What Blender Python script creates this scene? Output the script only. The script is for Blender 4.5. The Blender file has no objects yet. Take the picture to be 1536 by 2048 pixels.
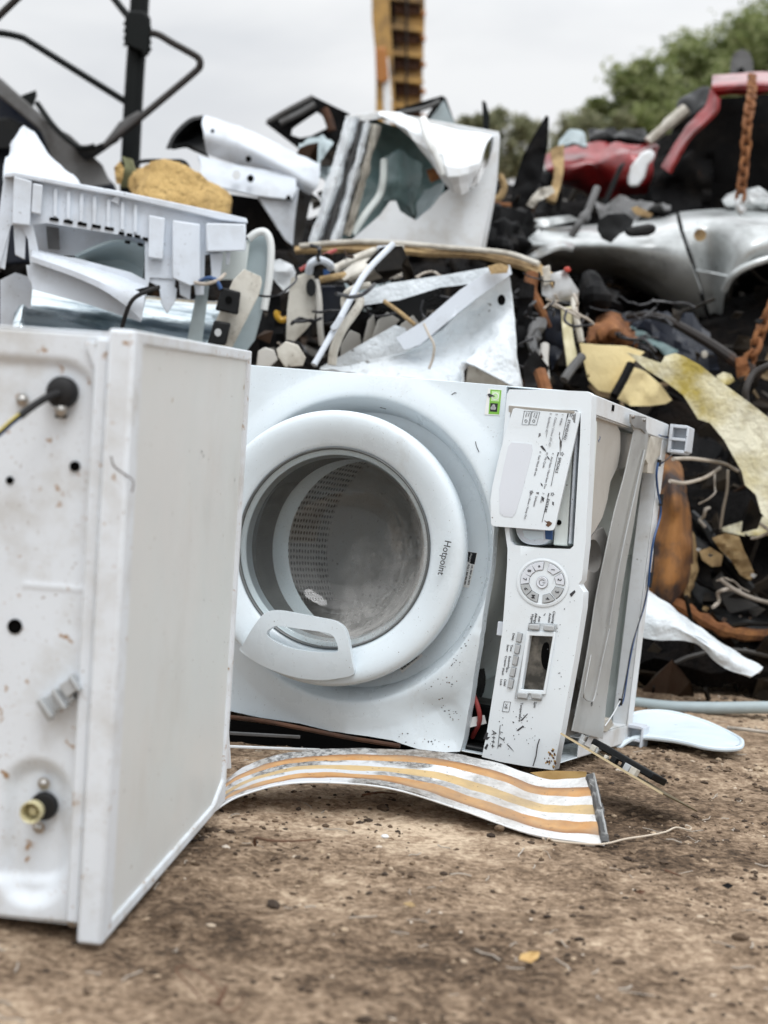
import bpy, bmesh, math, random
from mathutils import Vector, Matrix, noise
random.seed(7)
rad = math.radians
C = bpy.context.scene.collection

# ------------------------------------------------------------------ camera geometry
F, CX, CY = 3076.0, 768.0, 1024.0
_n = Vector((.078, -.04, 1.0)); CAMH = .5055 / _n.length
Zw = _n.normalized(); Yw = (Vector((0, 1, 0)) - Zw * Zw.y).normalized(); Xw = Yw.cross(Zw)
A = Matrix((Xw, Yw, Zw))                       # level camera frame -> world
CAM = Vector((0, 0, CAMH))

def ray(px, py): return A @ Vector(((px - CX) / F, 1.0, -(py - CY) / F))
def P(px, py, d): return CAM + ray(px, py) * d
def G(px, py, h=0.0):
    r = ray(px, py); return CAM + r * ((h - CAMH) / r.z)

def euler3(rx, ry, rz):
    return (Matrix.Rotation(rz, 3, 'Z') @ Matrix.Rotation(ry, 3, 'Y') @ Matrix.Rotation(rx, 3, 'X'))
class Pose:
    def __init__(s, v):
        s.R = A @ euler3(*v[:3]); s.t = A @ Vector(v[3:6]) + CAM
        s.M = Matrix.Translation(s.t) @ s.R.to_4x4(); s.Ri = s.R.transposed()
    def hit(s, px, py, axis, val):
        o = s.Ri @ (CAM - s.t); d = s.Ri @ ray(px, py)
        return o + d * ((val - o[axis]) / d[axis])
MW = Pose([-.0501, .1104, -.4384, .2532, 2.3889, -.4039])     # machine lying on its side
NB = Pose([.0672, .0746, -.1102, -.2755, 1.5014, -.4244])     # near cabinet
MD, MH, ND, NH = .5123, .595, .5568, .60

# ------------------------------------------------------------------ node helpers
class NT:
    def __init__(s, mat):
        s.t = mat.node_tree; s.n = s.t.nodes; s.l = s.t.links
        s.tc = None
    def new(s, typ, **k):
        n = s.n.new(typ)
        for a, b in k.items(): setattr(n, a, b)
        return n
    def link(s, a, b): s.l.new(a, b)
    def obj(s):
        if not s.tc: s.tc = s.new('ShaderNodeTexCoord')
        return s.tc.outputs['Object']
    def uv(s):
        if not s.tc: s.tc = s.new('ShaderNodeTexCoord')
        return s.tc.outputs['UV']
    def noise(s, scale, detail=4, rough=.55, vec=None, stretch=None, dist=0):
        n = s.new('ShaderNodeTexNoise'); n.inputs['Scale'].default_value = scale
        n.inputs['Detail'].default_value = detail; n.inputs['Roughness'].default_value = rough
        n.inputs['Distortion'].default_value = dist
        v = vec or s.obj()
        if stretch:
            m = s.new('ShaderNodeMapping'); m.inputs['Scale'].default_value = stretch; s.link(v, m.inputs['Vector']); v = m.outputs[0]
        s.link(v, n.inputs['Vector']); return n.outputs['Fac']
    def vor(s, scale, feature='F1', out='Distance', vec=None):
        n = s.new('ShaderNodeTexVoronoi', feature=feature); n.inputs['Scale'].default_value = scale
        s.link(vec or s.obj(), n.inputs['Vector']); return n.outputs[out]
    def ramp(s, f, stops, interp='LINEAR'):
        r = s.new('ShaderNodeValToRGB'); r.color_ramp.interpolation = interp
        e = r.color_ramp.elements
        while len(e) < len(stops): e.new(.5)
        for i, (p, c) in enumerate(stops):
            e[i].position = p
            e[i].color = (c, c, c, 1) if isinstance(c, (int, float)) else (*c, 1)
        s.link(f, r.inputs[0]); return r.outputs['Color']
    def mix(s, f, a, b, mode='MIX'):
        m = s.new('ShaderNodeMix', data_type='RGBA', blend_type=mode)
        for k, v in ((0, f), (6, a), (7, b)):
            sock = m.inputs[k]
            if isinstance(v, (int, float)): sock.default_value = v if k == 0 else (v, v, v, 1)
            elif isinstance(v, tuple): sock.default_value = (*v, 1)
            else: s.link(v, sock)
        return m.outputs[2]
    def math(s, op, a, b=0.0):
        m = s.new('ShaderNodeMath', operation=op)
        for i, v in enumerate((a, b)):
            if isinstance(v, (int, float)): m.inputs[i].default_value = v
            else: s.link(v, m.inputs[i])
        return m.outputs[0]
    def bump(s, h, strength, dist, prev=None):
        b = s.new('ShaderNodeBump'); b.inputs['Strength'].default_value = strength; b.inputs['Distance'].default_value = dist
        s.link(h, b.inputs['Height'])
        if prev: s.link(prev, b.inputs['Normal'])
        return b.outputs[0]

MATS = {}
def mat(name):
    m = bpy.data.materials.new(name); m.use_nodes = True
    t = NT(m); b = t.n['Principled BSDF']; return m, t, b

def surf(name, col, rough=.4, metal=0.0, grime=None, grime2=None, speck=None, scratch=None, rust=None, rough_var=.1, bump=None, coat=0, spec=.5):
    """grime=(col,lo,hi,scale,amt)  speck=(lo,scale,col)  rust=(lo,hi,scale,col)"""
    m, t, b = mat(name); c = col
    if grime:
        g, lo, hi, sc, amt = grime
        c = t.mix(t.math('MULTIPLY', t.ramp(t.noise(sc, 8, .62), [(lo, 0), (hi, 1)]), amt), c, g)
    if grime2:
        g, lo, hi, sc, amt, st = grime2
        c = t.mix(t.math('MULTIPLY', t.ramp(t.noise(sc, 8, .65, stretch=st), [(lo, 0), (hi, 1)]), amt), c, g)
    if rust:
        lo, hi, sc, rc = rust
        f = t.ramp(t.noise(sc, 7, .6), [(lo, 0), (hi, 1)])
        rc2 = t.mix(t.noise(sc * 6, 3), rc, tuple(x * .45 for x in rc))
        c = t.mix(f, c, rc2)
    if speck:
        lo, sc, scol = speck
        f = t.ramp(t.noise(sc, 3, .6), [(lo, 0), (lo + .03, 1)])
        f = t.math('MULTIPLY', f, t.ramp(t.noise(sc * .06, 3), [(.38, .15), (.62, 1)]))
        c = t.mix(f, c, scol)
    if scratch:
        lo, sc, scol, st = scratch
        f = t.ramp(t.noise(sc, 4, .6, stretch=st, dist=.6), [(lo, 0), (lo + .025, 1)])
        f = t.math('MULTIPLY', f, t.ramp(t.noise(sc * .12, 2), [(.5, 0), (.62, 1)]))
        c = t.mix(f, c, scol)
    if isinstance(c, tuple): b.inputs['Base Color'].default_value = (*c, 1)
    else: t.link(c, b.inputs['Base Color'])
    b.inputs['Metallic'].default_value = metal
    b.inputs['Specular IOR Level'].default_value = spec
    if rough_var:
        r = t.ramp(t.noise(14, 6, .6), [(.3, max(.02, rough - rough_var)), (.7, min(1, rough + rough_var))])
        t.link(r, b.inputs['Roughness'])
    else: b.inputs['Roughness'].default_value = rough
    if coat: b.inputs['Coat Weight'].default_value = coat; b.inputs['Coat Roughness'].default_value = .08
    if bump:
        pv = None
        for sc, st, ds in bump: pv = t.bump(t.noise(sc, 5, .6), st, ds, pv)
        t.link(pv, b.inputs['Normal'])
    MATS[name] = m; return m

RUST = (.25, .105, .035)
surf('white_enamel', (.70, .775, .82), .30, grime=((.52, .54, .54), .48, .80, 5, .45), grime2=((.42, .38, .32), .62, .80, 11, .5, (1, 1, .5)), speck=(.685, 300, (.20, .18, .16)), bump=[(420, .05, .001), (9, .10, .01)])
surf('white_fascia', (.74, .795, .83), .38, grime=((.6, .6, .58), .52, .8, 9, .4), speck=(.70, 300, (.10, .09, .08)), scratch=(.665, 60, (.05, .045, .04), (1, 1, .35)), bump=[(500, .06, .001)])
surf('white_dented', (.68, .73, .765), .38, grime=((.40, .39, .37), .50, .78, 6, .5), grime2=((.22, .19, .16), .63, .76, 20, .5, (1, 1, .4)), speck=(.70, 90, (.14, .12, .11)), rust=(.67, .73, 10, RUST), scratch=(.62, 40, (.12, .11, .10), (1, .3, 1)), bump=[(11, .6, .03), (34, .5, .012), (300, .05, .001)])
surf('white_rusty', (.70, .745, .79), .5, grime=((.46, .44, .40), .47, .72, 16, .65), speck=(.655, 230, (.26, .20, .15)), rust=(.63, .69, 62, (.46, .27, .13)), bump=[(160, .18, .001)])
surf('white_plastic', (.62, .67, .735), .5, grime=((.40, .41, .42), .46, .72, 9, .7), speck=(.67, 130, (.16, .15, .14)), bump=[(120, .08, .001)])
surf('white_plain', (.74, .775, .80), .45, grime=((.48, .45, .40), .47, .75, 12, .7), speck=(.69, 140, (.2, .17, .14)), rough_var=.1)
surf('lid_frame', (.70, .72, .71), .5, grime=((.5, .46, .4), .55, .8, 10, .4), rough_var=.08)
surf('laminate', (.66, .67, .66), .45, grime=((.62, .665, .66), .38, .66, 3.2, .8), grime2=((.52, .49, .44), .54, .82, 6, .45, (1, 1, .6)), speck=(.70, 120, (.25, .2, .15)), bump=[(260, .05, .001)])
surf('print', (.035, .035, .04), .6, rough_var=0)
surf('print_grey', (.16, .16, .17), .6, rough_var=0)
surf('button_grey', (.42, .44, .45), .5, grime=((.3, .29, .27), .5, .7, 60, .5))
surf('grip_grey', (.66, .69, .74), .4, speck=(.72, 260, (.2, .2, .2)))
surf('sticker_green', (.20, .48, .06), .4, rough_var=0)
surf('sticker_light', (.52, .78, .38), .4, rough_var=0)
surf('sticker_white', (.80, .81, .80), .4, rough_var=0)
surf('sticker_black', (.012, .012, .014), .4, rough_var=0)
surf('steel', (.56, .57, .57), .38, 1, grime=((.34, .34, .33), .45, .75, 9, .7), speck=(.70, 120, (.08, .07, .06)), bump=[(18, .15, .01)])
surf('steel_bright', (.62, .69, .72), .2, 1, grime2=((.13, .17, .20), .45, .60, 4, .9, (.5, 6, 6)), bump=[(5, .15, .02)])
surf('brace_steel', (.46, .475, .47), .42, .25, grime=((.28, .28, .27), .5, .8, 10, .7), speck=(.69, 60, (.05, .05, .05)), bump=[(40, .1, .004)])
surf('screw', (.45, .44, .42), .35, 1, rust=(.6, .7, 60, RUST))
surf('beige_plastic', (.47, .455, .42), .55, grime=((.34, .31, .26), .5, .8, 9, .6), speck=(.71, 120, (.1, .08, .06)), bump=[(90, .1, .001)])
surf('cream_plastic', (.58, .555, .49), .5, grime=((.24, .205, .155), .44, .70, 14, .8), speck=(.66, 110, (.08, .065, .05)), bump=[(40, .25, .006)])
surf('valve_yellow', (.55, .50, .30), .4)
surf('concrete', (.40, .385, .365), .85, grime=((.24, .225, .2), .45, .7, 12, .7), speck=(.68, 140, (.12, .11, .10)), bump=[(90, .3, .003)])
surf('interior_grey', (.70, .755, .735), .42, grime=((.4, .42, .39), .5, .8, 8, .5), speck=(.71, 130, (.1, .1, .09)), bump=[(20, .1, .005)])
surf('black_plastic', (.005, .0055, .006), .42, spec=.22, grime=((.030, .028, .025), .52, .78, 14, .7))
surf('rubber', (.014, .014, .015), .6, spec=.3, grime=((.05, .045, .04), .5, .8, 20, .6))
surf('gasket', (.10, .107, .107), .45, grime=((.25, .25, .24), .5, .75, 12, .6))
surf('black_scrap', (.004, .004, .0045), .6, spec=.10, grime=((.020, .017, .014), .5, .75, 9, .8), rust=(.66, .74, 8, (.10, .045, .02)), bump=[(25, .4, .01)])
surf('navy_panel', (.009, .012, .021), .35, spec=.25, grime=((.03, .03, .03), .5, .8, 6, .6), bump=[(6, .2, .02)])
surf('grey_trim', (.12, .12, .12), .5, spec=.3, grime=((.05, .045, .04), .45, .70, 10, .8), bump=[(20, .3, .01)])
surf('dark_post', (.005, .0065, .0065), .5, spec=.15, rust=(.68, .78, 9, (.09, .05, .03)))
surf('tube_brown', (.022, .018, .016), .5, spec=.25, rust=(.56, .74, 7, (.12, .06, .035)))
surf('teal_liner', (.12, .19, .19), .45, grime=((.05, .08, .08), .45, .7, 6, .7), grime2=((.3, .36, .35), .55, .75, 7, .6, (3, 1, .5)), bump=[(12, .5, .03)])
surf('silver_paint', (.52, .55, .55), .36, .25, grime=((.13, .13, .125), .44, .70, 6, .8), speck=(.68, 60, (.08, .08, .075)), coat=.6, bump=[(4, .08, .02)])
surf('red_paint', (.27, .012, .014), .34, .1, grime=((.05, .010, .010), .44, .70, 7, .85), speck=(.68, 60, (.10, .08, .07)), coat=.5, bump=[(7, .25, .03)])
surf('rust', (.22, .085, .028), .9, grime=((.07, .032, .018), .4, .7, 14, .8), grime2=((.42, .19, .06), .5, .75, 20, .7, (1, 1, 1)), bump=[(80, .6, .005)])
surf('rust_dark', (.085, .036, .018), .9, grime=((.025, .014, .009), .4, .7, 18, .9), bump=[(60, .6, .006)])
surf('drum_rust', (.33, .145, .040), .75, grime=((.04, .037, .04), .42, .53, 6, 1.0), grime2=((.10, .042, .018), .42, .68, 5, .9, (5, 5, .6)), bump=[(40, .3, .006)])
surf('foam_yellow', (.66, .45, .18), .95, grime=((.40, .25, .085), .42, .72, 9, .8), speck=(.69, 60, (.25, .15, .05)), bump=[(18, 1.0, .04), (70, .9, .012), (160, .6, .005)])
surf('foam_cream', (.74, .62, .34), .95, grime=((.48, .37, .16), .5, .8, 7, .7), speck=(.70, 50, (.2, .14, .06)), bump=[(20, .3, .01), (120, .4, .004)])
surf('foam_pale', (.80, .77, .60), .95, grime=((.40, .31, .055), .43, .60, 4.2, .95), grime2=((.25, .2, .10), .56, .74, 16, .7, (1, 1, 1)), bump=[(25, .6, .02), (140, .5, .004)])
surf('foam_brown', (.45, .32, .16), .95, grime=((.16, .10, .05), .4, .7, 12, .9), bump=[(30, .8, .02)])
surf('boom_yellow', (.42, .245, .06), .5, grime=((.085, .05, .022), .42, .62, 2.2, .95), rust=(.60, .72, 5, (.12, .06, .025)))
surf('boom_orange', (.34, .13, .02), .5, grime=((.12, .06, .02), .5, .75, 4, .8))
surf('strip_end', (.05, .05, .05), .6, grime=((.30, .30, .29), .5, .65, 40, .8))
surf('board_edge', (.50, .40, .24), .6)
surf('pcb', (.10, .075, .035), .5)
surf('hose_grey', (.35, .42, .44), .5, grime=((.2, .22, .22), .5, .8, 8, .6))
surf('tub_white', (.70, .80, .86), .35, grime2=((.55, .66, .74), .45, .7, 5, .7, (.4, 2, 2)), bump=[(8, .15, .01)])
surf('string', (.60, .52, .42), .9)
surf('twig', (.16, .085, .05), .9, grime=((.05, .03, .02), .4, .7, 40, .7))
surf('leaf_tan', (.50, .33, .13), .8, grime=((.35, .19, .06), .4, .7, 30, .7))
surf('wire_blue', (.02, .07, .20), .4)
surf('wire_black', (.012, .012, .015), .45)
surf('wire_yellow', (.50, .40, .05), .4)
surf('wire_red', (.32, .045, .04), .4)
surf('wire_pale', (.45, .40, .34), .6, grime=((.2, .16, .12), .45, .7, 20, .7))
surf('bark', (.07, .055, .04), .95, bump=[(30, .8, .03)])
surf('red_label', (.40, .04, .02), .5)
surf('amber_plastic', (.60, .34, .03), .4)
surf('hole', (.003, .003, .003), .9, rough_var=0, spec=.05)

def mk_glass(cx, cz):
    m, t, b = mat('door_glass')
    t.n.remove(b)
    out = t.n['Material Output']
    tr = t.new('ShaderNodeBsdfTransparent'); tr.inputs[0].default_value = (.94, .965, .96, 1)
    gl = t.new('ShaderNodeBsdfGlossy'); gl.inputs['Roughness'].default_value = .03
    df = t.new('ShaderNodeBsdfDiffuse'); df.inputs[0].default_value = (.60, .585, .56, 1)
    fr = t.new('ShaderNodeFresnel'); fr.inputs['IOR'].default_value = 1.5
    mx = t.new('ShaderNodeMixShader'); t.link(fr.outputs[0], mx.inputs[0]); t.link(tr.outputs[0], mx.inputs[1]); t.link(gl.outputs[0], mx.inputs[2])
    # dried-on dusty fan-shaped film, streaks and spots, thickened lower right to paint in brightness
    sp = t.new('ShaderNodeSeparateXYZ'); t.link(t.obj(), sp.inputs[0])
    side = t.math('ADD', t.math('MULTIPLY', t.math('SUBTRACT', sp.outputs[0], cx), 5.2), t.math('MULTIPLY', t.math('SUBTRACT', sp.outputs[2], cz), -4.2))
    side = t.math('ADD', side, t.math('MULTIPLY', t.math('SUBTRACT', t.noise(9, 6, .65), .5), 1.5))
    film = t.math('MULTIPLY', t.ramp(side, [(.02, 0), (.55, 1)]), t.ramp(t.noise(24, 8, .7, stretch=(1, 1, .4)), [(.36, .30), (.68, 1)]))
    spots = t.ramp(t.noise(340, 2), [(.63, 0), (.68, 1)])
    dust = t.math('ADD', t.math('MULTIPLY', film, .55), t.math('MULTIPLY', spots, t.math('ADD', t.math('MULTIPLY', film, .3), .12)))
    dust = t.math('ADD', dust, .05)  # even veil added to lift the drum brightness
    m2 = t.new('ShaderNodeMixShader'); t.link(dust, m2.inputs[0]); t.link(mx.outputs[0], m2.inputs[1]); t.link(df.outputs[0], m2.inputs[2])
    t.link(m2.outputs[0], out.inputs[0]); MATS['door_glass'] = m

def mk_display():
    m, t, b = mat('display_glass')
    c = t.mix(t.ramp(t.noise(55, 6), [(.42, 0), (.7, 1)]), (.035, .032, .027), (.14, .125, .105))
    t.link(c, b.inputs['Base Color']); b.inputs['Roughness'].default_value = .12; MATS['display_glass'] = m
mk_display()

def mk_drum():
    m, t, b = mat('drum_perforated')
    u = t.uv()
    v = t.vor(1.0, vec=u)            # one cell per hole: uv already scaled in holes
    hole = t.ramp(v, [(.25, 1), (.33, 0)])
    c = t.mix(hole, (.93, .925, .91), (.03, .03, .03))
    t.link(c, b.inputs['Base Color']); b.inputs['Metallic'].default_value = .6; b.inputs['Roughness'].default_value = .36
    dim = t.ramp(v, [(.15, 0), (.5, 1)])
    t.link(t.bump(dim, .6, .003), b.inputs['Normal']); MATS['drum_perforated'] = m
    for nd in t.n:
        if nd.type == 'TEX_VORONOI': nd.inputs['Randomness'].default_value = .12
mk_drum()
surf('drum_back', (.92, .915, .90), .36, .2, grime=((.60, .57, .52), .45, .75, 9, .8), speck=(.67, 130, (.2, .18, .16)), bump=[(40, .15, .004)])
def drum_back_dimples():
    m = MATS['drum_back']; t = NT(m); b = t.n['Principled BSDF']
    v = t.vor(58); [n for n in t.n if n.type == 'TEX_VORONOI'][-1].inputs['Randomness'].default_value = .1
    old = b.inputs['Base Color'].links[0].from_socket
    t.link(t.mix(t.math('MULTIPLY', t.ramp(v, [(.13, 1), (.24, 0)]), .75), old, (.16, .155, .15)), b.inputs['Base Color'])
drum_back_dimples()


def mk_stripes():
    m, t, b = mat('striped_enamel')
    sx = t.new('ShaderNodeSeparateXYZ'); t.link(t.uv(), sx.inputs[0]); u, v = sx.outputs[0], sx.outputs[1]
    wob = t.math('ADD', v, t.math('MULTIPLY', t.math('SUBTRACT', t.noise(5, 3), .5), .012))
    # plain bands: 0 = top (far) edge, 1 = near edge
    kind = t.ramp(wob, [(0, 0), (.155, 1), (.295, 0), (.43, .5), (.575, 0), (.70, 1), (.885, 0)], 'CONSTANT')
    org = t.mix(t.ramp(t.noise(26, 6), [(.35, 0), (.7, 1)]), (.46, .225, .075), (.57, .34, .15))
    # burnt edges of the orange stripes
    d1 = t.math('MINIMUM', t.math('ABSOLUTE', t.math('SUBTRACT', wob, .158)), t.math('ABSOLUTE', t.math('SUBTRACT', wob, .882)))
    org = t.mix(t.ramp(d1, [(.0, .85), (.06, 0)]), org, (.20, .085, .03))
    tan = t.mix(t.ramp(t.noise(30, 5), [(.35, 0), (.7, 1)]), (.60, .43, .21), (.50, .36, .18))
    peel_mask = t.math('MULTIPLY', t.ramp(t.noise(7, 5, .6), [(.44, 0), (.47, 1)]), t.ramp(u, [(.62, 1), (.80, .25)]))
    gran = t.ramp(t.noise(110, 4, .8), [(.42, 0), (.58, 1)])
    peel = t.mix(gran, (.10, .10, .10), (.42, .42, .41))
    white = t.mix(t.math('MULTIPLY', t.ramp(t.noise(60, 3), [(.66, 0), (.7, 1)]), .6), (.80, .81, .81), (.25, .22, .18))
    grey = t.mix(t.ramp(u, [(.60, 1), (.75, 0)]), white, (.58, .60, .62))
    white = t.mix(peel_mask, grey, peel)
    c = t.mix(t.ramp(kind, [(0, 0), (.25, 1)], 'CONSTANT'), white, t.mix(t.ramp(kind, [(.0, 0), (.75, 1)], 'CONSTANT'), tan, org))
    c = t.mix(t.ramp(t.noise(130, 3, .6), [(.66, 0), (.70, 1)]), c, (.10, .06, .04))
    c = t.mix(t.math('MULTIPLY', t.ramp(t.noise(9, 8, .7), [(.46, 0), (.68, 1)]), .60), c, (.24, .19, .14))
    t.link(c, b.inputs['Base Color']); b.inputs['Roughness'].default_value = .45
    t.link(t.bump(t.noise(60, 4), .12, .003), b.inputs['Normal']); MATS['striped_enamel'] = m
mk_stripes()

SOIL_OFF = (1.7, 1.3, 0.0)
def mk_soil():
    m, t, b = mat('soil')
    o = t.obj()
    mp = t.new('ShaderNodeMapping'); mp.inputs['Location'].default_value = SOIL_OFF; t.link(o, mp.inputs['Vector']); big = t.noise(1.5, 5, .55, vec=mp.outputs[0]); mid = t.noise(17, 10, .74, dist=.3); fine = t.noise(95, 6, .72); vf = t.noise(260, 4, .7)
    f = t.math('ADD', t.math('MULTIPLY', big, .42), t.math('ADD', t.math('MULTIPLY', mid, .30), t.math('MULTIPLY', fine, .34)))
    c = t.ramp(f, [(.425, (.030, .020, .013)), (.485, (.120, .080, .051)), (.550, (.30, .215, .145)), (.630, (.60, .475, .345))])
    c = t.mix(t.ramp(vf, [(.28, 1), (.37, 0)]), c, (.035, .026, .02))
    c = t.mix(t.ramp(vf, [(.66, 0), (.72, 1)]), c, (.42, .36, .29))
    t.link(c, b.inputs['Base Color']); b.inputs['Roughness'].default_value = .95; b.inputs['Specular IOR Level'].default_value = .2
    n = t.bump(fine, .5, .007); n = t.bump(vf, .5, .003, n); t.link(n, b.inputs['Normal']); MATS['soil'] = m
    m, t, b = mat('pebble')
    gi = t.new('ShaderNodeNewGeometry')
    c = t.ramp(gi.outputs['Random Per Island'], [(0, (.032, .021, .014)), (.5, (.095, .062, .038)), (.82, (.22, .155, .10)), (.96, (.42, .32, .22)), (1, (.60, .53, .45))])
    t.link(c, b.inputs['Base Color']); b.inputs['Roughness'].default_value = .95; MATS['pebble'] = m
mk_soil()

def mk_island(name, stops, rough=.6, bump=None, metal=0):
    m, t, b = mat(name)
    gi = t.new('ShaderNodeNewGeometry')
    c = t.ramp(gi.outputs['Random Per Island'], stops, 'CONSTANT')
    c = t.mix(t.math('MULTIPLY', t.ramp(t.noise(12, 6), [(.4, 0), (.7, 1)]), .6), c, (.06, .045, .03))
    t.link(c, b.inputs['Base Color']); b.inputs['Roughness'].default_value = rough; b.inputs['Metallic'].default_value = metal; b.inputs['Specular IOR Level'].default_value = .12
    if bump: t.link(t.bump(t.noise(bump[0], 5), bump[1], bump[2]), b.inputs['Normal'])
    MATS[name] = m
mk_island('litter', [(0, (.003, .003, .0035)), (.50, (.007, .006, .005)), (.78, (.035, .017, .009)), (.87, (.06, .058, .056)), (.92, (.26, .25, .23)), (.95, (.30, .22, .13)), (.97, (.03, .05, .055)), (.985, (.5, .51, .52)), (.995, (.16, .02, .014))], bump=(40, .4, .006))
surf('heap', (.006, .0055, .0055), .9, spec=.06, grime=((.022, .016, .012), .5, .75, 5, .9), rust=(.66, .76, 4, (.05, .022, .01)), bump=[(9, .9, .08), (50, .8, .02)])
def mk_leaf(name, c1, c2, c3):
    m, t, b = mat(name)
    gi = t.new('ShaderNodeNewGeometry')
    c = t.ramp(gi.outputs['Random Per Island'], [(0, c1), (.5, c2), (1, c3)])
    t.n.remove(b); d_ = t.new('ShaderNodeBsdfDiffuse'); u_ = t.new('ShaderNodeBsdfTranslucent'); x_ = t.new('ShaderNodeMixShader'); x_.inputs[0].default_value = .45
    t.link(c, d_.inputs[0]); t.link(c, u_.inputs[0]); t.link(d_.outputs[0], x_.inputs[1]); t.link(u_.outputs[0], x_.inputs[2]); t.link(x_.outputs[0], t.n['Material Output'].inputs[0])
    MATS[name] = m
mk_leaf('leaf_green', (.12, .16, .055), (.25, .29, .12), (.42, .45, .26))
mk_leaf('leaf_olive', (.14, .155, .085), (.26, .265, .16), (.38, .38, .26))

# ------------------------------------------------------------------ mesh helpers
class MB:
    def __init__(s): s.v = []; s.f = []; s.m = []; s.uv = None
    def add(s, vs, fs, m=0):
        o = len(s.v); s.v += [Vector(v) for v in vs]
        for f in fs: s.f.append(tuple(i + o for i in f)); s.m.append(m)
        return s
    def box(s, c, size, R=None, m=0, taper=1.0):
        c = Vector(c); R = R or Matrix.Identity(3); hx, hy, hz = (x / 2 for x in size)
        vs = []
        for z in (-1, 1):
            k = taper if z > 0 else 1
            for x, y in ((-1, -1), (1, -1), (1, 1), (-1, 1)): vs.append(c + R @ Vector((x * hx * k, y * hy * k, z * hz)))
        return s.add(vs, [(3, 2, 1, 0), (4, 5, 6, 7), (0, 1, 5, 4), (1, 2, 6, 5), (2, 3, 7, 6), (3, 0, 4, 7)], m)
    def bb(s, lo, hi, m=0):
        return s.box([(a + b) / 2 for a, b in zip(lo, hi)], [abs(b - a) for a, b in zip(lo, hi)], None, m)
    def bar(s, p, q, w, h, up=(0, 0, 1), m=0, w2=None, h2=None):
        p, q = Vector(p), Vector(q); d = (q - p).normalized(); a = d.cross(Vector(up))
        if a.length < 1e-4: a = d.cross(Vector((1, 0, 0)))
        a.normalize(); u = a.cross(d); vs = []
        for c, ww, hh in ((p, w, h), (q, w2 or w, h2 or h)):
            for x, y in ((-1, -1), (1, -1), (1, 1), (-1, 1)): vs.append(c + a * x * ww / 2 + u * y * hh / 2)
        return s.add(vs, [(3, 2, 1, 0), (4, 5, 6, 7), (0, 1, 5, 4), (1, 2, 6, 5), (2, 3, 7, 6), (3, 0, 4, 7)], m)
    def tube(s, pts, r, seg=8, m=0, closed=False, caps=True):
        pts = [Vector(p) for p in pts]; n = len(pts); rr = r if isinstance(r, (list, tuple)) else [r] * n
        T = []
        for i in range(n):
            a = pts[(i - 1) % n] if (closed or i > 0) else pts[0]
            b = pts[(i + 1) % n] if (closed or i < n - 1) else pts[-1]
            T.append((b - a).normalized())
        N = T[0].orthogonal().normalized(); vs = []
        for i in range(n):
            if i: N = (N - T[i] * N.dot(T[i])); N = N.normalized() if N.length > 1e-6 else T[i].orthogonal().normalized()
            B = T[i].cross(N)
            for k in range(seg):
                a = 2 * math.pi * k / seg; vs.append(pts[i] + (N * math.cos(a) + B * math.sin(a)) * rr[i])
        fs = []
        for i in range(n if closed else n - 1):
            j = (i + 1) % n
            for k in range(seg):
                l = (k + 1) % seg; fs.append((i * seg + k, i * seg + l, j * seg + l, j * seg + k))
        if caps and not closed:
            fs.append(tuple(range(seg - 1, -1, -1))); fs.append(tuple((n - 1) * seg + k for k in range(seg)))
        return s.add(vs, fs, m)
    def lathe(s, prof, c, ax, e1, seg=64, m=0, close=False):
        """prof = [(radius, height along ax)]"""
        c, ax, e1 = Vector(c), Vector(ax), Vector(e1); e2 = ax.cross(e1); vs = []
        for r, h in prof:
            for k in range(seg):
                a = 2 * math.pi * k / seg; vs.append(c + ax * h + (e1 * math.cos(a) + e2 * math.sin(a)) * r)
        fs = []; n = len(prof)
        for i in range(n if close else n - 1):
            j = (i + 1) % n
            for k in range(seg):
                l = (k + 1) % seg; fs.append((i * seg + k, i * seg + l, j * seg + l, j * seg + k))
        return s.add(vs, fs, m)
    def disc(s, c, ax, e1, r, seg=32, m=0):
        c, ax, e1 = Vector(c), Vector(ax), Vector(e1); e2 = ax.cross(e1)
        return s.add([c + (e1 * math.cos(2 * math.pi * k / seg) + e2 * math.sin(2 * math.pi * k / seg)) * r for k in range(seg)], [tuple(range(seg))], m)
    def cyl(s, c, ax, r, h, seg=24, m=0, r2=None):
        ax = Vector(ax).normalized(); e = ax.orthogonal().normalized(); c = Vector(c); r2 = r if r2 is None else r2
        s.lathe([(r, 0), (r2, h)], c, ax, e, seg, m); s.disc(c + ax * h, ax, e, r2, seg, m); s.disc(c, -ax, e, r, seg, m); return s
    def build(s, name, mats, parent=None, bevel=0, smooth=40, world=False, subsurf=0, solid=0, bseg=2, wn=False):
        me = bpy.data.meshes.new(name)
        vs = s.v
        off = Vector((0, 0, 0))
        o = bpy.data.objects.new(name, me); C.objects.link(o)
        if parent is not None:
            o.parent = parent
            if world:
                Mi = parent_matrix(parent).inverted(); vs = [Mi @ v for v in vs]
        else:
            n = len(vs); zs = min(v.z for v in vs)
            off = Vector((sum(v.x for v in vs) / n, sum(v.y for v in vs) / n, zs)); vs = [v - off for v in vs]; o.location = off
        me.from_pydata([tuple(v) for v in vs], [], s.f)
        for x in (mats if isinstance(mats, (list, tuple)) else [mats]): me.materials.append(MATS[x])
        if len(me.polygons) == len(s.m): me.polygons.foreach_set('material_index', s.m)
        if s.uv:
            l = me.uv_layers.new(name='UVMap')
            for li, lp in enumerate(me.loops): l.data[li].uv = s.uv[lp.vertex_index]
        me.update()
        if smooth:
            me.polygons.foreach_set('use_smooth', [True] * len(me.polygons)); me.set_sharp_from_angle(angle=rad(smooth))
        if solid:
            q = o.modifiers.new('solid', 'SOLIDIFY'); q.thickness = solid; q.offset = 0
        if bevel:
            q = o.modifiers.new('bevel', 'BEVEL'); q.width = bevel; q.segments = bseg; q.limit_method = 'ANGLE'; q.angle_limit = rad(35); q.harden_normals = False
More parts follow.
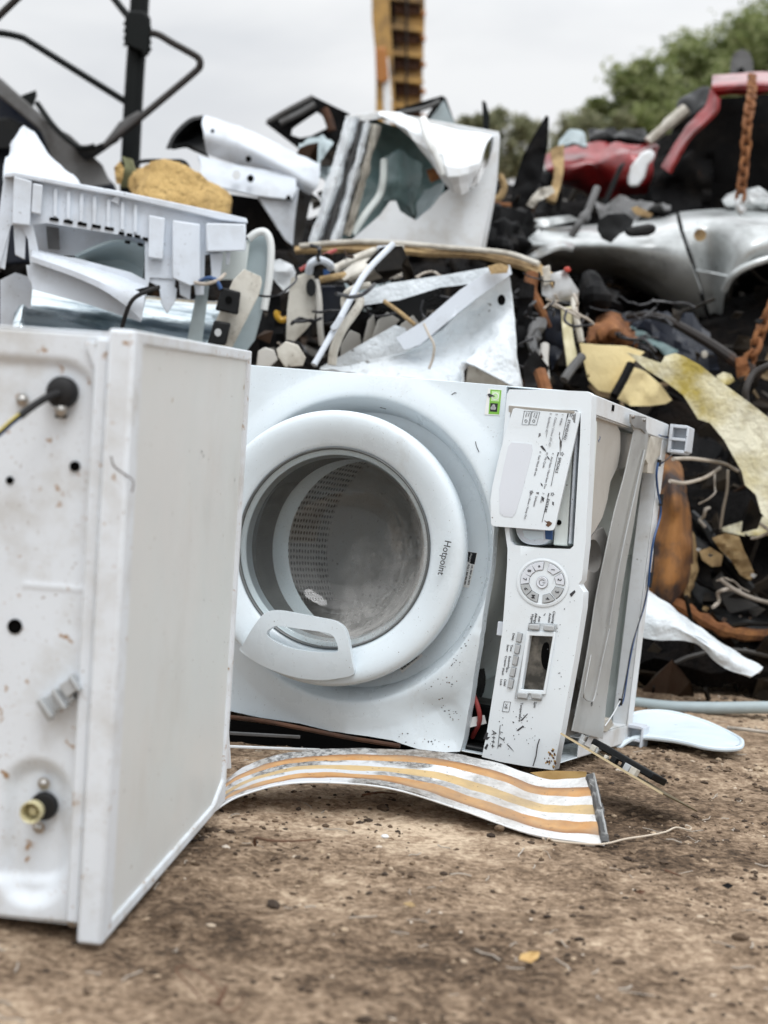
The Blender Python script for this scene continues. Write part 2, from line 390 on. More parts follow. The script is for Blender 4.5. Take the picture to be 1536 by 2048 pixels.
        if subsurf:
            q = o.modifiers.new('sub', 'SUBSURF'); q.levels = subsurf; q.render_levels = subsurf
        return o

PMATS = {}
def parent_matrix(o): return PMATS.get(o.name, Matrix.Translation(o.location))
def tag(o, label, cat=None, group=None, kind=None):
    if label: o['label'] = label
    if cat: o['category'] = cat
    if group: o['group'] = group
    if kind: o['kind'] = kind
    return o
def empty(name, label, cat, M, group=None):
    o = bpy.data.objects.new(name, None); C.objects.link(o); o.empty_display_size = .1
    if isinstance(M, Matrix): o.matrix_world = M
    else: o.location = M; M = Matrix.Translation(M)
    PMATS[o.name] = M.copy()
    return tag(o, label, cat, group)
def tagpart(o, label): o['label'] = label; return o

def polymesh(outer, holes=(), step=0):
    bm = bmesh.new()
    for loop in [outer] + list(holes):
        vs = [bm.verts.new((x, y, 0)) for x, y in loop]
        for i in range(len(vs)): bm.edges.new((vs[i], vs[(i + 1) % len(vs)]))
    bmesh.ops.triangle_fill(bm, use_beauty=True, use_dissolve=False, edges=bm.edges[:], normal=(0, 0, 1))
    if step:
        for ax in (0, 1):
            lo = min(p[ax] for p in outer); hi = max(p[ax] for p in outer); k = lo + step * .5
            no = (1, 0, 0) if ax == 0 else (0, 1, 0)
            while k < hi:
                co = (k, 0, 0) if ax == 0 else (0, k, 0)
                bmesh.ops.bisect_plane(bm, geom=bm.verts[:] + bm.edges[:] + bm.faces[:], plane_co=co, plane_no=no, dist=step * 1e-4)
                k += step
    bmesh.ops.recalc_face_normals(bm, faces=bm.faces[:])
    bm.verts.index_update()
    vs = [(v.co.x, v.co.y) for v in bm.verts]
    fs = []
    for f in bm.faces:
        idx = [v.index for v in f.verts]
        if f.normal.z < 0: idx.reverse()
        fs.append(tuple(idx))
    bd = []
    for e in bm.edges:
        if len(e.link_faces) == 1:
            f = e.link_faces[0]; a, b = e.verts[0].index, e.verts[1].index
            idx = [v.index for v in f.verts]
            if f.normal.z < 0: idx.reverse()
            i = idx.index(a)
            if idx[(i + 1) % len(idx)] != b: a, b = b, a
            bd.append((a, b))
    bm.free()
    return vs, fs, bd

def slab_into(mb, outer, fn, thick, holes=(), step=0, m=0, back=None):
    """closed solid: front skin fn(u,v), back skin shifted by thick along `back`"""
    vs, fs, bd = polymesh(outer, holes, step)
    fr = [fn(u, v) for u, v in vs]; n = len(fr)
    bk = [p + back * thick for p in fr]
    # orientation: front normals should oppose `back`
    f0 = fs[0]; nrm = (fr[f0[1]] - fr[f0[0]]).cross(fr[f0[2]] - fr[f0[0]])
    flip = nrm.dot(back) > 0
    F_ = []
    for f in fs:
        F_.append(tuple(reversed(f)) if flip else f)
        F_.append(tuple(i + n for i in (f if flip else reversed(f))))
    for a, b in bd:
        q = (b, a, a + n, b + n)
        F_.append(tuple(reversed(q)) if flip else q)
    return mb.add(fr + bk, F_, m)

def crumple(p, amp, freq, seed=0):
    if not amp: return 0
    q = p * freq + Vector((seed * 7.3, seed * 3.1, seed))
    return amp * (noise.noise(q) + .5 * (1 - 2 * abs(noise.noise(q * 1.9 + Vector((5, 2, 1))))) + .3 * noise.noise(q * 4.1))

def slab(outer, d, thick=.01, holes=(), step=0, amp=0, freq=6, seed=0, mb=None, m=0, back=None):
    """pixel outline placed at its own distance; d = depth, (d0,gx,gy) per 100 px, or function"""
    cx = sum(p[0] for p in outer) / len(outer); cy = sum(p[1] for p in outer) / len(outer)
    if not callable(d):
        d0, gx, gy = d if isinstance(d, tuple) else (d, 0, 0)
        df = lambda x, y: d0 + gx * (x - cx) / 100 + gy * (y - cy) / 100
    else: df = d
    bk = Vector(back) if back else ray(cx, cy).normalized()
    def fn(x, y):
        p = P(x, y, df(x, y)); return p + bk * crumple(p, amp, freq, seed)
    mb = mb or MB()
    return slab_into(mb, outer, fn, thick, holes, step, m, bk)

def cr(p0, p1, p2, p3, t):
    return .5 * ((2 * p1) + (p2 - p0) * t + (2 * p0 - 5 * p1 + 4 * p2 - p3) * t * t + (3 * p1 - p0 - 3 * p2 + p3) * t ** 3)
def spline(pts, n, closed=False):
    pts = [Vector(p) for p in pts]; out = []
    k = len(pts); segs = k if closed else k - 1
    for i in range(segs):
        a = pts[(i - 1) % k] if closed or i > 0 else pts[i] * 2 - pts[i + 1]
        b, c = pts[i], pts[(i + 1) % k]
        d = pts[(i + 2) % k] if closed or i + 2 < k else c * 2 - b
        for j in range(n): out.append(cr(a, b, c, d, j / n))
    if not closed: out.append(pts[-1])
    return out
def sheet(rows, nu=6, nv=6, thick=.004, amp=0, freq=6, seed=0, mb=None, m=0, px=True, uv=False):
    """bent sheet through a grid of control points (px,py,depth), given real thickness"""
    g = [[P(*p) if px else Vector(p) for p in r] for r in rows]
    g = [spline(r, nu) for r in g]
    cols = [spline([g[i][j] for i in range(len(g))], nv) for j in range(len(g[0]))]
    W_, H_ = len(cols), len(cols[0])
    pts = [[cols[j][i].copy() for j in range(W_)] for i in range(H_)]
    nor = [[None] * W_ for _ in range(H_)]
    for i in range(H_):
        for j in range(W_):
            du = pts[i][min(j + 1, W_ - 1)] - pts[i][max(j - 1, 0)]; dv = pts[min(i + 1, H_ - 1)][j] - pts[max(i - 1, 0)][j]
            n = du.cross(dv); nor[i][j] = n.normalized() if n.length > 1e-12 else Vector((0, -1, 0))
    if amp:
        for i in range(H_):
            for j in range(W_): pts[i][j] = pts[i][j] + nor[i][j] * crumple(pts[i][j], amp, freq, seed)
    vs = [pts[i][j] + nor[i][j] * thick / 2 for i in range(H_) for j in range(W_)] + [pts[i][j] - nor[i][j] * thick / 2 for i in range(H_) for j in range(W_)]
    N = W_ * H_; fs = []
    for i in range(H_ - 1):
        for j in range(W_ - 1):
            a, b, c, d = i * W_ + j, i * W_ + j + 1, (i + 1) * W_ + j + 1, (i + 1) * W_ + j
            fs.append((a, b, c, d)); fs.append((d + N, c + N, b + N, a + N))
    loop = [j for j in range(W_)] + [i * W_ + W_ - 1 for i in range(1, H_)] + [(H_ - 1) * W_ + j for j in range(W_ - 2, -1, -1)] + [i * W_ for i in range(H_ - 2, 0, -1)]
    for k in range(len(loop)):
        a, b = loop[k], loop[(k + 1) % len(loop)]; fs.append((b, a, a + N, b + N))
    mb = mb or MB(); mb.add(vs, fs, m)
    if uv:
        mb.uv = [(j / (W_ - 1), i / (H_ - 1)) for _ in range(2) for i in range(H_) for j in range(W_)]
    return mb
def rod(pts, r, n=6, seg=8, mb=None, m=0):
    return (mb or MB()).tube(spline([P(*p) for p in pts], n), r, seg, m)

def ellipse(cx, cy, rx, ry, n=24, a0=0):
    return [(cx + rx * math.cos(a0 + 2 * math.pi * k / n), cy + ry * math.sin(a0 + 2 * math.pi * k / n)) for k in range(n)]

_txt = {}
def lettering(s, size, o, xd, yd, matn, parent, name='lettering', align='LEFT', depth=.0003, bold=0):
    cu = bpy.data.curves.new('t', 'FONT'); cu.body = s; cu.size = size; cu.align_x = align; cu.align_y = 'CENTER'; cu.extrude = depth; cu.offset = bold
    cu.resolution_u = 3
    ob = bpy.data.objects.new('t', cu); C.objects.link(ob)
    dg = bpy.context.evaluated_depsgraph_get(); me = bpy.data.meshes.new_from_object(ob.evaluated_get(dg))
    bpy.data.objects.remove(ob); bpy.data.curves.remove(cu)
    xd, yd = Vector(xd).normalized(), Vector(yd).normalized(); zd = xd.cross(yd)
    o = Vector(o)
    for v in me.vertices: v.co = o + xd * v.co.x + yd * v.co.y + zd * v.co.z
    me.materials.clear(); me.materials.append(MATS[matn]); me.name = name
    r = bpy.data.objects.new(name, me); C.objects.link(r); r.parent = parent; return r

# ------------------------------------------------------------------ world, sun, camera
SUN_EL, SUN_AZ = rad(60), rad(170)       # azimuth clockwise from +Y (camera looks along +Y): behind, slightly left
w = bpy.data.worlds.new('World'); bpy.context.scene.world = w; w.use_nodes = True
t = NT(w); bg = t.n['Background']; bg.inputs['Strength'].default_value = .1
sky = t.new('ShaderNodeTexSky', sky_type='NISHITA'); sky.sun_disc = False; sky.sun_elevation = SUN_EL; sky.sun_rotation = SUN_AZ
hs = t.new('ShaderNodeHueSaturation'); hs.inputs['Saturation'].default_value = .12; t.link(sky.outputs[0], hs.inputs['Color'])
tc = t.new('ShaderNodeTexCoord'); sep = t.new('ShaderNodeSeparateXYZ'); t.link(tc.outputs['Generated'], sep.inputs[0])
cl = t.noise(4.2, 7, .5, vec=tc.outputs['Generated'], stretch=(1, 1, 2.2), dist=.3)
lay = t.ramp(sep.outputs[2], [(0, .84), (.12, .88), (.27, .97), (.5, 1.65), (1, 2.3)])     # bright overcast zenith
cloud = t.mix(t.ramp(cl, [(.38, 0), (.62, 1)]), (7.5, 7.75, 8.1), (9.2, 9.35, 9.5))
cc = t.mix(1.0, cloud, lay, 'MULTIPLY')
t.link(t.mix(.9, hs.outputs[0], cc), bg.inputs['Color'])

sl = bpy.data.lights.new('sun', 'SUN'); sl.energy = 1.2; sl.angle = rad(26); sl.color = (.98, .99, 1)
so = bpy.data.objects.new('sun', sl); C.objects.link(so)
sd = Vector((math.sin(SUN_AZ) * math.cos(SUN_EL), math.cos(SUN_AZ) * math.cos(SUN_EL), math.sin(SUN_EL)))
so.rotation_euler = sd.to_track_quat('Z', 'Y').to_euler()

cam = bpy.data.cameras.new('camera'); co = bpy.data.objects.new('camera', cam); C.objects.link(co)
cam.sensor_fit = 'VERTICAL'; cam.sensor_height = 36; cam.sensor_width = 27; cam.lens = 36 * F / 2048
rt, up, bk = A @ Vector((1, 0, 0)), A @ Vector((0, 0, 1)), A @ Vector((0, -1, 0))
co.matrix_world = Matrix.Translation(CAM) @ Matrix((rt, up, bk)).transposed().to_4x4()
cam.clip_end = 2000; cam.clip_start = .02
cam.dof.use_dof = True; cam.dof.focus_distance = 2.38; cam.dof.aperture_fstop = cam.lens / 1000 / .0122
bpy.context.scene.camera = co
vs_ = bpy.context.scene.view_settings; vs_.view_transform = 'Standard'; vs_.look = 'None'; vs_.exposure = 0.12; vs_.gamma = 1
bpy.context.scene.cycles.max_bounces = 10; bpy.context.scene.cycles.transparent_max_bounces = 12

# ------------------------------------------------------------------ ground
def ground_z(x, y):
    near = 1 if y < 5 else 0
    p = Vector((x, y, 0))
    z = .010 * noise.noise(p * 2.1) + .006 * noise.noise(p * 7) + .004 * noise.noise(p * 19) + .0038 * noise.noise(p * 48)
    return z - .006
def mk_ground():
    def axis(lo, hi, s, far):
        a = [lo]
        while a[-1] < hi: a.append(a[-1] + s)
        st = s; l = [lo]; h = [a[-1]]
        while l[-1] > -far: st *= 1.35; l.append(l[-1] - st)
        st = s
        while h[-1] < far: st *= 1.35; h.append(h[-1] + st)
        return l[:0:-1] + a + h[1:]
    xs = axis(-.75, 1.25, .009, 400); ys = axis(.95, 3.9, .011, 400)
    mb = MB(); nx = len(xs)
    vs = []
    for y in ys:
        for x in xs:
            k = 1 if abs(x) < 6 and -3 < y < 9 else 0
            vs.append((x, y, ground_z(x, y) if k else -.006))
    fs = [(j * nx + i, j * nx + i + 1, (j + 1) * nx + i + 1, (j + 1) * nx + i) for j in range(len(ys) - 1) for i in range(nx - 1)]
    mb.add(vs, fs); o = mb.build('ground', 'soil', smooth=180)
    tag(o, None, kind='structure')
mk_ground()

def mk_gravel():
    rnd = random.Random(3); mb = MB()
    ico = [(0, 0, 1), (.9, 0, .3), (.28, .85, .35), (-.72, .53, .3), (-.72, -.53, .35), (.28, -.85, .3), (.6, .5, -.4), (-.3, .8, -.4), (-.9, 0, -.4), (-.3, -.8, -.4), (.6, -.5, -.4)]
    fc = [(0, 1, 2), (0, 2, 3), (0, 3, 4), (0, 4, 5), (0, 5, 1), (1, 6, 2), (2, 6, 7), (2, 7, 3), (3, 7, 8), (3, 8, 4), (4, 8, 9), (4, 9, 5), (5, 9, 10), (5, 10, 1), (1, 10, 6)]
    for i in range(17000):
        y = 1.0 + 2.9 * rnd.random() ** .8; x = rnd.uniform(-.42, .42) * y * .75 + .05
        # clods gather in drifts
        if noise.noise(Vector((x * 3.2, y * 3.2, 4))) + .5 * noise.noise(Vector((x * 11, y * 11, 9))) < rnd.uniform(-.5, .45): continue
        s = (.0011 + .0030 * rnd.random() ** 2.2) * (2.4 if rnd.random() < .035 else 1) * (1 + .25 * (y - 1))
        a = rnd.random() * 6.3; c, sn = math.cos(a), math.sin(a); z = ground_z(x, y)
        sx, sy, sz = s * rnd.uniform(.8, 1.6), s * rnd.uniform(.7, 1.1), s * rnd.uniform(.4, .8)
        vs = []
        for vx, vy, vz in ico:
            vx, vy, vz = vx * sx * rnd.uniform(.8, 1.2), vy * sy * rnd.uniform(.8, 1.2), vz * sz
            vs.append((x + vx * c - vy * sn, y + vx * sn + vy * c, z + vz + sz * .25))
        mb.add(vs, fc)
    o = mb.build('soil_crumbs', 'pebble', smooth=0); tag(o, None, kind='stuff')
    mb = MB()
    for i in range(230):
        y = 1.05 + 2.6 * rnd.random(); x = rnd.uniform(-.3, .3) * y + .05; a = rnd.random() * 6.3; L = rnd.uniform(.008, .035)
        p = []
        for k in range(4):
            xx = x + math.cos(a) * L * k / 3 + rnd.uniform(-.002, .002); yy = y + math.sin(a) * L * k / 3 + rnd.uniform(-.002, .002)
            p.append((xx, yy, ground_z(xx, yy) + .0015 + rnd.uniform(0, .002)))
        mb.tube(p, rnd.uniform(.0004, .0011), 4)
    o = mb.build('straw_litter', 'wire_pale', smooth=0); tag(o, None, kind='stuff')
mk_gravel()

# ------------------------------------------------------------------ near cabinet (rear panel towards us, worktop to the right)
def near_cabinet():
    R0 = empty('overturned_washing_machine', 'rust-speckled white appliance on its side, rear panel facing us and pale worktop to the right', 'washing machine', NB.M)
    hit = NB.hit
    yb = .022
    # stamped rear panel as height field
    def cap(x, z, cx, z0, z1, r):
        zz = min(max(z, z0), z1); return math.hypot(x - cx, z - zz) - r
    def sm(d, w): 
        k = min(max(.5 - d / w, 0), 1); return k * k * (3 - 2 * k)
    vc = hit(80, 1618, 1, yb)
    x0, x1, z0, z1 = -.60, -.030, .012, .594; nx, nz = 190, 196; mb = MB(); vs = []
    for j in range(nz + 1):
        for i in range(nx + 1):
            x = x0 + (x1 - x0) * i / nx; z = z0 + (z1 - z0) * j / nz
            # big recess with rounded corners
            ix = max(abs(x + .31) - .232, 0); iz = max(abs(z - .307) - .222, 0)
            d = math.hypot(ix, iz) - .036
            y = yb + .006 * sm(d, .012)
            y += .011 * sm(cap(x, z, vc.x - .006, .060, vc.z + .012, .030), .02)
            y += .004 * sm(cap(x, z, -.40, .15, .42, .05), .03)
            y += .0035 * sm(abs(z - .43) - .0025 if -.36 < x < -.2 else 1, .008)
            y -= .0025 * sm(math.hypot(x + .0, (z - .345)) * 0 + abs(z - .345) - .001 if -.105 < x < -.045 else 1, .006)
            y += .0015 * noise.noise(Vector((x * 9, z * 9, 2)))
            vs.append((x, y, z))
    mb.add(vs, [(j * (nx + 1) + i, j * (nx + 1) + i + 1, (j + 1) * (nx + 1) + i + 1, (j + 1) * (nx + 1) + i) for j in range(nz) for i in range(nx)])
    mb.build('rear_panel', 'white_rusty', R0, smooth=60, solid=.0012)
    # cabinet shell: two side sheets, floor and front
    mb = MB(); mb.bb((-.84, .024, .594), (-.03, ND - .012, .597)); mb.bb((-.84, .024, .009), (-.03, ND - .012, .0118))
    mb.bb((-.84, ND - .012, .009), (-.03, ND - .008, .597)); mb.bb((-.845, .024, .009), (-.84, ND - .008, .597))
    mb.bb((-.84, .0195, .012), (-.602, .0235, .594))
    mb.build('cabinet', 'white_rusty', R0, bevel=.003)
    # overhanging seam strip between rear panel and worktop
    mb = MB(); mb.bb((-.0415, .012, .016), (-.0285, .030, .590)); mb.build('seam_flange', 'white_rusty', R0, bevel=.002)
    # worktop: plastic surround with a recessed board
    mb = MB(); t_ = .0265
    ol = [(0.0, 0.0), (ND, 0.0), (ND, NH), (0.0, NH)]
    fn = lambda y, z: Vector((0, y, z))
    inn = [(.036, .0135), (ND - .070, .0135), (ND - .018, .034), (ND - .018, NH - .0135), (.036, NH - .0135)]
    slab_into(mb, ol, fn, t_, [inn], back=Vector((-1, 0, 0)))
    mb.build('worktop_surround', 'white_rusty', R0, bevel=.004, bseg=3)
    mb = MB(); inn2 = [(.034, .0115), (ND - .069, .0115), (ND - .016, .033), (ND - .016, NH - .0115), (.034, NH - .0115)]
    slab_into(mb, inn2, lambda y, z: Vector((-.0038 + .0006 * noise.noise(Vector((y * 5, z * 5, 1))), y, z)), .016, step=.03, back=Vector((-1, 0, 0)))
    mb.build('worktop_board', 'laminate', R0)
    mb = MB(); mb.bb((-.003, ND - .021, .6 - .0105), (.0006, ND - .012, .6 - .0085)); mb.build('moulded_mark', 'lid_frame', R0)
    rnd = random.Random(12)
    def chip(px, py, r, m_, st=1.0):
        c_ = hit(px, py, 0, -.0032); L_ = []
        for k_ in range(7): a_ = 6.283 * k_ / 7; q = r * rnd.uniform(.5, 1.4); L_.append(Vector((c_.x, c_.y + q * math.cos(a_), c_.z + q * st * math.sin(a_))))
        k = MB(); k.add(L_, [tuple(range(7))]); k.build('chip_mark', m_, R0, smooth=0)
    for px, py, r, m_, st in ((404, 904, .0022, 'print_grey', 1), (408, 912, .0016, 'button_grey', 1.6), (418, 918, .0012, 'print_grey', 1), (345, 800, .0014, 'foam_brown', 2.5), (488, 775, .0016, 'foam_brown', 2.5), (408, 1200, .0010, 'print', 1.8), (449, 1284, .0009, 'print', 1.6), (470, 960, .0016, 'button_grey', 2), (372, 1675, .0010, 'print_grey', 1), (300, 1500, .0012, 'button_grey', 2)): chip(px, py, r, m_, st)
    # power cord: round grommet and cable
    c = hit(127, 785, 1, yb + .004)
    cb = MB(); cb.lathe([(.0155, .0), (.0158, -.006), (.014, -.011), (.0105, -.0135), (.004, -.0145), (0, -.0145)], c, (0, 1, 0), (1, 0, 0), 40)
    s_ = hit(122, 822, 1, yb); cb.box((s_.x, c.y - .003, s_.z), (.011, .006, .014))
    g = cb.build('cord_grommet', 'rubber', R0, bevel=.001)
    pts = [hit(118, 786, 1, .012), hit(90, 797, 1, .000), hit(62, 815, 1, -.012), hit(40, 832, 1, -.02)]
    MB().tube(spline(pts, 6), .0038, 12).build('cord', 'rubber', R0)
    pts = [hit(42, 830, 1, -.019), hit(22, 846, 1, -.027), hit(0, 866, 1, -.036), hit(-40, 900, 1, -.05), hit(-60, 1000, 1, -.05), hit(-70, 1200, 1, -.03)]
    for k, (mn, dx) in enumerate((('wire_blue', -.0016), ('wire_yellow', .0018), ('rubber', 0))):
        MB().tube([p + Vector((0, -.001 * k, dx)) for p in spline(pts, 5)], .0016, 8).build('cord_wire', mn, R0)
    def screw(px, py, y=yb - .001, r=.0042):
        p = hit(px, py, 1, y); m_ = MB(); m_.lathe([(r * 1.5, .0), (r * 1.5, -.0012), (r, -.0014), (r, -.004), (r * .7, -.0052), (0, -.0055)], p, (0, 1, 0), (1, 0, 0), 20)
        m_.build('screw', 'screw', R0)
    for q in ((201, 690, yb - .004), (122, 820, .0165), (45, 800, yb + .003), (88, 1567, yb + .012), (78, 1655, yb + .012), (146, 1842, yb - .003)): screw(*q)
    # corner bracket plate
    mb = MB(); ol = [hit(x, y, 1, 0) for x, y in ((160, 683), (216, 679), (217, 742), (205, 778), (192, 770))]
    slab_into(mb, [(p.x, p.z) for p in ol], lambda x, z: Vector((x, yb - .0075, z)), .004, back=Vector((0, 1, 0))); mb.build('corner_bracket', 'white_rusty', R0, bevel=.001)
    mb = MB(); ol = [hit(x, y, 1, 0) for x, y in ((131, 1820), (158, 1822), (157, 1860), (130, 1858))]
    slab_into(mb, [(p.x, p.z) for p in ol], lambda x, z: Vector((x, yb - .003, z)), .0025, back=Vector((0, 1, 0))); mb.build('corner_bracket', 'white_rusty', R0, bevel=.001)
    MB().tube(spline([hit(x, y, 1, .0001) for x, y in ((222, 912), (228, 932), (246, 946), (266, 962), (264, 985))], 4), .0007, 6).build('rust_crack', 'rust_dark', R0)
    MB().tube([hit(x, y, 1, .0118) for x, y in ((219, 690), (214, 800), (209, 935))], .0012, 6).build('rusty_seam', 'rust_dark', R0)
    # transit bolt holes and dimples
    for px, py, r in ((17, 961, .0032), (27, 1254, .0062), (147, 933, .0042), (75, 679, .0045), (28, 675, .0042)):
        p = hit(px, py, 1, yb + .0005)
        k = MB(); k.lathe([(r * 1.25, .006), (r * 1.2, -.0012), (r, -.0014), (r * .9, .004)], p + Vector((0, .004, 0)), (0, 1, 0), (1, 0, 0), 24); k.disc(p + Vector((0, .0042, 0)), (0, -1, 0), (1, 0, 0), r, 24)
        if r > .0043 and py < 700 or py < 700: k.build('rivet_dimple', 'lid_frame', R0)
        else: k.build('bolt_hole', 'hole', R0)
    # grey hose clip
    c = hit(128, 1392, 1, yb); Rm = Matrix.Rotation(rad(-38), 3, 'Y'); k = MB()
    def bx(lx, ly, lz, sx, sy, sz): k.box(c + Rm @ Vector((lx, 0, lz)) + Vector((0, ly, 0)), (sx, sy, sz), Rm)
    bx(-.004, -.004, 0, .030, .012, .018); bx(-.016, -.013, 0, .004, .012, .022); bx(.000, -.012, 0, .004, .012, .022); bx(.014, -.007, .004, .014, .018, .014); bx(.0225, -.012, .004, .003, .014, .018); bx(-.022, -.006, -.001, .006, .005, .024)
    k.build('hose_clip', 'button_grey', R0, bevel=.001)
    # inlet valve
    c = hit(79, 1612, 1, yb + .010); k = MB()
    k.lathe([(.0062, .004), (.0062, -.010), (.0085, -.012), (.0105, -.015), (.0112, -.026), (.0102, -.0275), (.0088, -.026), (.0084, -.012), (.004, -.011), (.004, -.020), (.0028, -.021), (0, -.021)], c, (0, 1, 0), (1, 0, 0), 40)
    k.build('inlet_valve', 'valve_yellow', R0)
    c2 = hit(88, 1612, 1, yb + .010); MB().lathe([(.014, .003), (.014, -.003), (.0125, -.005), (0, -.005)], c2, (0, 1, 0), (1, 0, 0), 36).build('valve_seal', 'rubber', R0)
near_cabinet()

# ------------------------------------------------------------------ main machine lying on its left side, drum door towards us
from mathutils.bvhtree import BVHTree
PANEL = []
def on_panel(px, py, off):
    o = MW.Ri @ (CAM - MW.t); d = (MW.Ri @ ray(px, py)).normalized(); l, n, i, t_ = PANEL[0].ray_cast(o, d)
    return None if l is None else l - d * off
def main_machine():
    M0 = empty('front_loading_washing_machine', 'broken white front-loading washer on its side with round glass door and torn-off control panel', 'washing machine', MW.M)
    h = MW.hit; Yv = Vector((0, 1, 0)); Xv = Vector((1, 0, 0)); Zv = Vector((0, 0, 1))
    dc = h(675, 1095, 1, -.045); cx, cz = dc.x, dc.z            # door axis
    FY = .012                                                     # sheet front plane
    # --- front sheet: polar grid round the door
    ol = [h(x, y, 1, FY) for x, y in ((1013, 772), (1010, 830), (1003, 900), (1001, 960), (999, 1010), (993, 1060), (985, 1130), (974, 1210), (961, 1290), (943, 1360), (927, 1440), (913, 1505), (890, 1505), (840, 1497), (790, 1480), (740, 1472), (660, 1462), (600, 1447), (520, 1435), (460, 1422))]
    ol = [(p.x, p.z) for p in ol] + [(-.70, .010), (-.842, .010), (-.842, MH - .002)]
    def rmax(a):
        dx, dz = math.cos(a), math.sin(a); best = 9
        for i in range(len(ol)):
            (x1, z1), (x2, z2) = ol[i], ol[(i + 1) % len(ol)]
            ex, ez = x2 - x1, z2 - z1; den = dx * ez - dz * ex
            if abs(den) < 1e-9: continue
            t_ = ((x1 - cx) * ez - (z1 - cz) * ex) / den; u_ = ((x1 - cx) * dz - (z1 - cz) * dx) / den
            if t_ > 0 and -1e-6 <= u_ <= 1 + 1e-6: best = min(best, t_)
        return best
    prof = [(.150, .052), (.165, .046), (.18, .040), (.2, .036), (.222, .032), (.231, .029), (.237, .012), (.246, .002), (.251, -.006), (.2535, -.0095), (.257, -.0108), (.263, -.0105), (.275, -.0085), (.287, -.0055), (.298, -.0018), (.306, 0), (.33, 0)]
    def py(r):
        for (r0, y0), (r1, y1) in zip(prof, prof[1:]):
            if r <= r1: return y0 + (y1 - y0) * max(0, (r - r0) / (r1 - r0))
        return 0
    angs = sorted([2 * math.pi * k / 256 for k in range(256)] + [(math.atan2(z - cz, x - cx) + e_) % (2 * math.pi) for x, z in ol for e_ in (-.002, .002)]); NS = len(angs); radii = [p[0] for p in prof]; ext = 12; rings = []
    for k in range(NS):
        a = angs[k]; R = rmax(a); row = []
        n = len(radii) + ext
        for i in range(n):
            r = radii[i] if i < len(radii) else .33 + (max(R, .331) - .33) * (i - len(radii) + 1) / ext
            r = min(r, R - (n - 1 - i) * 8e-5)
            x, z = cx + r * math.cos(a), cz + r * math.sin(a)
            y = FY + py(r)
            # crease and dent towards the lower right corner
            if r > .26:
                w_ = min(1, (r - .26) / .05)
                # folded ridge running from the rim to the lower corner, flat facets either side
                fold = (x + .235) * .62 + (z - .085) * .78
                if z < .30 and x > -.42: y += w_ * (.011 * max(0, 1 - abs(fold) / .055) - .006 * max(0, 1 - abs(fold + .075) / .06)) * min(1, (.30 - z) / .06) * min(1, (x + .42) / .08)
                y += w_ * .0016 * noise.noise(Vector((x * 5, z * 5, 3)))
                if x > -.34: y += w_ * .02 * max(0, (x + .20) / .06) ** 1.5 * (1 if z < .42 else max(0, 1 - (z - .42) / .06)) if x > -.20 else 0
                if x > -.45 and z < .10: y += w_ * .0045 * max(0, 1 - abs(z - .040 - .30 * abs(x + .30)) / .010)
                if R - r < .02 and z < .2 and x > -.36: y -= .004 * (1 - (R - r) / .02)
            row.append((x, y, z))
        x, y, z = row[-1]; row.append((x, y + .004, z)); row.append((x - .001 * math.cos(a), y + .022, z - .001 * math.sin(a)))
        rings.append(row)
    n = len(rings[0]); mb = MB(); mb.add([v for r in rings for v in r], [(k * n + i, ((k + 1) % NS) * n + i, ((k + 1) % NS) * n + i + 1, k * n + i + 1) for k in range(NS) for i in range(n - 1)])
    fp = mb.build('front_panel', 'white_enamel', M0, smooth=50); PANEL.append(BVHTree.FromPolygons(mb.v, mb.f))
    # --- door: ring, glass bowl, handle
    mk_glass(cx, cz)
    ax = -Yv                                                     # heights measured towards the viewer
    dc2 = h(655, 1095, 1, -.045); cx, cz = dc2.x, dc2.z
    D = lambda y: Vector((cx, y, cz))
    mb = MB(); mb.lathe([(.150, .000), (.2, -.004), (.222, -.002), (.2255, .010), (.2265, .026), (.2262, .033), (.2245, .0382), (.2205, .0418), (.2145, .0435), (.2065, .0435), (.198, .0415), (.190, .0385), (.182, .0348), (.1745, .0308), (.1685, .0275), (.1662, .0250), (.1650, .0215), (.160, .018), (.154, .016)], D(.008), ax, Xv, 160)
    door = mb.build('door', 'white_enamel', M0, smooth=60)
    pv = Vector((cx + .10, -.01, cz)); Dm = Matrix.Translation(pv) @ Matrix.Rotation(rad(9), 4, 'Z') @ Matrix.Translation(-pv); door.matrix_basis = Dm; Di = Dm.inverted()
    mb = MB(); mb.lathe([(.1660, .0245), (.1662, .0275), (.1645, .0290), (.1625, .0275), (.162, .023)], D(.008), ax, Xv, 128); mb.build('door_bezel', 'gasket', door)
    mb = MB(); mb.lathe([(.163, .025), (.156, .0275), (.152, .023), (.146, .000), (.137, -.030), (.120, -.058), (.095, -.078), (.060, -.088), (.025, -.092), (.0, -.093)], D(.008), ax, Xv, 128)
    mb.build('door_glass', 'door_glass', door, smooth=80)
    # handle: loop moulding standing proud of the ring
    def hit_d(x, y, yy):
        o = Di @ (MW.Ri @ (CAM - MW.t)); d = Di.to_3x3() @ (MW.Ri @ ray(x, y)); return o + d * ((yy - o.y) / d.y)
    def hp(x, y): p = hit_d(x, y, -.060); return (p.x, p.z)
    o_ = [(472, 1301), (482, 1288), (505, 1255), (520, 1236), (531, 1226), (545, 1221), (562, 1221), (600, 1228), (640, 1236), (664, 1241), (680, 1250), (690, 1264), (696, 1290), (700, 1322), (701, 1350), (672, 1358), (640, 1362), (600, 1359), (560, 1349), (520, 1333), (492, 1317)]
    i_ = [(533, 1268), (543, 1256), (558, 1252), (600, 1258), (642, 1264), (660, 1269), (669, 1280), (673, 1303), (648, 1305), (610, 1302), (576, 1295), (548, 1282)]
    sm_ = lambda L: [(p.x, p.y) for p in spline([Vector((x, y, 0)) for x, y in L], 3, True)]
    mb = MB()
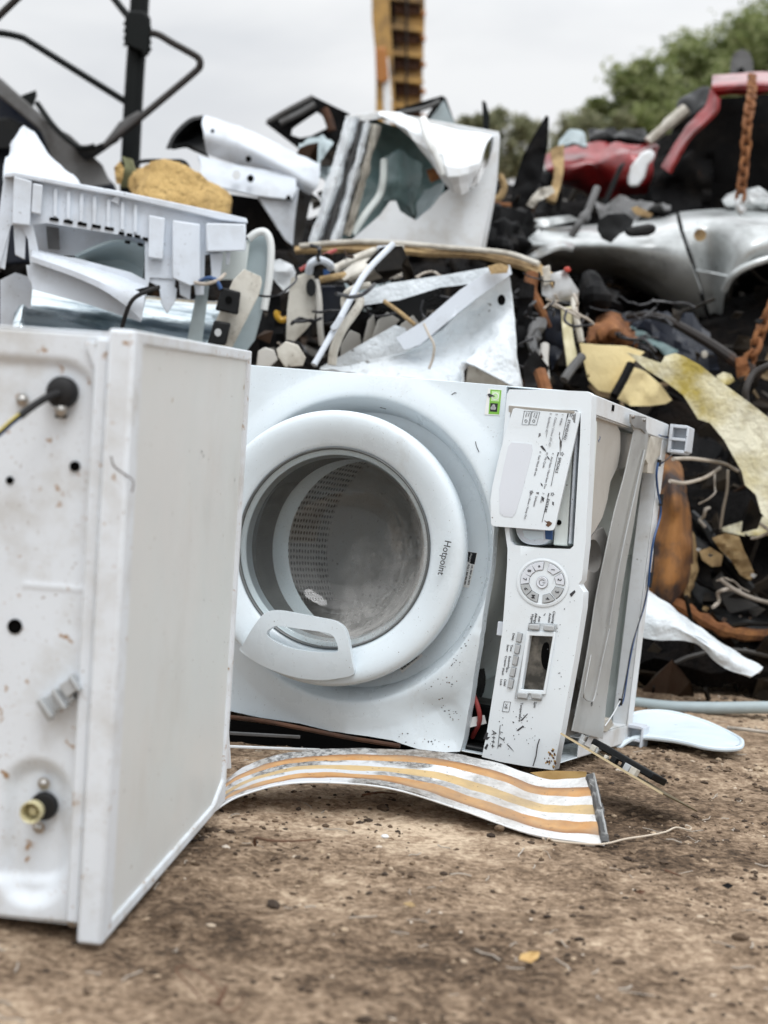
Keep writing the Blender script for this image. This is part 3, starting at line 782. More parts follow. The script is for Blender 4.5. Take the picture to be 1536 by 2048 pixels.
    fnh = lambda x, z: Vector((x, -.058 + .016 * min(1, max(0, (math.hypot(x - cx, z - cz) - .150) / .075)) ** 2 + .004 * math.sin((x - cx) * 20), z))
    slab_into(mb, [hp(*p) for p in sm_(o_)], fnh, .013, [[hp(*p) for p in sm_(i_)]], step=.012, back=Yv)
    mb.build('door_handle', 'white_enamel', door, bevel=.0035, bseg=3, smooth=50)
    # brand lettering on the ring
    p = hit_d(897, 1081, -.042); q = hit_d(882, 1149, -.042)
    xd = (q - p).normalized(); yd = xd.cross(Vector((0, 1, 0))); L = (q - p).length
    yd = Vector((xd.z, 0, -xd.x)); yd = yd if yd.x > 0 else -yd
    t_ = lettering('Hotpoint', .0152, p + Vector((0, -.0035, 0)), xd + Vector((0, .02, 0)), yd + Vector((0, .16, 0)), 'print', door, 'brand_lettering', depth=.0006, bold=.00012)
    # --- gasket, drum and tub behind the glass
    mb = MB(); mb.lathe([(.176, -.008), (.170, .004), (.163, .002), (.160, -.020), (.152, -.035), (.158, -.048), (.150, -.062), (.156, -.070)], D(.008), ax, Xv, 96); mb.build('door_gasket', 'gasket', M0)
    mb = MB(); RD = .222; y0, y1 = .082, .39; seg = 144; ny = 8; vs = []; uvs = []
    for i in range(ny + 1):
        for k in range(seg + 1):
            a = 2 * math.pi * k / seg; y = y0 + (y1 - y0) * i / ny
            vs.append((cx + RD * math.cos(a), y, cz + RD * math.sin(a))); uvs.append((k / seg * 120, i / ny * 27))
    mb.add(vs, [(i * (seg + 1) + k, i * (seg + 1) + k + 1, (i + 1) * (seg + 1) + k + 1, (i + 1) * (seg + 1) + k) for i in range(ny) for k in range(seg)])
    mb.uv = uvs
    drum = mb.build('drum', 'drum_perforated', M0, smooth=80)
    mb = MB(); mb.lathe([(.157, 0), (.165, .006), (.205, .004), (RD, -.006)], D(y0 + .001), ax, Xv, 96); mb.build('drum_lip', 'steel', drum)
    # drum back: pressed spider
    mb = MB(); vs = []; nr, na = 26, 144
    for i in range(nr + 1):
        for k in range(na):
            r = RD * i / nr; a = 2 * math.pi * k / na
            dd = .012 * max(0, math.cos(3 * a + .6)) ** 2 * min(1, max(0, (RD * .92 - r) / .03)) * min(1, r / .05)
            dd += .01 * (1 if r < .05 else max(0, 1 - (r - .05) / .02))
            vs.append((cx + r * math.cos(a), y1 - dd, cz + r * math.sin(a)))
    mb.add(vs, [(i * na + k, i * na + (k + 1) % na, (i + 1) * na + (k + 1) % na, (i + 1) * na + k) for i in range(nr) for k in range(na)]); mb.build('drum_back', 'drum_back', drum, smooth=60)
    for j, a in enumerate((rad(222), rad(342), rad(102))):
        mb = MB(); e1 = Vector((math.cos(a), 0, math.sin(a))); e2 = Vector((-math.sin(a), 0, math.cos(a)))
        vs = []; sec = [(-.036, .001), (-.022, .030), (-.010, .052), (0, .057), (.010, .052), (.022, .030), (.036, .001)]
        for y, kx, kh in ((y0 + .006, .7, .55), (y0 + .03, .9, .9), (y0 + .14, 1, 1), (y1 - .03, 1, 1), (y1 - .004, .9, .9)):
            for s_, hh in sec: vs.append(D(0) + Vector((0, y, 0)) + e1 * (RD - .002 - hh * kh) + e2 * s_ * kx)
        ns = len(sec); mb.add(vs, [(i * ns + k, i * ns + k + 1, (i + 1) * ns + k + 1, (i + 1) * ns + k) for i in range(4) for k in range(ns - 1)] + [tuple(range(ns))])
        mb.build('drum_paddle', 'steel', drum, smooth=60)
    mb = MB(); mb.lathe([(.175, .058), (.246, .058), (.252, .066), (.252, .45), (.10, .46)], D(0), Yv, Xv, 72); mb.build('outer_tub', 'interior_grey', M0, smooth=50)
    # --- cabinet shell
    X0 = -.845; mb = MB()
    mb.bb((X0, .014, MH - .0022), (-.012, MD, MH)); mb.bb((X0, .034, .001), (-.012, MD, .003))
    mb.bb((X0 - .002, .014, .001), (X0, MD, MH))
    mb.build('cabinet_side', 'white_enamel', M0, bevel=.0015)
    # rear wall with pressed shapes, seen from inside through the open top
    mb = MB(); nx, nz = 90, 110; vs = []
    def sm(d, w_):
        k = min(max(.5 - d / w_, 0), 1); return k * k * (3 - 2 * k)
    for j in range(nz + 1):
        for i in range(nx + 1):
            x = X0 + (-.012 - X0) * i / nx; z = .003 + (MH - .006) * j / nz; y = MD - .004
            y += -.012 * sm(math.hypot((x + .10), z - .44) - .075, .02)
            y += .014 * sm(math.hypot(max(abs(x + .13) - .05, 0), max(abs(z - .22) - .10, 0)) - .03, .016)
            y += -.008 * sm(abs(z - .345) - .006, .012)
            y += -.004 * sm(abs(x + .30 - (z - .2) * .2) - .006, .012)
            vs.append((x, y, z))
    mb.add(vs, [(j * (nx + 1) + i, j * (nx + 1) + i + 1, (j + 1) * (nx + 1) + i + 1, (j + 1) * (nx + 1) + i) for j in range(nz) for i in range(nx)])
    mb.build('rear_panel', 'interior_grey', M0, solid=.0015)
    # rim rails of the open top: upper, rear, lower
    mb = MB(); mb.bb((-.0135, .028, MH - .030), (-.0115, MD, MH - .0005)); mb.bb((-.030, .028, MH - .0042), (-.0136, MD, MH - .0024)); mb.bb((-.034, .030, MH - .032), (-.0136, MD - .02, MH - .030))
    mb.build('top_rail', 'white_plain', M0, bevel=.001)
    mb = MB(); mb.bb((-.0135, MD - .034, .002), (-.0115, MD + .0005, MH - .0305)); mb.bb((-.04, MD - .0362, .032), (-.0136, MD - .0345, MH - .034)); mb.build('rear_rail', 'white_plain', M0, bevel=.001)
    mb = MB(); mb.bb((-.0135, .19, .002), (-.0115, MD - .0345, .034)); mb.bb((-.046, .19, .034), (-.0136, MD - .037, .036)); mb.build('bottom_rail', 'white_plain', M0, bevel=.001)
    for px, py in ((1226, 816), (1268, 1462)):
        p = h(px, py, 0, -.011); MB().bb((p.x - .0002, p.y - .006, p.z - .005), (p.x + .0006, p.y + .006, p.z + .005)).build('slot', 'hole', M0)
    # diagonal strap brace
    X = lambda x, y, v: h(x, y, 0, v)
    o_ = [(1262, 850), (1268, 862), (1262, 895), (1241, 990), (1216, 1105), (1190, 1250), (1165, 1380), (1146, 1462), (1205, 1478), (1214, 1410), (1234, 1290), (1256, 1150), (1278, 1000), (1293, 905), (1296, 872), (1290, 858)]
    L = [X(x, y, -.004) for x, y in o_]
    mb = MB(); slab_into(mb, [(p.y, p.z) for p in L], lambda y, z: Vector((-.003 - .012 * math.sin(min(1, max(0, z / .56)) * math.pi) * .5 + .0025 * noise.noise(Vector((y * 14, z * 9, 1))), y, z)), .0022, step=.02, back=-Xv)
    br = mb.build('strap_brace', 'brace_steel', M0, bevel=.0008)
    for a_, b_, wd in (([(1288, 900), (1270, 990), (1244, 1120), (1222, 1250)], 0, .0016), ([(1222, 1258), (1205, 1330), (1190, 1395), (1182, 1402), (1172, 1398), (1170, 1385), (1185, 1310)], 0, .0012)):
        MB().tube(spline([X(x, y, -.0005) + Xv * (-.0085 * math.sin(min(1, max(0, X(x, y, 0).z / .56)) * math.pi) * .5 + .001) for x, y in a_], 6), wd, 6).build('pressed_rib', 'steel', br)
    p = [X(x, y, .001) for x, y in ((1262, 828), (1293, 834), (1292, 868), (1283, 858), (1270, 856), (1262, 846))]
    mb = MB(); slab_into(mb, [(q.y, q.z) for q in p], lambda y, z: Vector((.0008, y, z)), .003, back=-Xv); mb.build('brace_tab', 'steel', br, bevel=.0006)
    for px, py in ((1266, 834), (1288, 840)):
        MB().cyl(X(px, py, .001), Xv, .003, .003, 12).build('screw', 'screw', br)
    # soap dispenser housing, its neck, and the concrete weight
    def xs(o__, v, th, name, mt, par=M0, bev=.004, step=.03, amp=.0):
        L_ = [X(x, y, v) for x, y in o__]; m_ = MB()
        slab_into(m_, [(q.y, q.z) for q in L_], lambda y, z: Vector((v + amp * noise.noise(Vector((y * 10, z * 10, 4))), y, z)), th, step=step, back=-Xv)
        return m_.build(name, mt, par, bevel=bev, bseg=3, smooth=45)
    disp = xs([(1150, 822), (1183, 828), (1212, 834), (1230, 845), (1238, 862), (1240, 900), (1236, 935), (1222, 965), (1216, 1000), (1205, 1035), (1190, 1062), (1168, 1090), (1150, 1085)], -.022, .11, 'soap_dispenser', 'beige_plastic', amp=.004)
    xs([(1236, 862), (1282, 872), (1279, 945), (1250, 940), (1234, 930)], -.035, .05, 'dispenser_neck', 'beige_plastic', disp)
    xs([(1250, 935), (1268, 938), (1268, 958), (1253, 954)], -.032, .012, 'clip', 'beige_plastic', disp, .002)
    holes = [ellipse(1187, 1112, 17, 33, 28), ellipse(1152, 1392, 15, 36, 28)]
    o_ = [(1146, 1096), (1168, 1088), (1196, 1060), (1208, 1055), (1216, 1075), (1212, 1105), (1196, 1260), (1176, 1380), (1166, 1478), (1090, 1475), (1112, 1300)]
    m_ = MB(); tq = lambda L_: [(X(x, y, -.03).y, X(x, y, -.03).z) for x, y in L_]
    slab_into(m_, tq(o_), lambda y, z: Vector((-.03 + .003 * noise.noise(Vector((y * 10, z * 10, 4))), y, z)), .055, [tq(hh) for hh in holes], step=.03, back=-Xv)
    cw = m_.build('counterweight', 'concrete', M0, bevel=.006, bseg=3, smooth=45)
    for hh in holes:
        L_ = [X(x, y, -.03) for x, y in hh]; c_ = sum(L_, Vector()) / len(L_); m_ = MB(); n_ = len(L_); rows_ = []
        for k_, dx in ((1.02, -.006), (.93, -.016), (.80, -.038), (.72, -.05)): rows_ += [c_ + (q - c_) * k_ + Xv * dx for q in L_]
        m_.add(rows_, [(i * n_ + j, i * n_ + (j + 1) % n_, (i + 1) * n_ + (j + 1) % n_, (i + 1) * n_ + j) for i in range(3) for j in range(n_)] + [tuple(3 * n_ + j for j in range(n_))])
        m_.build('weight_hole', 'concrete', cw)
    mk = X(1198, 876, -.017); lettering('2', .014, mk, Yv * .8 + Zv * -.6, Zv * .8 + Yv * .6, 'wire_blue', disp, 'ink_mark')
    lettering('PA', .012, X(1182, 965, -.016), Zv + Yv * -.3, -Yv + Zv * -.3, 'print_grey', disp, 'moulded_mark')
    m_ = MB(); m_.cyl((-.30, .10, .085), Yv, .070, .20, 32); m_.cyl((-.30, .09, .085), Yv, .05, .01, 24); m_.bb((-.36, .14, .004), (-.24, .26, .03)); m_.build('motor_gap_fill', 'black_scrap', M0, bevel=.002)  # dark block added to blacken the gap beside the control panel
    m_ = MB(); m_.bb((-.225, .05, .0045), (-.07, .40, .012)); m_.bb((-.20, .09, .012), (-.10, .19, .075)); m_.build('pump_gap_fill', 'black_plastic', M0, bevel=.004)  # dark floor plate and block added to blacken the same gap
    m_ = MB(); m_.tube(spline([(-.23, .06, .10), (-.20, .05, .07), (-.17, .06, .10), (-.14, .05, .06), (-.16, .08, .02)], 6), .004, 8); m_.build('wire', 'wire_red', M0)
    xs([(1098, 1500), (1118, 1502), (1122, 1470), (1102, 1466)], -.05, .03, 'connector', 'white_plain', bev=.002)
    # white pressure-switch plate with wires
    xs([(1302, 872), (1325, 874), (1336, 890), (1330, 905), (1318, 912), (1310, 925), (1309, 948), (1295, 946), (1296, 928), (1292, 920)], -.012, .010, 'switch_plate', 'cream_plastic', bev=.002)
    for a_, mt, r_ in (([(1322, 872), (1340, 875), (1351, 886), (1346, 905), (1330, 922), (1318, 925)], 'wire_black', .0012), ([(1318, 870), (1345, 880), (1353, 895), (1338, 915), (1322, 928)], 'wire_blue', .001),
                       ([(1316, 925), (1313, 950), (1316, 985), (1321, 1010), (1320, 1035), (1307, 1080), (1300, 1130), (1297, 1170)], 'wire_blue', .0022), ([(1320, 1035), (1309, 1085), (1307, 1130), (1303, 1168)], 'wire_black', .0010),
                       ([(1297, 1170), (1288, 1215), (1272, 1265), (1258, 1330), (1247, 1400), (1238, 1412)], 'wire_blue', .0013), ([(1296, 1172), (1284, 1225), (1264, 1290), (1254, 1345), (1242, 1408)], 'wire_black', .0011),
                       ([(1240, 1402), (1228, 1425), (1210, 1452)], 'white_plain', .0011)):
        MB().tube(spline([X(x, y, -.006) for x, y in a_], 6), r_, 8).build('wire', mt, M0)
    for px, py, a_ in ((1322, 1000, .011), (1300, 1160, .014), (1318, 926, .006), (1241, 1404, .006)):
        p = X(px, py, -.006); MB().tube([p + Zv * -a_, p + Zv * a_], .0038, 10).build('tape_wrap', 'rubber', M0)
    xs([(1204, 1440), (1222, 1436), (1228, 1450), (1214, 1464), (1200, 1462)], -.008, .02, 'connector', 'cream_plastic', bev=.002)
    # hinge blocks on the back edge
    for x0, y0_, yw in ((1352, 858, 0), (1262, 1452, 0)):
        p = h(x0, y0_, 1, MD + .001); k = MB()
        for (sx, sz, ex, ez) in ((0, 0, .006, .052), (.0062, 0, .0315, .006), (.0062, .0225, .0315, .028), (.0062, .046, .0315, .052), (.0317, .004, .036, .050)):
            k.bb((p.x - .004 + sx, p.y - .03, p.z - .046 + sz), (p.x - .004 + ex, p.y + .012, p.z - .046 + ez))
        k.bb((p.x - .002, p.y - .006, p.z - .044), (p.x + .03, p.y + .010, p.z + .004))
        k.build('spacer_block', 'white_plastic', M0, bevel=.001)
    return M0
MAIN = main_machine()

def fascia():
    M0 = MAIN; h = MW.hit; Yv = Vector((0, 1, 0)); Xv = Vector((1, 0, 0)); Zv = Vector((0, 0, 1)); FY = -.006
    f2 = lambda x, y, v=FY: (h(x, y, 1, v).x, h(x, y, 1, v).z)
    flat = lambda v: (lambda x, z: Vector((x, v, z)))
    o_ = [(1019, 779), (1100, 780), (1176, 783), (1184, 790), (1183, 830), (1178, 960), (1171, 1090), (1163, 1160), (1157, 1168), (1160, 1174), (1167, 1184), (1165, 1215), (1148, 1320), (1122, 1460), (1106, 1541), (1050, 1533), (1000, 1524), (963, 1514), (972, 1470), (988, 1370), (1000, 1290), (1004, 1262), (1009, 1200), (1014, 1130), (1015, 1098), (1010, 1060), (1003, 980), (1004, 900), (1010, 840), (1014, 790)]
    hole = [(1022, 815), (1154, 821), (1162, 827), (1161, 870), (1153, 1000), (1147, 1092), (1140, 1098), (1080, 1096), (1028, 1090), (1021, 1082), (1017, 1040), (1012, 960), (1016, 880)]
    disp = [(1060, 1271), (1106, 1273), (1088, 1381), (1043, 1379)]
    mb = MB(); 
    def bow(x, z): return Vector((x, FY + .0015 * math.sin(z * 9) + .004 * max(0, .12 - z) / .12 * max(0, (x + .16) / .15), z))
    slab_into(mb, [f2(*p) for p in o_], bow, .026, [[f2(*p) for p in hole], [f2(*p) for p in disp]], step=.022, back=Yv)
    fa = mb.build('control_panel', 'white_fascia', M0, bevel=.004, bseg=3, smooth=50)
    # right-hand return wall with crack
    p = [f2(1167, 1184), f2(1122, 1460)]
    k = MB(); k.tube([h(1079, 1478, 1, FY - .001), h(1075, 1490, 1, FY - .0012), h(1072, 1512, 1, FY - .001), h(1066, 1532, 1, FY - .001)], .0009, 5)
    k.build('crack', 'print', fa)
    # lug on the left edge
    q = h(1001, 1257, 1, FY + .014); MB().bb((q.x - .004, q.y - .005, q.z - .011), (q.x + .006, q.y + .006, q.z + .011)).build('clip_lug', 'white_plastic', fa, bevel=.001)
    # --- drawer pocket
    mb = MB(); hl = [f2(*p) for p in hole]; cx_ = sum(p[0] for p in hl) / len(hl); cz_ = sum(p[1] for p in hl) / len(hl)
    n = len(hl); rows = [Vector((cx_ + (x - cx_) * .99, FY + .012, cz_ + (z - cz_) * .99)) for x, z in hl] + [Vector((cx_ + (x - cx_) * .97, .085, cz_ + (z - cz_) * .97)) for x, z in hl]
    mb.add(rows, [(i, (i + 1) % n, n + (i + 1) % n, n + i) for i in range(n)] + [tuple(range(n, 2 * n))])
    mb.build('drawer_pocket', 'interior_grey', fa)
    mb = MB(); slab_into(mb, [f2(*p, .012) for p in ((1110, 1030), (1128, 960), (1140, 880), (1146, 880), (1134, 1092), (1106, 1090))], flat(.012), .03, back=Yv)
    mb.build('slide_rail', 'interior_grey', fa, bevel=.002)
    c = h(1118, 1045, 1, .011); MB().cyl(c, -Yv, .0042, .0006, 20).build('rail_hole', 'hole', fa)
    mb = MB(); slab_into(mb, [f2(*p, .006) for p in ((1150, 850), (1156, 850), (1142, 1088), (1136, 1088))], flat(.006), .02, back=Yv); mb.build('slide_rail', 'white_plastic', fa, bevel=.002)
    # detergent tray end peeping out below the drawer front
    mb = MB(); slab_into(mb, [f2(*p, .004) for p in [(q.x, q.y) for q in spline([Vector((x, y, 0)) for x, y in ((1030, 1045), (1034, 1068), (1046, 1084), (1068, 1090), (1092, 1086), (1100, 1070), (1102, 1040))], 4)]], flat(.004), .06, back=Yv)
    tr = mb.build('detergent_tray', 'white_plastic', fa, bevel=.004, bseg=3)
    mb = MB(); slab_into(mb, [f2(*p, .002) for p in ((1044, 1060), (1086, 1063), (1086, 1078), (1060, 1080), (1048, 1074))], flat(.0032), .004, back=Yv); mb.build('tray_cup', 'tub_white', tr, bevel=.001)
    mb = MB(); slab_into(mb, [f2(*p, .002) for p in ((1089, 1056), (1104, 1060), (1104, 1080), (1090, 1078))], flat(.0028), .004, back=Yv); mb.build('siphon_cap', 'wire_blue', tr, bevel=.001)
    # --- drawer front, hanging askew
    dv = lambda x, z: Vector((x, -.010 - .012 * min(1, max(0, (-.115 - x) / .09)) - .006 * min(1, max(0, (.52 - z) / .12)), z))
    L = [(1024, 817), (1029, 815), (1152, 822), (1158, 825), (1157, 832), (1132, 950), (1110, 1054), (1106, 1060), (1098, 1061), (992, 1053), (985, 1051), (983, 1046), (982, 1000), (985, 974), (998, 910), (1010, 860)]
    mb = MB(); slab_into(mb, [f2(*p, -.016) for p in L], dv, .005, step=.015, back=Yv)
    dr = mb.build('drawer_front', 'white_fascia', M0, bevel=.0016, bseg=2)
    gp = [(1014, 892), (1020, 884), (1050, 886), (1060, 888), (1062, 900), (1042, 985), (1030, 1026), (1024, 1034), (1006, 1033), (999, 1026), (998, 1000), (998, 975), (1006, 930)]
    mb = MB(); slab_into(mb, [f2(*p, -.019) for p in gp], lambda x, z: dv(x, z) + Vector((0, -.0007, 0)), .0012, step=.015, back=Yv)
    mb.build('finger_grip', 'grip_grey', dr, smooth=40)
    # printing on the drawer front; text runs down, tops to the right
    a0, a1 = dv(*f2(1136, 830, -.016)), dv(*f2(1095, 1010, -.018)); xd = (a1 - a0).normalized(); nv = Vector((0, -1, 0)); yd = nv.cross(xd).normalized()
    if yd.x < 0: yd = -yd
    def T(s_, px, py, size, m_='print', par=dr, v=-.017, off=.0009, x_=None, y_=None, al='LEFT', nm='lettering'):
        x, z = f2(px, py, v); b_ = dv(x, z) if par is dr else bow(x, z)
        return lettering(s_, size, b_ + Vector((0, -off, 0)), x_ or xd, y_ or yd, m_, par, nm, al, .0002)
    def line(p, q, r, par, m_='print', nm='printed_line', v=-.017):
        b = [dv(*f2(*w_, v)) if par is dr else bow(*f2(*w_, v)) for w_ in (p, q)]
        MB().bar(b[0] + Vector((0, -.0007, 0)), b[1] + Vector((0, -.0007, 0)), r, .0006, up=(0, 1, 0)).build(nm, m_, par)
    for s_, px, py in (('STANDARD', 1136, 838), ('SPECIALS', 1118, 914), ('EXTRAS', 1096, 997)): T(s_, px, py, .0062)
    for p, q in (((1133, 826), (1119, 893)), ((1114, 904), (1101, 972)), ((1097, 986), (1084, 1044))): line(p, q, .0006, dr)
    for p, q in (((1134, 826), (1132, 834)), ((1115, 904), (1113, 911)), ((1097, 986), (1095, 993))): line(p, q, .0016, dr)
    for s_, px, py, z_ in (('1   White', 1123, 827, .0046), ('2   Cotton / Colour 60\u00b0 40\u00b0', 1111, 826, .0046), ('3   Synthetics 40\u00b0', 1099, 825, .0046), ('4   Anti Stain / Hand Stain Duo', 1104, 905, .0046), ('M   My Cycle', 1092, 904, .0046), ('6   Fast Wash 60 min', 1079, 902, .0046), ('7   Rinse', 1086, 985, .0046), ('8   Delicates', 1074, 984, .0046), ('Spin / Rinse / Pump Out', 1062, 982, .0046)):
        T(s_, px, py, z_, 'print_grey')
    for px, py in ((1140, 829), (1122, 907), (1104, 988), (1062, 984)):     # little programme symbols
        b_ = dv(*f2(px, py, -.017)) + Vector((0, -.0005, 0)); k = MB(); k.lathe([(.0022, 0), (.0022, .0004), (.0016, .0004), (.0016, 0)], b_, (0, -1, 0), Xv, 10)
        for a in range(5): 
            e = Vector((math.cos(a * 1.257), 0, math.sin(a * 1.257))); k.bar(b_ + e * .0026, b_ + e * .0034, .0006, .0005, up=(0, 1, 0))
        k.build('printed_symbol', 'print', dr)
    for ox in (0, 1):                                                      # two outlined symbol boxes
        c0 = [(1062, 822), (1077, 823), (1070, 849), (1056, 848)] if ox else [(1046, 821), (1060, 822), (1054, 849), (1041, 848)]
        b_ = [dv(*f2(*q, -.017)) + Vector((0, -.0004, 0)) for q in c0]; k = MB(); k.tube(b_, .0004, 4, closed=True)
        m_ = (b_[2] + b_[3]) / 2 * .72 + (b_[0] + b_[1]) / 2 * .28; k.lathe([(.0024, 0), (.0024, .0004), (.0018, .0004), (.0018, 0)], m_, (0, -1, 0), Xv, 12)
        k.build('symbol_box', 'print', dr)
        T('Energy' if ox else 'Auto', c0[0][0] + 10, c0[0][1] + 3, .0032, 'print_grey'); T('Saver' if ox else 'Dose', c0[0][0] + 5, c0[0][1] + 3, .0032, 'print_grey')
    # scuffs and torn specks on the drawer front
    def blot(pts, par, m_='print', v=-.017, off=.0006, nm='scuff'):
        vs2 = [f2(*q, v) for q in pts]; k = MB(); fn = (lambda x, z: dv(x, z) + Vector((0, -off, 0))) if par is dr else (lambda x, z: bow(x, z) + Vector((0, -off, 0)))
        slab_into(k, vs2, fn, .0004, back=Yv); k.build(nm, m_, par)
    for pts, m_ in (([(1078, 892), (1082, 890), (1088, 898), (1090, 903), (1084, 899)], 'print'), ([(1091, 910), (1096, 915), (1098, 919), (1094, 917)], 'print'), ([(1080, 965), (1084, 969), (1084, 973), (1081, 970)], 'print'), ([(1104, 1003), (1107, 1004), (1107, 1011), (1104, 1009)], 'print'),
                    ([(1088, 1040), (1093, 1043), (1098, 1042), (1104, 1046), (1102, 1050), (1096, 1054), (1091, 1050), (1094, 1047)], 'twig'), ([(1072, 985), (1077, 984), (1076, 989)], 'print'), ([(1089, 1018), (1093, 1020), (1092, 1022)], 'print'), ([(1075, 866), (1078, 865), (1079, 870), (1074, 874)], 'print_grey'),
                    ([(1082, 992), (1088, 996), (1086, 1004), (1083, 999)], 'print')): blot(pts, dr, m_)
    # --- programme dial
    dcn = h(1085, 1165, 1, FY); fxd = -Zv; fyd = Xv
    mb = MB(); mb.lathe([(.038, .0004), (.0345, .0012), (.033, .0002), (.017, .0006), (0, .0006)], dcn, -Yv, Xv, 64)
    SX = 1.13
    for v in mb.v: v.x = dcn.x + (v.x - dcn.x) * SX
    mb.build('dial_plate', 'white_fascia', fa)
    for a, s_ in ((109, '*'), (59, '1'), (18, '2'), (-26, '3'), (-66, '4'), (-114, 'M'), (-149, '6'), (176, '7'), (143, '8')):
        w_ = 17; r0, r1 = .0195, .0318; L_ = []
        for i in range(7): b_ = rad(a - w_ + 2 * w_ * i / 6); L_.append((dcn.x + SX * r1 * math.cos(b_), dcn.z + r1 * math.sin(b_)))
        for i in range(6, -1, -1): b_ = rad(a - w_ * .86 + 2 * w_ * .86 * i / 6); L_.append((dcn.x + SX * r0 * math.cos(b_), dcn.z + r0 * math.sin(b_)))
        k = MB(); slab_into(k, L_, flat(FY - .0022), .003, back=Yv); bt = k.build('program_button', 'button_grey' if s_ in '34M6' else 'grip_grey', fa, bevel=.0006)
        k = MB(); k.tube([Vector((x, FY - .0008, z)) for x, z in L_], .0006, 4, closed=True); k.build('button_gap', 'print', bt)
        cc_ = Vector((dcn.x + SX * .0258 * math.cos(rad(a)), FY - .0026, dcn.z + .0258 * math.sin(rad(a))))
        lettering(s_, .0085, cc_, fxd, fyd, 'print', bt, 'digit', 'CENTER', .0002, .0001)
    k = MB(); k.lathe([(.0092, .0006), (.0092, .0024), (.0082, .003), (.006, .0022), (0, .0022)], dcn, -Yv, Xv, 40); pb = k.build('power_button', 'grip_grey', fa)
    k = MB(); k.lathe([(.0096, .0012), (.0096, .0018), (.0090, .0018)], dcn, -Yv, Xv, 40)
    k.tube([dcn + Vector((.0044 * math.cos(a), -.0026, .0044 * math.sin(a))) for a in [rad(40 + 280 * i / 20) for i in range(21)]], .0004, 4); k.tube([dcn + Vector((.001, -.0026, 0)), dcn + Vector((.0055, -.0026, 0))], .0004, 4); k.build('power_symbol', 'print', pb)
    # --- display block
    ol2 = [(1059, 1246), (1114, 1249), (1083, 1401), (1030, 1397)]; n4 = 4
    cxx = sum(f2(*p)[0] for p in disp) / 4; czz = sum(f2(*p)[1] for p in disp) / 4
    k = MB(); rr = []
    for L_, y in ((ol2, FY + .0004), (ol2, FY - .0018)): rr += [Vector((f2(*p)[0], y, f2(*p)[1])) for p in L_]
    k.tube([Vector((f2(*p)[0], FY - .0004, f2(*p)[1])) for p in ol2], .0009, 6, closed=True); k.build('display_groove', 'button_grey', fa)
    k = MB(); rim = [(1054, 1262), (1112, 1264), (1092, 1389), (1036, 1386)]
    slab_into(k, [f2(*p) for p in rim], flat(FY - .0022), .0035, [[f2(*p) for p in disp]], back=Yv); dz = k.build('display_rim', 'white_fascia', fa, bevel=.001)
    k = MB(); slab_into(k, [f2(*p) for p in ((1058, 1268), (1109, 1270), (1090, 1384), (1041, 1382))], flat(FY + .010), .004, back=Yv); k.build('display_window', 'display_glass', dz)
    k = MB(); slab_into(k, [f2(*p, FY + .009) for p in ellipse(1092, 1312, 10, 28, 20) if p[0] < 1099], flat(FY + .0094), .001, back=Yv); k.build('display_hole', 'hole', dz)
    for a_, b_ in ((1070, 1254), (1099, 1256), (1046, 1391), (1074, 1392)):
        p = h(a_, b_, 1, FY); k = MB(); k.box((p.x, FY - .0022, p.z), (.0175, .006, .0092), Matrix.Rotation(rad(-4), 3, 'Y')); k.build('push_button', 'button_grey', fa, bevel=.0018)
    for i, (a_, b_) in enumerate(((1039, 1275), (1035, 1298), (1031, 1321), (1026, 1344), (1022, 1367))):
        p = h(a_, b_, 1, FY); Rm = Matrix.Rotation(rad(4), 3, 'Y'); k = MB(); k.box((p.x, FY - .001, p.z), (.0075, .004, .0135), Rm); bt = k.build('option_button', 'button_grey', fa, bevel=.0006)
        k = MB(); k.tube([p + Rm @ Vector((sx * .0042, -.0005, sz * .0072)) for sx, sz in ((-1, -1), (1, -1), (1, 1), (-1, 1))], .0004, 4, closed=True); k.build('button_gap', 'print', bt)
        for j, s_ in enumerate((('Delay',), ('Time', 'Saver'), ('Reduced', 'Creases'), ('Eco', 'Wash'), ('Child', 'Lock'))[i]): T(s_, a_ - 12 - j * 7.5, b_ - 9, .0052, 'print', fa, FY, .0005, fxd, fyd)
    for s_, px, py in (('Cleaning', 1108, 1222), ('Action', 1100, 1226), ('Anti', 1079, 1232), ('Allergy', 1072, 1226), ('Hygiene', 1065, 1228), ('Temperature', 1043, 1405), ('Spin', 1070, 1404)): T(s_, px, py, .0056, 'print', fa, FY, .0005, fxd, fyd)
    T('A+++', 988, 1461, .0115, 'print', fa, FY, .0006, fxd, fyd); T('1-', 1002, 1462, .007, 'print', fa, FY, .0006, fxd, fyd); T('7', 1003, 1473, .0125, 'print', fa, FY, .0006, fxd, fyd); T('kg', 1001, 1487, .006, 'print', fa, FY, .0006, fxd, fyd)
    line((1000, 1450), (995, 1497), .0007, fa, v=FY)
    q = [bow(*f2(*w_)) + Vector((0, -.0004, 0)) for w_ in ((1008, 1403), (1021, 1404), (1017, 1424), (1004, 1423))]; k = MB(); k.tube(q, .0005, 4, closed=True); k.build('symbol_box', 'print', fa)
    T('>II', 1012, 1407, .0075, 'print', fa, FY, .0005, fxd, fyd)
    # dents, scuffs, rust on the lower end
    rnd = random.Random(5)
    for pts in ([(966, 1478), (972, 1464), (976, 1466), (974, 1474), (980, 1474), (974, 1480)], [(968, 1496), (974, 1487), (976, 1491), (972, 1500)], [(1032, 1461), (1045, 1451), (1047, 1453), (1036, 1462)], [(1040, 1441), (1054, 1427), (1055, 1428), (1043, 1442)], [(1012, 1488), (1017, 1491), (1027, 1503), (1019, 1496)], [(1139, 1188), (1149, 1180), (1151, 1184), (1142, 1194)], [(1086, 1231), (1091, 1226), (1089, 1231)]):
        blot(pts, fa, 'print', FY)
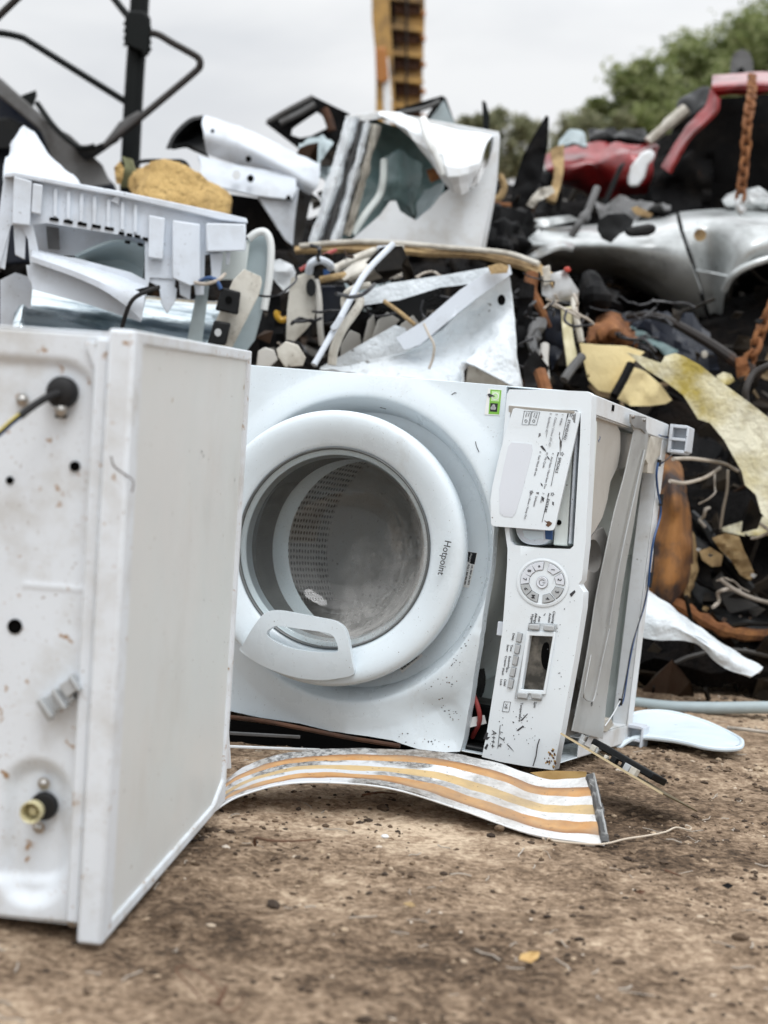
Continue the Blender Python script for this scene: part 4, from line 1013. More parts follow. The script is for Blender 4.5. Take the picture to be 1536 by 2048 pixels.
    for i in range(60):
        t_ = rnd.random(); px, py = rnd.choice(((980 + t_ * 110, 1500 - t_ * 20), (1000 + 60 * t_, 1440 + 40 * t_), (1150 - 40 * t_, 1180 + 90 * t_), (1100 + 30 * t_, 1290 + 100 * t_), (1030 + 50 * t_, 1420 + 60 * t_))); px += rnd.gauss(0, 5); py += rnd.gauss(0, 8); s_ = rnd.uniform(.4, 1.1)
        if px < 975 or py > 1525: continue
        blot([(px + s_ * rnd.uniform(.6, 1.5) * math.cos(a), py + s_ * rnd.uniform(.6, 1.8) * math.sin(a)) for a in (0, 1.2, 2.4, 3.6, 5)], fa, rnd.choice(('print', 'print_grey')), FY)
    for i in range(34):
        px, py = 1103 + rnd.gauss(0, 6), 1518 + rnd.gauss(0, 12); s_ = rnd.uniform(.6, 2.6)
        if px > 1107 + (1538 - py) * .16 or py > 1537: continue
        blot([(px + s_ * rnd.uniform(.6, 1.5) * math.cos(a), py + s_ * rnd.uniform(.6, 1.8) * math.sin(a)) for a in (0, 1, 2, 3, 4, 5)], fa, rnd.choice(('rust_dark', 'twig', 'leaf_tan')), FY, nm='rust_fleck')
    # --- stickers on the sheet and door surround
    SY = .0112
    s2 = lambda x, y: f2(x, y, SY)
    def stick(L_, m_, nm, par=M0, y=SY, th=.0005): k = MB(); slab_into(k, [s2(*p) for p in L_], flat(y), th, back=Yv); return k.build(nm, m_, par)
    sg = stick([(976, 777), (1004, 779), (999, 831), (969, 829)], 'sticker_white', 'energy_sticker')
    stick([(981, 779), (1003, 780.5), (998.5, 829), (977, 828)], 'sticker_green', 'sticker_field', sg, SY - .0002)
    stick([(984, 782), (1000, 783), (998, 803), (982, 802)], 'sticker_light', 'sticker_field', sg, SY - .0004)
    stick([(981, 806), (996, 807), (994, 824), (980, 823)], 'sticker_black', 'sticker_field', sg, SY - .0004)
    c_ = h(991, 793, 1, SY); k = MB(); k.lathe([(.0062, .0006), (.0056, .0009), (.0048, .0008)], c_, -Yv, Xv, 24); k.build('sticker_emblem', 'sticker_white', sg)
    c_ = h(987, 815, 1, SY); k = MB()
    for a in (90, 210, 330): k.cyl(c_ + Vector((.0022 * math.cos(rad(a)), -.0005, .0022 * math.sin(rad(a)))), -Yv, .0028, .0004, 14)
    k.build('sticker_emblem', 'button_grey', sg)
    stick([(975, 789), (979, 787), (986, 790), (991, 793), (985, 793), (979, 795)], 'print', 'torn_mark', sg, SY - .0012)
    # warranty sticker on the sloping surround
    def surf_pt(px, py, yy): return on_panel(px, py, .0012 + (WY - yy)) or h(px, py, 1, yy)
    WY = .0045
    def st2(L_, m_, nm, par, dy): k = MB(); P_ = [surf_pt(x, y, WY - dy) for x, y in L_]; k.add(P_ + [q + Yv * .0004 for q in P_], [(3, 2, 1, 0), (4, 5, 6, 7), (0, 1, 5, 4), (1, 2, 6, 5), (2, 3, 7, 6), (3, 0, 4, 7)]); return k.build(nm, m_, par)
    WY = .0035
    ws = st2([(934, 1102), (955, 1106), (938, 1176), (917, 1172)], 'sticker_white', 'service_sticker', M0, 0)
    st2([(933, 1103), (953.5, 1106), (949, 1129), (928, 1125)], 'sticker_black', 'sticker_field', ws, .0004)
    st2([(920, 1156), (925, 1157), (921, 1173.5), (916, 1172.5)], 'sticker_black', 'sticker_field', ws, .0004)
    d1 = (surf_pt(916, 1172, WY) - surf_pt(930, 1104, WY)).normalized(); d2 = Vector((-d1.z, 0, d1.x)); d2 = d2 if d2.x > 0 else -d2
    lettering('Hotpoint', .0042, surf_pt(943, 1107, WY) + Yv * -.0008, d1, d2, 'sticker_white', ws, 'lettering', 'LEFT', .0002)
    lettering('UK: 0800 274 5872', .0042, surf_pt(945, 1130, WY) + Yv * -.0005, d1, d2, 'print', ws, 'lettering', 'LEFT', .0002, .0001)
    lettering('ROI: 1 800 804 090', .0042, surf_pt(938, 1129, WY) + Yv * -.0005, d1, d2, 'print', ws, 'lettering', 'LEFT', .0002, .0001)
    bs = st2([(826, 1290), (846, 1312), (804, 1346), (788, 1321)][::-1], 'sticker_white', 'barcode_sticker', M0, 0)
    u_ = (surf_pt(843, 1313, WY) - surf_pt(803, 1344, WY)); v_ = (surf_pt(826, 1291, WY) - surf_pt(846, 1312, WY)); o0 = surf_pt(804, 1344, WY) - Yv * .0008
    k = MB(); x_ = .08
    while x_ < .92:
        w_ = rnd.choice((.012, .02, .03)); k.bar(o0 + u_ * x_ + v_ * .10, o0 + u_ * x_ + v_ * .42, u_.length * w_, .0003, up=(0, 1, 0)); x_ += w_ + rnd.choice((.014, .022, .03))
    k.build('barcode', 'print', bs)
    for i in range(4): k = MB(); k.bar(o0 + u_ * .1 + v_ * (.52 + .11 * i), o0 + u_ * (.85 - .1 * (i % 2)) + v_ * (.52 + .11 * i), .0011, .0003, up=(0, 1, 0)); k.build('printed_line', 'print_grey', bs)
    # dirt scuffs on the sheet, lower right
    for i in range(70):
        t_ = rnd.random(); px, py = rnd.choice(((850 + 82 * t_, 1372 - 14 * t_), (905 + 40 * t_, 1340 - 80 * t_), (880 + 40 * t_, 1400 + 40 * t_), (800 + 90 * t_, 1470 + 20 * t_))); px += rnd.gauss(0, 4); py += rnd.gauss(0, 6); s_ = rnd.uniform(.5, 1.7)
        L_ = [on_panel(px + s_ * rnd.uniform(.6, 1.6) * math.cos(a), py + s_ * rnd.uniform(.5, 1.2) * math.sin(a), .0006) for a in (0, 1.2, 2.4, 3.6, 5)]
        if any(q is None for q in L_): continue
        k = MB(); k.add(L_, [(4, 3, 2, 1, 0)]); k.build('scuff', rnd.choice(('print', 'print', 'print_grey', 'twig')), M0, smooth=0)
    for pts in ([(903, 789), (910, 785), (913, 786)], [(951, 883), (953, 893), (958, 904)], [(856, 1184), (850, 1186), (849, 1190)], [(760, 815), (772, 818)], [(940, 1130), (944, 1120)]):
        L_ = [on_panel(x, y, .0006) for x, y in pts]
        if all(L_): MB().tube(L_, .0006, 4).build('scuff', 'print', M0)
SCUFF = []
fascia()


# ------------------------------------------------------------------ small things round the machines
def one(name, label, cat, mb, mt, group=None, **k): return tag(mb.build(name, mt, None, **k), label, cat, group)
def th(name, label, cat, px, py, d, group=None): return empty(name, label, cat, P(px, py, d), group)
def part(mb, name, mt, par, **k): return mb.build(name, mt, par, world=True, **k)

def striped_panel():
    top = [(360, 1640, 2.22), (452, 1556, 2.24), (520, 1521, 2.27), (620, 1500, 2.30), (760, 1497, 2.33), (880, 1504, 2.33), (1000, 1526, 2.32), (1090, 1556, 2.30), (1180, 1552, 2.26)]
    bot = [(350, 1690, 2.07), (440, 1612, 2.10), (500, 1583, 2.13), (580, 1565, 2.15), (680, 1564, 2.16), (790, 1577, 2.16), (920, 1617, 2.13), (1060, 1666, 2.09), (1209, 1688, 2.065)]
    mid = [((a[0] + b[0]) / 2, (a[1] + b[1]) / 2 + (4 if i < 7 else 0), (a[2] + b[2]) / 2) for i, (a, b) in enumerate(zip(top, bot))]
    E_ = empty('striped_metal_panel', 'bent white metal panel with orange burnt stripes under the front-loading machine', 'metal panel', G(800, 1600))
    part(sheet([top, mid, bot], 10, 10, .0016, .0030, 11, 2, uv=True), 'panel', 'striped_enamel', E_, smooth=50)
    e0, e1 = P(1178, 1551, 2.262), P(1207, 1689, 2.067); mb = MB(); a0, a1 = P(1189, 1551, 2.262), P(1216, 1690, 2.066)
    mb = sheet([[(1172, 1552, 2.258), (1183, 1585, 2.21), (1192, 1630, 2.14), (1203, 1688, 2.063)], [(1186, 1549, 2.27), (1196, 1585, 2.22), (1206, 1632, 2.15), (1217, 1689, 2.066)]], 10, 2, .006, .003, 60, 4)
    part(mb, 'end_fold', 'strip_end', E_)
    part(MB().tube([P(1187, 1548, 2.265), P(1217, 1690, 2.062)], .0022, 8), 'edge_bead', 'steel', E_)
    part(rod([(352, 1692, 2.066), (440, 1614, 2.096), (500, 1585, 2.126), (580, 1567, 2.146), (680, 1566, 2.156), (790, 1579, 2.156), (920, 1619, 2.126), (1060, 1667, 2.086), (1209, 1690, 2.06)], .0013), 'edge_bead', 'white_plain', E_)
    part(slab([(1100, 1541), (1172, 1543), (1178, 1560), (1120, 1566), (1090, 1560), (1060, 1545)], (2.31, 0, 0), .004, amp=.004, freq=30, step=12), 'crumpled_lip', 'leaf_tan', E_)
striped_panel()

def small_things():
    # circuit board leaning on the machine
    a, b = P(1122, 1467, 2.36), P(1326, 1588, 2.20); E_ = empty('circuit_board', 'thin brown circuit board with black housing leaning on the open side of the front-loader', 'circuit board', b)
    u_ = (b - a).normalized(); w_ = ray(1225, 1530) + Vector((0, 0, .035)); w_ = (w_ - u_ * w_.dot(u_)).normalized(); nn = u_.cross(w_)
    if nn.z < 0: nn = -nn
    Rm = Matrix((u_, w_, nn)).transposed(); L = (b - a).length; c = (a + b) / 2 + w_ * .05; 
    part(MB().box(c, (L, .095, .0022), Rm), 'board', 'pcb', E_, bevel=.0004)
    part(MB().bar(a - w_ * .0005, b - w_ * .0005, .0016, .003, up=nn), 'board_rim', 'board_edge', E_)
    h0 = a + u_ * L * .10 + w_ * .048 + nn * .018
    part(MB().box(a + u_ * (L * .42) + w_ * .062 + nn * .013, (L * .60, .04, .011), Rm), 'housing', 'black_plastic', E_, bevel=.002)
    rnd = random.Random(2)
    for i in range(9):
        p = a + u_ * L * (.10 + .07 * i) + w_ * (.008 + .02 * rnd.random()); s_ = rnd.uniform(.005, .012)
        if i % 3: part(MB().box(p + nn * s_ * .5, (s_, s_ * .8, s_), Rm), 'chip', rnd.choice(('button_grey', 'cream_plastic', 'black_plastic')), E_, bevel=.0006)
        else: part(MB().cyl(p + nn * .001, nn, s_ * .5, s_ * 1.2, 14), 'capacitor', rnd.choice(('steel', 'black_plastic')), E_)
    # white tag in the gap
    # white moulded tray on the ground
    top = [(1190, 1470, 2.98), (1262, 1430, 3.05), (1330, 1424, 3.06), (1400, 1441, 3.02), (1450, 1462, 2.95), (1479, 1478, 2.88), (1484, 1487, 2.82)]
    mid = [(1200, 1485, 2.90), (1268, 1453, 2.93), (1330, 1450, 2.94), (1390, 1458, 2.90), (1430, 1470, 2.86), (1458, 1479, 2.83), (1470, 1486, 2.80)]
    low = [(1230, 1500, 2.80), (1270, 1476, 2.83), (1330, 1479, 2.81), (1372, 1486, 2.79), (1410, 1495, 2.77), (1450, 1499, 2.765), (1478, 1496, 2.77)]
    mid = [(x, y + 7, d) for x, y, d in mid]
    E_ = empty('white_plastic_tray', 'long white moulded plastic tray lying on the soil beside the grey pipe', 'tray', G(1370, 1500))
    part(sheet([top, mid, low], 7, 7, .004, .002, 10, 3), 'tray_dish', 'tub_white', E_, smooth=60)
    part(rod(top + list(reversed(low))[0:], .0045, 5), 'rim', 'tub_white', E_)
    # pipe, cable
    one('grey_pipe', 'grey plastic pipe lying along the foot of the scrap heap', 'pipe', rod([(1090, 1398, 3.45), (1200, 1402, 3.40), (1265, 1406, 3.36), (1340, 1414, 3.32), (1430, 1416, 3.30), (1536, 1415, 3.30), (1680, 1420, 3.3)], .0135, 6, 14), 'hose_grey')
    one('white_cable', 'thin white cable trailing from the end of the white tray', 'cable', rod([(1455, 1455, 2.96), (1490, 1459, 2.94), (1536, 1465, 2.92), (1600, 1470, 2.9)], .0035), 'wire_pale')
    g = lambda x, y, z=.002: tuple(G(x, y, z))
    one('string', 'pale frayed string curling from the corner of the striped panel', 'string', MB().tube(spline([g(*p) for p in ((1086, 1676, .012), (1092, 1683, .004), (1098, 1676, .010), (1106, 1681), (1150, 1686), (1205, 1688, .004), (1250, 1678), (1290, 1672), (1330, 1664), (1352, 1655), (1378, 1660, .004), (1381, 1654, .008), (1372, 1650, .012))], 6), .0013, 6), 'string')
    one('rusty_wire', 'looped rusty wire lying on the soil in the foreground', 'wire', MB().tube(spline([g(*p) for p in ((400, 1995), (372, 1962, .006), (355, 1945, .010), (353, 1936, .012), (372, 1932, .014), (405, 1948, .016), (432, 1972, .012), (442, 1990, .006), (440, 2010), (452, 2021, .003), (472, 2018, .006), (486, 2000, .010), (487, 1992, .014))], 6), .0009, 6), 'twig')
    one('rusty_wire', 'short tangled rusty wire stub beside the looped wire in the foreground', 'wire', MB().tube(spline([g(*p) for p in ((418, 2001, .004), (432, 2005, .008), (440, 1996, .012), (446, 1985, .016), (452, 1972, .018), (447, 1990, .008), (436, 2012, .003))], 6), .0014, 6), 'twig')
    def leaf(label, pts, mt, z=.004):
        v = [Vector(g(x, y, z + zz)) for x, y, zz in pts]; mb = MB(); n = len(v); c = sum(v, Vector()) / n + Vector((0, 0, -.002)); th_ = Vector((0, 0, .0008))
        mb.add(v + [c] + [q - th_ for q in v] + [c - th_], [(i, (i + 1) % n, n) for i in range(n)] + [(2 * n + 1, n + 1 + (i + 1) % n, n + 1 + i) for i in range(n)] + [((i + 1) % n, i, n + 1 + i, n + 1 + (i + 1) % n) for i in range(n)])
        one('dead_leaf', label, 'leaf', mb, mt)
    leaf('curled tan dead leaf alone on the soil in the foreground', ((1038, 1918, 0), (1042, 1908, .003), (1062, 1902, .006), (1080, 1903, .003), (1077, 1915, 0), (1062, 1925, .001)), 'leaf_tan')
    leaf('small orange dead leaf on the soil left of centre', ((806, 1806, 0), (822, 1803, .003), (832, 1811, .001), (822, 1814, 0)), 'foam_brown')
    leaf('brown leaf scrap on the soil at the right', ((1270, 1783, 0), (1280, 1779, .004), (1290, 1782, .002), (1284, 1789, 0)), 'twig')
    leaf('dark leaf scrap on the soil at the far right', ((1444, 1770, 0), (1456, 1765, .004), (1466, 1771, .002), (1456, 1777, 0)), 'black_scrap')
    for pts, lab, r_ in ([((510, 1690, .002), (512, 1676, .016), (540, 1681, .012), (590, 1682, .004), (632, 1679, .006))], 'reddish bark strip on the shaded soil under the striped panel', .0022), ([((724, 1590), (760, 1585, .006), (794, 1588))], 'dry twig on the soil under the arch of the striped panel', .002), ([((1330, 1740), (1352, 1748), (1362, 1752))], 'small twig on the soil at the right', .0016):
        one('twig', lab, 'twig', MB().tube(spline([g(*p) for p in pts[0]], 6), [r_ * (1 - .5 * i / (6 * (len(pts[0]) - 1))) for i in range(6 * (len(pts[0]) - 1) + 1)], 6), 'twig')
    for x, y, r_, mt, lab in ((770, 1673, .004, 'white_plain', 'white pebble on the dark soil below the arch'), (700, 1645, .005, 'pebble', 'grey pebble in the shadow of the striped panel'), (1000, 1656, .006, 'pebble', 'pebble tucked beneath the edge of the striped panel'), (352, 1848, .006, 'pebble', 'pale pebble by the corner of the near appliance')):
        mb = MB(); c = Vector(g(x, y, r_ * .4)); rn = random.Random(x); vs = []
        for i in range(7):
            for k in range(10):
                a = math.pi * i / 6; b_ = 2 * math.pi * k / 10; vs.append(c + Vector((math.sin(a) * math.cos(b_) * 1.2, math.sin(a) * math.sin(b_), math.cos(a) * .7)) * r_ * rn.uniform(.85, 1.15))
        mb.add(vs, [(i * 10 + k, i * 10 + (k + 1) % 10, (i + 1) * 10 + (k + 1) % 10, (i + 1) * 10 + k) for i in range(6) for k in range(10)]); one('pebble', lab, 'stone', mb, mt)
    # rails, edge strip and shade sheet under the machine
    one('metal_rail', 'thin white metal rail lying under the front-loading machine', 'rail', MB().bar(P(380, 1490, 2.50), P(640, 1500, 2.46), .006, .004), 'white_plain', bevel=.001)
    one('metal_rail', 'dull grey metal rail lying under the machine above the white rail', 'rail', MB().bar(P(380, 1462, 2.53), P(600, 1474, 2.50), .006, .005), 'grey_trim', bevel=.001)
    one('torn_edge_strip', 'rusty torn metal strip along the bottom edge of the front-loader', 'metal strip', rod([(440, 1432, 2.50), (520, 1441, 2.48), (600, 1456, 2.45), (700, 1476, 2.42), (800, 1492, 2.40)], .0035), 'rust_dark')
    one('gap_shade_sheet', 'black torn sheet of scrap wedged under the raised edge of the front-loader', 'metal scrap', slab([(300, 1418), (440, 1436), (540, 1450), (640, 1464), (740, 1482), (850, 1500), (920, 1508), (920, 1530), (800, 1525), (640, 1520), (440, 1522), (300, 1520)], lambda x, y: 2.60 - .00020 * (x - 440), .02, step=24, amp=.004), 'hole')  # added black sheet, paints the shade in the gap below the front edge
    one('paper_label', 'small white paper label in the dark gap beside the control panel', 'label', slab([(934, 1436), (969, 1430), (973, 1447), (936, 1456)], (2.50, 0, 0), .001), 'sticker_white')
    E_ = empty('warning_board', 'red and white striped board edge showing behind the pale worktop', 'board', P(440, 1540, 2.35))
    part(slab([(380, 1420), (455, 1420), (463, 1537), (380, 1548)], 2.36, .006), 'board', 'white_plain', E_, bevel=.001)
    part(slab([(380, 1490), (453, 1490), (453, 1530), (380, 1532)], 2.357, .002), 'red_band', 'red_label', E_)
small_things()

# ------------------------------------------------------------------ the heap behind
def heap():
    top = [(-900, 560), (-300, 540), (0, 520), (200, 500), (330, 470), (480, 520), (640, 480), (800, 430), (960, 430), (1080, 400), (1200, 390), (1340, 330), (1540, 290), (1900, 300), (2500, 420)]
    rows = []
    crest = [(x, y, 6.8) for x, y in top]
    def foot(x):   # px row where the heap meets the soil, and its distance
        d = 3.62 if x > 1000 else 3.75
        p = P(x, 1024, d); q = Vector((p.x, p.y, -.02)); v = A.transposed() @ (q - CAM); return (CX + F * v.x / v.y, CY - F * v.z / v.y, v.y)
    ft = [foot(x) for x, y in top]
    r1 = [(f[0] * .75 + c[0] * .25, f[1] * .55 + c[1] * .45, 4.35) for f, c in zip(ft, crest)]
    r2 = [(f[0] * .4 + c[0] * .6, f[1] * .25 + c[1] * .75, 5.4) for f, c in zip(ft, crest)]
    back = [(x, 900, 10.5) for x, y in top]
    bk1 = [(x, y + 60, 8.2) for x, y in top]
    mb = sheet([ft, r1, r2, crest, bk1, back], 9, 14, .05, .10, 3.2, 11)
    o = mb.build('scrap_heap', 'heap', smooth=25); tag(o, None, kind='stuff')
    # small unsorted bits bedded in the heap
    g = [spline([P(*p) for p in r], 9) for r in (r1, r2, crest)]; g0 = spline([P(*p) for p in ft], 9)
    g = [g0] + g; rnd = random.Random(21); mb = MB()
    for i in range(2600):
        j = rnd.random() * (len(g0) - 2); v = rnd.random() * 2.96; ji, vi = int(j), int(v); a, b = j - ji, v - vi
        p = (g[vi][ji] * (1 - a) + g[vi][ji + 1] * a) * (1 - b) + (g[vi + 1][ji] * (1 - a) + g[vi + 1][ji + 1] * a) * b
        p = p + Vector((rnd.gauss(0, .03), rnd.gauss(-.04, .05), rnd.gauss(.02, .04)))
        R = (Matrix.Rotation(rnd.random() * 6, 3, 'X') @ Matrix.Rotation(rnd.random() * 6, 3, 'Z'))
        k = rnd.random(); s_ = .018 + .085 * rnd.random() ** 1.8
        if k < .40:                                     # torn sheet shard
            n_ = rnd.choice((4, 5, 6)); vs = [R @ Vector((math.cos(6.28 * q / n_) * s_ * rnd.uniform(.4, 1.5), math.sin(6.28 * q / n_) * s_ * rnd.uniform(.4, 1.3), rnd.gauss(0, s_ * .25))) + p for q in range(n_)]
            off = R @ Vector((0, 0, .004)); mb.add(vs + [q - off for q in vs], [tuple(range(n_)), tuple(range(2 * n_ - 1, n_ - 1, -1))] + [((q + 1) % n_, q, n_ + q, n_ + (q + 1) % n_) for q in range(n_)])
        elif k < .62: mb.bar(p - R @ Vector((s_ * 1.8, 0, 0)), p + R @ Vector((s_ * 1.8, 0, 0)), s_ * .18, s_ * .3)
        elif k < .80: mb.box(p, (s_ * 1.4, s_ * rnd.uniform(.5, 1.2), s_ * .6), R, taper=rnd.uniform(.6, 1))
        else:
            q = [p + R @ Vector((t_ * s_ * 2.4, math.sin(t_ * 3 + i) * s_ * .8, math.cos(t_ * 2.3 + i) * s_ * .6)) for t_ in (-1, -.5, 0, .5, 1)]; mb.tube(spline(q, 3), s_ * .06, 5)
    o = mb.build('scrap_litter', 'litter', smooth=0); tag(o, None, kind='stuff')
heap()

def left_group():
    # ---- washer base frame moulding with its steel drum, tilted on the heap
    E_ = th('washer_base_moulding', 'broken white plastic machine base with ribs and lugs lying across a steel drum', 'machine part', 240, 640, 3.45)
    d0 = lambda x, y: 3.42 + .0002 * (x - 200)
    W_ = 'white_plastic'
    hole1 = [(66, 450), (92, 446), (290, 478), (290, 560), (262, 545), (150, 516), (78, 508)]
    fr = [(8, 352), (28, 350), (120, 362), (240, 388), (380, 425), (440, 437), (492, 444), (492, 500), (440, 505), (410, 510), (408, 590), (392, 590), (388, 560), (300, 555), (282, 644), (180, 610), (64, 578), (56, 480), (44, 455), (22, 450), (0, 530), (-20, 530), (-4, 440)]
    part(slab(fr, d0, .03, [hole1], step=30), 'face_wall', W_, E_, bevel=.003)
    part(slab([(10, 346), (30, 344), (250, 384), (440, 424), (494, 437), (496, 447), (440, 440), (240, 394), (28, 354), (8, 356)], lambda x, y: d0(x, y) - .02, .14), 'top_flange', W_, E_, bevel=.003)
    part(slab([(412, 446), (492, 448), (492, 502), (412, 504)], lambda x, y: d0(x, y) - .045, .10), 'corner_block', W_, E_, bevel=.004)
    for a_ in ([(28, 352), (64, 362), (60, 452), (24, 448)], [(66, 366), (86, 370), (82, 430), (62, 426)], [(298, 430), (330, 436), (326, 520), (296, 516)], [(345, 440), (400, 448), (402, 566), (378, 572), (344, 556)]):
        part(slab(a_, lambda x, y: d0(x, y) - .025, .05), 'rib_block', W_, E_, bevel=.003)
    for i, x in enumerate((108, 134, 160, 186, 214, 242, 268)):
        y = 376 + (x - 108) * .20
        part(slab([(x, y), (x + 7, y + 1), (x + 6, y + 58), (x - 1, y + 56)], lambda u, v: d0(u, v) - .008, .012), 'rib', W_, E_, bevel=.001)
    for x in (100, 128, 156, 184, 210): part(slab([(x, 434 + (x - 100) * .17), (x + 18, 437 + (x - 100) * .17), (x + 17, 443 + (x - 100) * .17), (x - 1, 440 + (x - 100) * .17)], lambda u, v: d0(u, v) - .004, .004), 'slot', 'hole', E_)
    part(slab([(92, 452), (118, 456), (120, 500), (96, 498)], 3.47, .02), 'recess', 'grey_trim', E_)
    for a_ in ([(220, 402), (232, 390), (240, 392), (238, 410)], [(420, 506), (446, 506), (440, 560), (424, 566)], [(452, 504), (462, 504), (458, 530), (452, 530)], [(300, 500), (308, 500), (306, 520), (300, 520)]): part(slab(a_, lambda u, v: d0(u, v) - .01, .03), 'tab', W_, E_, bevel=.002)
    part(slab(ellipse(312, 495, 4, 5, 10), lambda u, v: d0(u, v) - .004, .004), 'peg_hole', 'hole', E_)
    # lower lip of the opening and the pointed lugs
    part(slab([(60, 436), (300, 476), (296, 500), (200, 488), (150, 512), (62, 510)], 3.50, .02), 'inner_wall', W_, E_, bevel=.002)
    part(sheet([[(62, 498, 3.46), (150, 520, 3.46), (220, 540, 3.46), (292, 566, 3.46)], [(64, 506, 3.38), (150, 534, 3.38), (220, 562, 3.38), (288, 600, 3.39)], [(60, 522, 3.375), (150, 554, 3.375), (220, 588, 3.375), (284, 640, 3.385)]], 3, 2, .006), 'opening_lip', W_, E_)
    part(sheet([[(150, 512, 3.46), (200, 490, 3.45), (240, 480, 3.45), (290, 490, 3.46)], [(170, 525, 3.52), (210, 520, 3.54), (250, 520, 3.54), (286, 540, 3.52)], [(180, 530, 3.46), (220, 548, 3.50), (250, 570, 3.50), (284, 585, 3.46)]], 5, 4, .006), 'torn_web', 'hose_grey', E_)
    for a_ in ([(52, 530), (78, 532), (76, 552), (64, 572), (56, 556)], [(318, 572), (354, 576), (352, 600), (334, 628), (322, 606)], [(356, 540), (384, 545), (380, 600), (360, 590)], [(290, 520), (352, 530), (350, 578), (322, 576), (290, 560)], [(0, 450), (22, 448), (10, 540), (-14, 530)], [(26, 440), (52, 450), (50, 520), (30, 510)]):
        part(slab(a_, lambda x, y: d0(x, y) + .005, .02), 'lug', W_, E_, bevel=.002)
    for x, y in ((238, 463), (254, 466), (270, 469), (286, 474), (250, 480), (276, 485)): part(slab([(x, y), (x + 11, y + 2), (x + 10, y + 9), (x - 1, y + 6)], lambda u, v: d0(u, v) - .004, .004), 'slot', 'hole', E_)
    part(slab([(54, 552), (66, 556), (60, 640), (40, 660), (0, 660), (0, 560), (30, 545)], lambda x, y: 3.50, .02, step=20, amp=.004), 'side_web', W_, E_)
    part(rod([(318, 574, 3.38), (295, 582, 3.36), (265, 600, 3.36), (248, 640, 3.38), (240, 680, 3.4)], .005), 'dangling_cable', 'rubber', E_)
    part(slab([(235, 588), (300, 572), (318, 574), (316, 580), (262, 596), (240, 596)], 3.40, .02), 'black_bar', 'black_plastic', E_)
    # ---- drum
    E2 = th('loose_steel_drum', 'shiny dented steel drum with grey end plate beneath the white machine base', 'drum', 230, 700, 3.6)
    a, b = P(30, 770, 3.66), P(430, 800, 3.74); ax = (b - a).normalized(); e1 = Vector((0, 0, 1)); e1 = (e1 - ax * e1.dot(ax)).normalized(); mb = MB()
    prof = [(.225, 0), (.237, .01), (.24, .02), (.236, .03), (.238, .12), (.236, .25), (.238, (b - a).length - .02), (.243, (b - a).length), (.19, (b - a).length)]
    mb.lathe(prof, a, ax, e1, 96)
    for v in mb.v:
        r = v - a; h_ = r.dot(ax); q = r - ax * h_
        v += q.normalized() * (.004 * noise.noise(Vector((h_ * 1.5, q.x * 9, q.z * 14))) + .0012 * noise.noise(Vector((h_ * 2 + 3, q.x * 30, q.z * 40))))
    part(mb, 'drum_shell', 'steel_bright', E2, smooth=70)
    el = [(495, 480), (512, 468), (528, 466), (537, 478), (540, 505), (536, 560), (526, 620), (510, 680), (480, 720), (455, 720), (478, 600)]
    part(slab(el, 3.62, .03, step=30), 'end_plate', 'hose_grey', E2, bevel=.006, smooth=60)
    part(rod([(497, 478, 3.60), (513, 466, 3.60), (529, 464, 3.60), (539, 478, 3.60), (542, 506, 3.60), (538, 560, 3.60), (528, 620, 3.60)], .009), 'end_rim', 'lid_frame', E2)
    part(slab([(398, 560), (420, 556), (404, 690), (372, 690)], 3.50, .01), 'drum_strap', 'hose_grey', E2, bevel=.002)
    part(slab([(436, 470), (500, 482), (490, 560), (440, 560), (420, 560)], 3.60, .02, step=20), 'end_plate', 'interior_grey', E2, bevel=.003)
    # ---- white arm with black switches
    E3 = th('switch_bracket', 'cream plastic arm with two black switch boxes in front of the drum end plate', 'bracket', 460, 700, 3.38)
    part(slab([(488, 538), (522, 553), (524, 566), (518, 590), (462, 700), (410, 700), (432, 640), (466, 560)], 3.42, .03, step=30), 'arm', 'cream_plastic', E3, bevel=.004)
    part(slab([(444, 574), (482, 584), (476, 630), (430, 620)], 3.37, .04), 'switch_box', 'black_plastic', E3, bevel=.004)
    part(slab([(428, 640), (462, 646), (452, 690), (414, 690)], 3.37, .04), 'switch_box', 'black_plastic', E3, bevel=.004)
    for x, y, m_ in ((457, 600, 'hole'), (436, 665, 'steel')): part(slab(ellipse(x, y, 7, 8, 14), 3.366, .004), 'stud', m_, E3)
    part(rod([(400, 562, 3.42), (415, 556, 3.38), (432, 560, 3.37), (442, 578, 3.37)], .0045), 'wire', 'wire_blue', E3)
    part(rod([(390, 565, 3.42), (412, 568, 3.37), (436, 560, 3.37), (450, 548, 3.40)], .004), 'wire', 'wire_pale', E3)
    # ---- yellow foam lump
    mb = MB(); c = P(358, 415, 4.35); vs = []; nn = 34
    rp = random.Random(8); PL = [(Vector((rp.gauss(0, 1), rp.gauss(0, 1), rp.gauss(0, 1))).normalized(), rp.uniform(.80, 1.0)) for _ in range(22)]
    for i in range(nn + 1):
        for k in range(56):
            a_ = math.pi * i / nn; b_ = 2 * math.pi * k / 56; n_ = Vector((math.sin(a_) * math.cos(b_), math.sin(a_) * math.sin(b_), math.cos(a_)))
            r = min([1.12] + [h_ / max(.05, n_.dot(q)) for q, h_ in PL if n_.dot(q) > .05]) + .07 * noise.noise(n_ * 3) + .05 * abs(noise.noise(n_ * 6)) + .03 * noise.noise(n_ * 14)
            vs.append(c + Vector((n_.x * .158, n_.y * .12, n_.z * (.125 if n_.z > 0 else .10))) * r + Vector((0, 0, -.03 * n_.x)))
    mb.add(vs, [(i * 56 + k, i * 56 + (k + 1) % 56, (i + 1) * 56 + (k + 1) % 56, (i + 1) * 56 + k) for i in range(nn) for k in range(56)])
    one('foam_lump', 'rounded lump of yellow insulation foam behind the white machine base', 'foam', mb, 'foam_yellow', smooth=60)
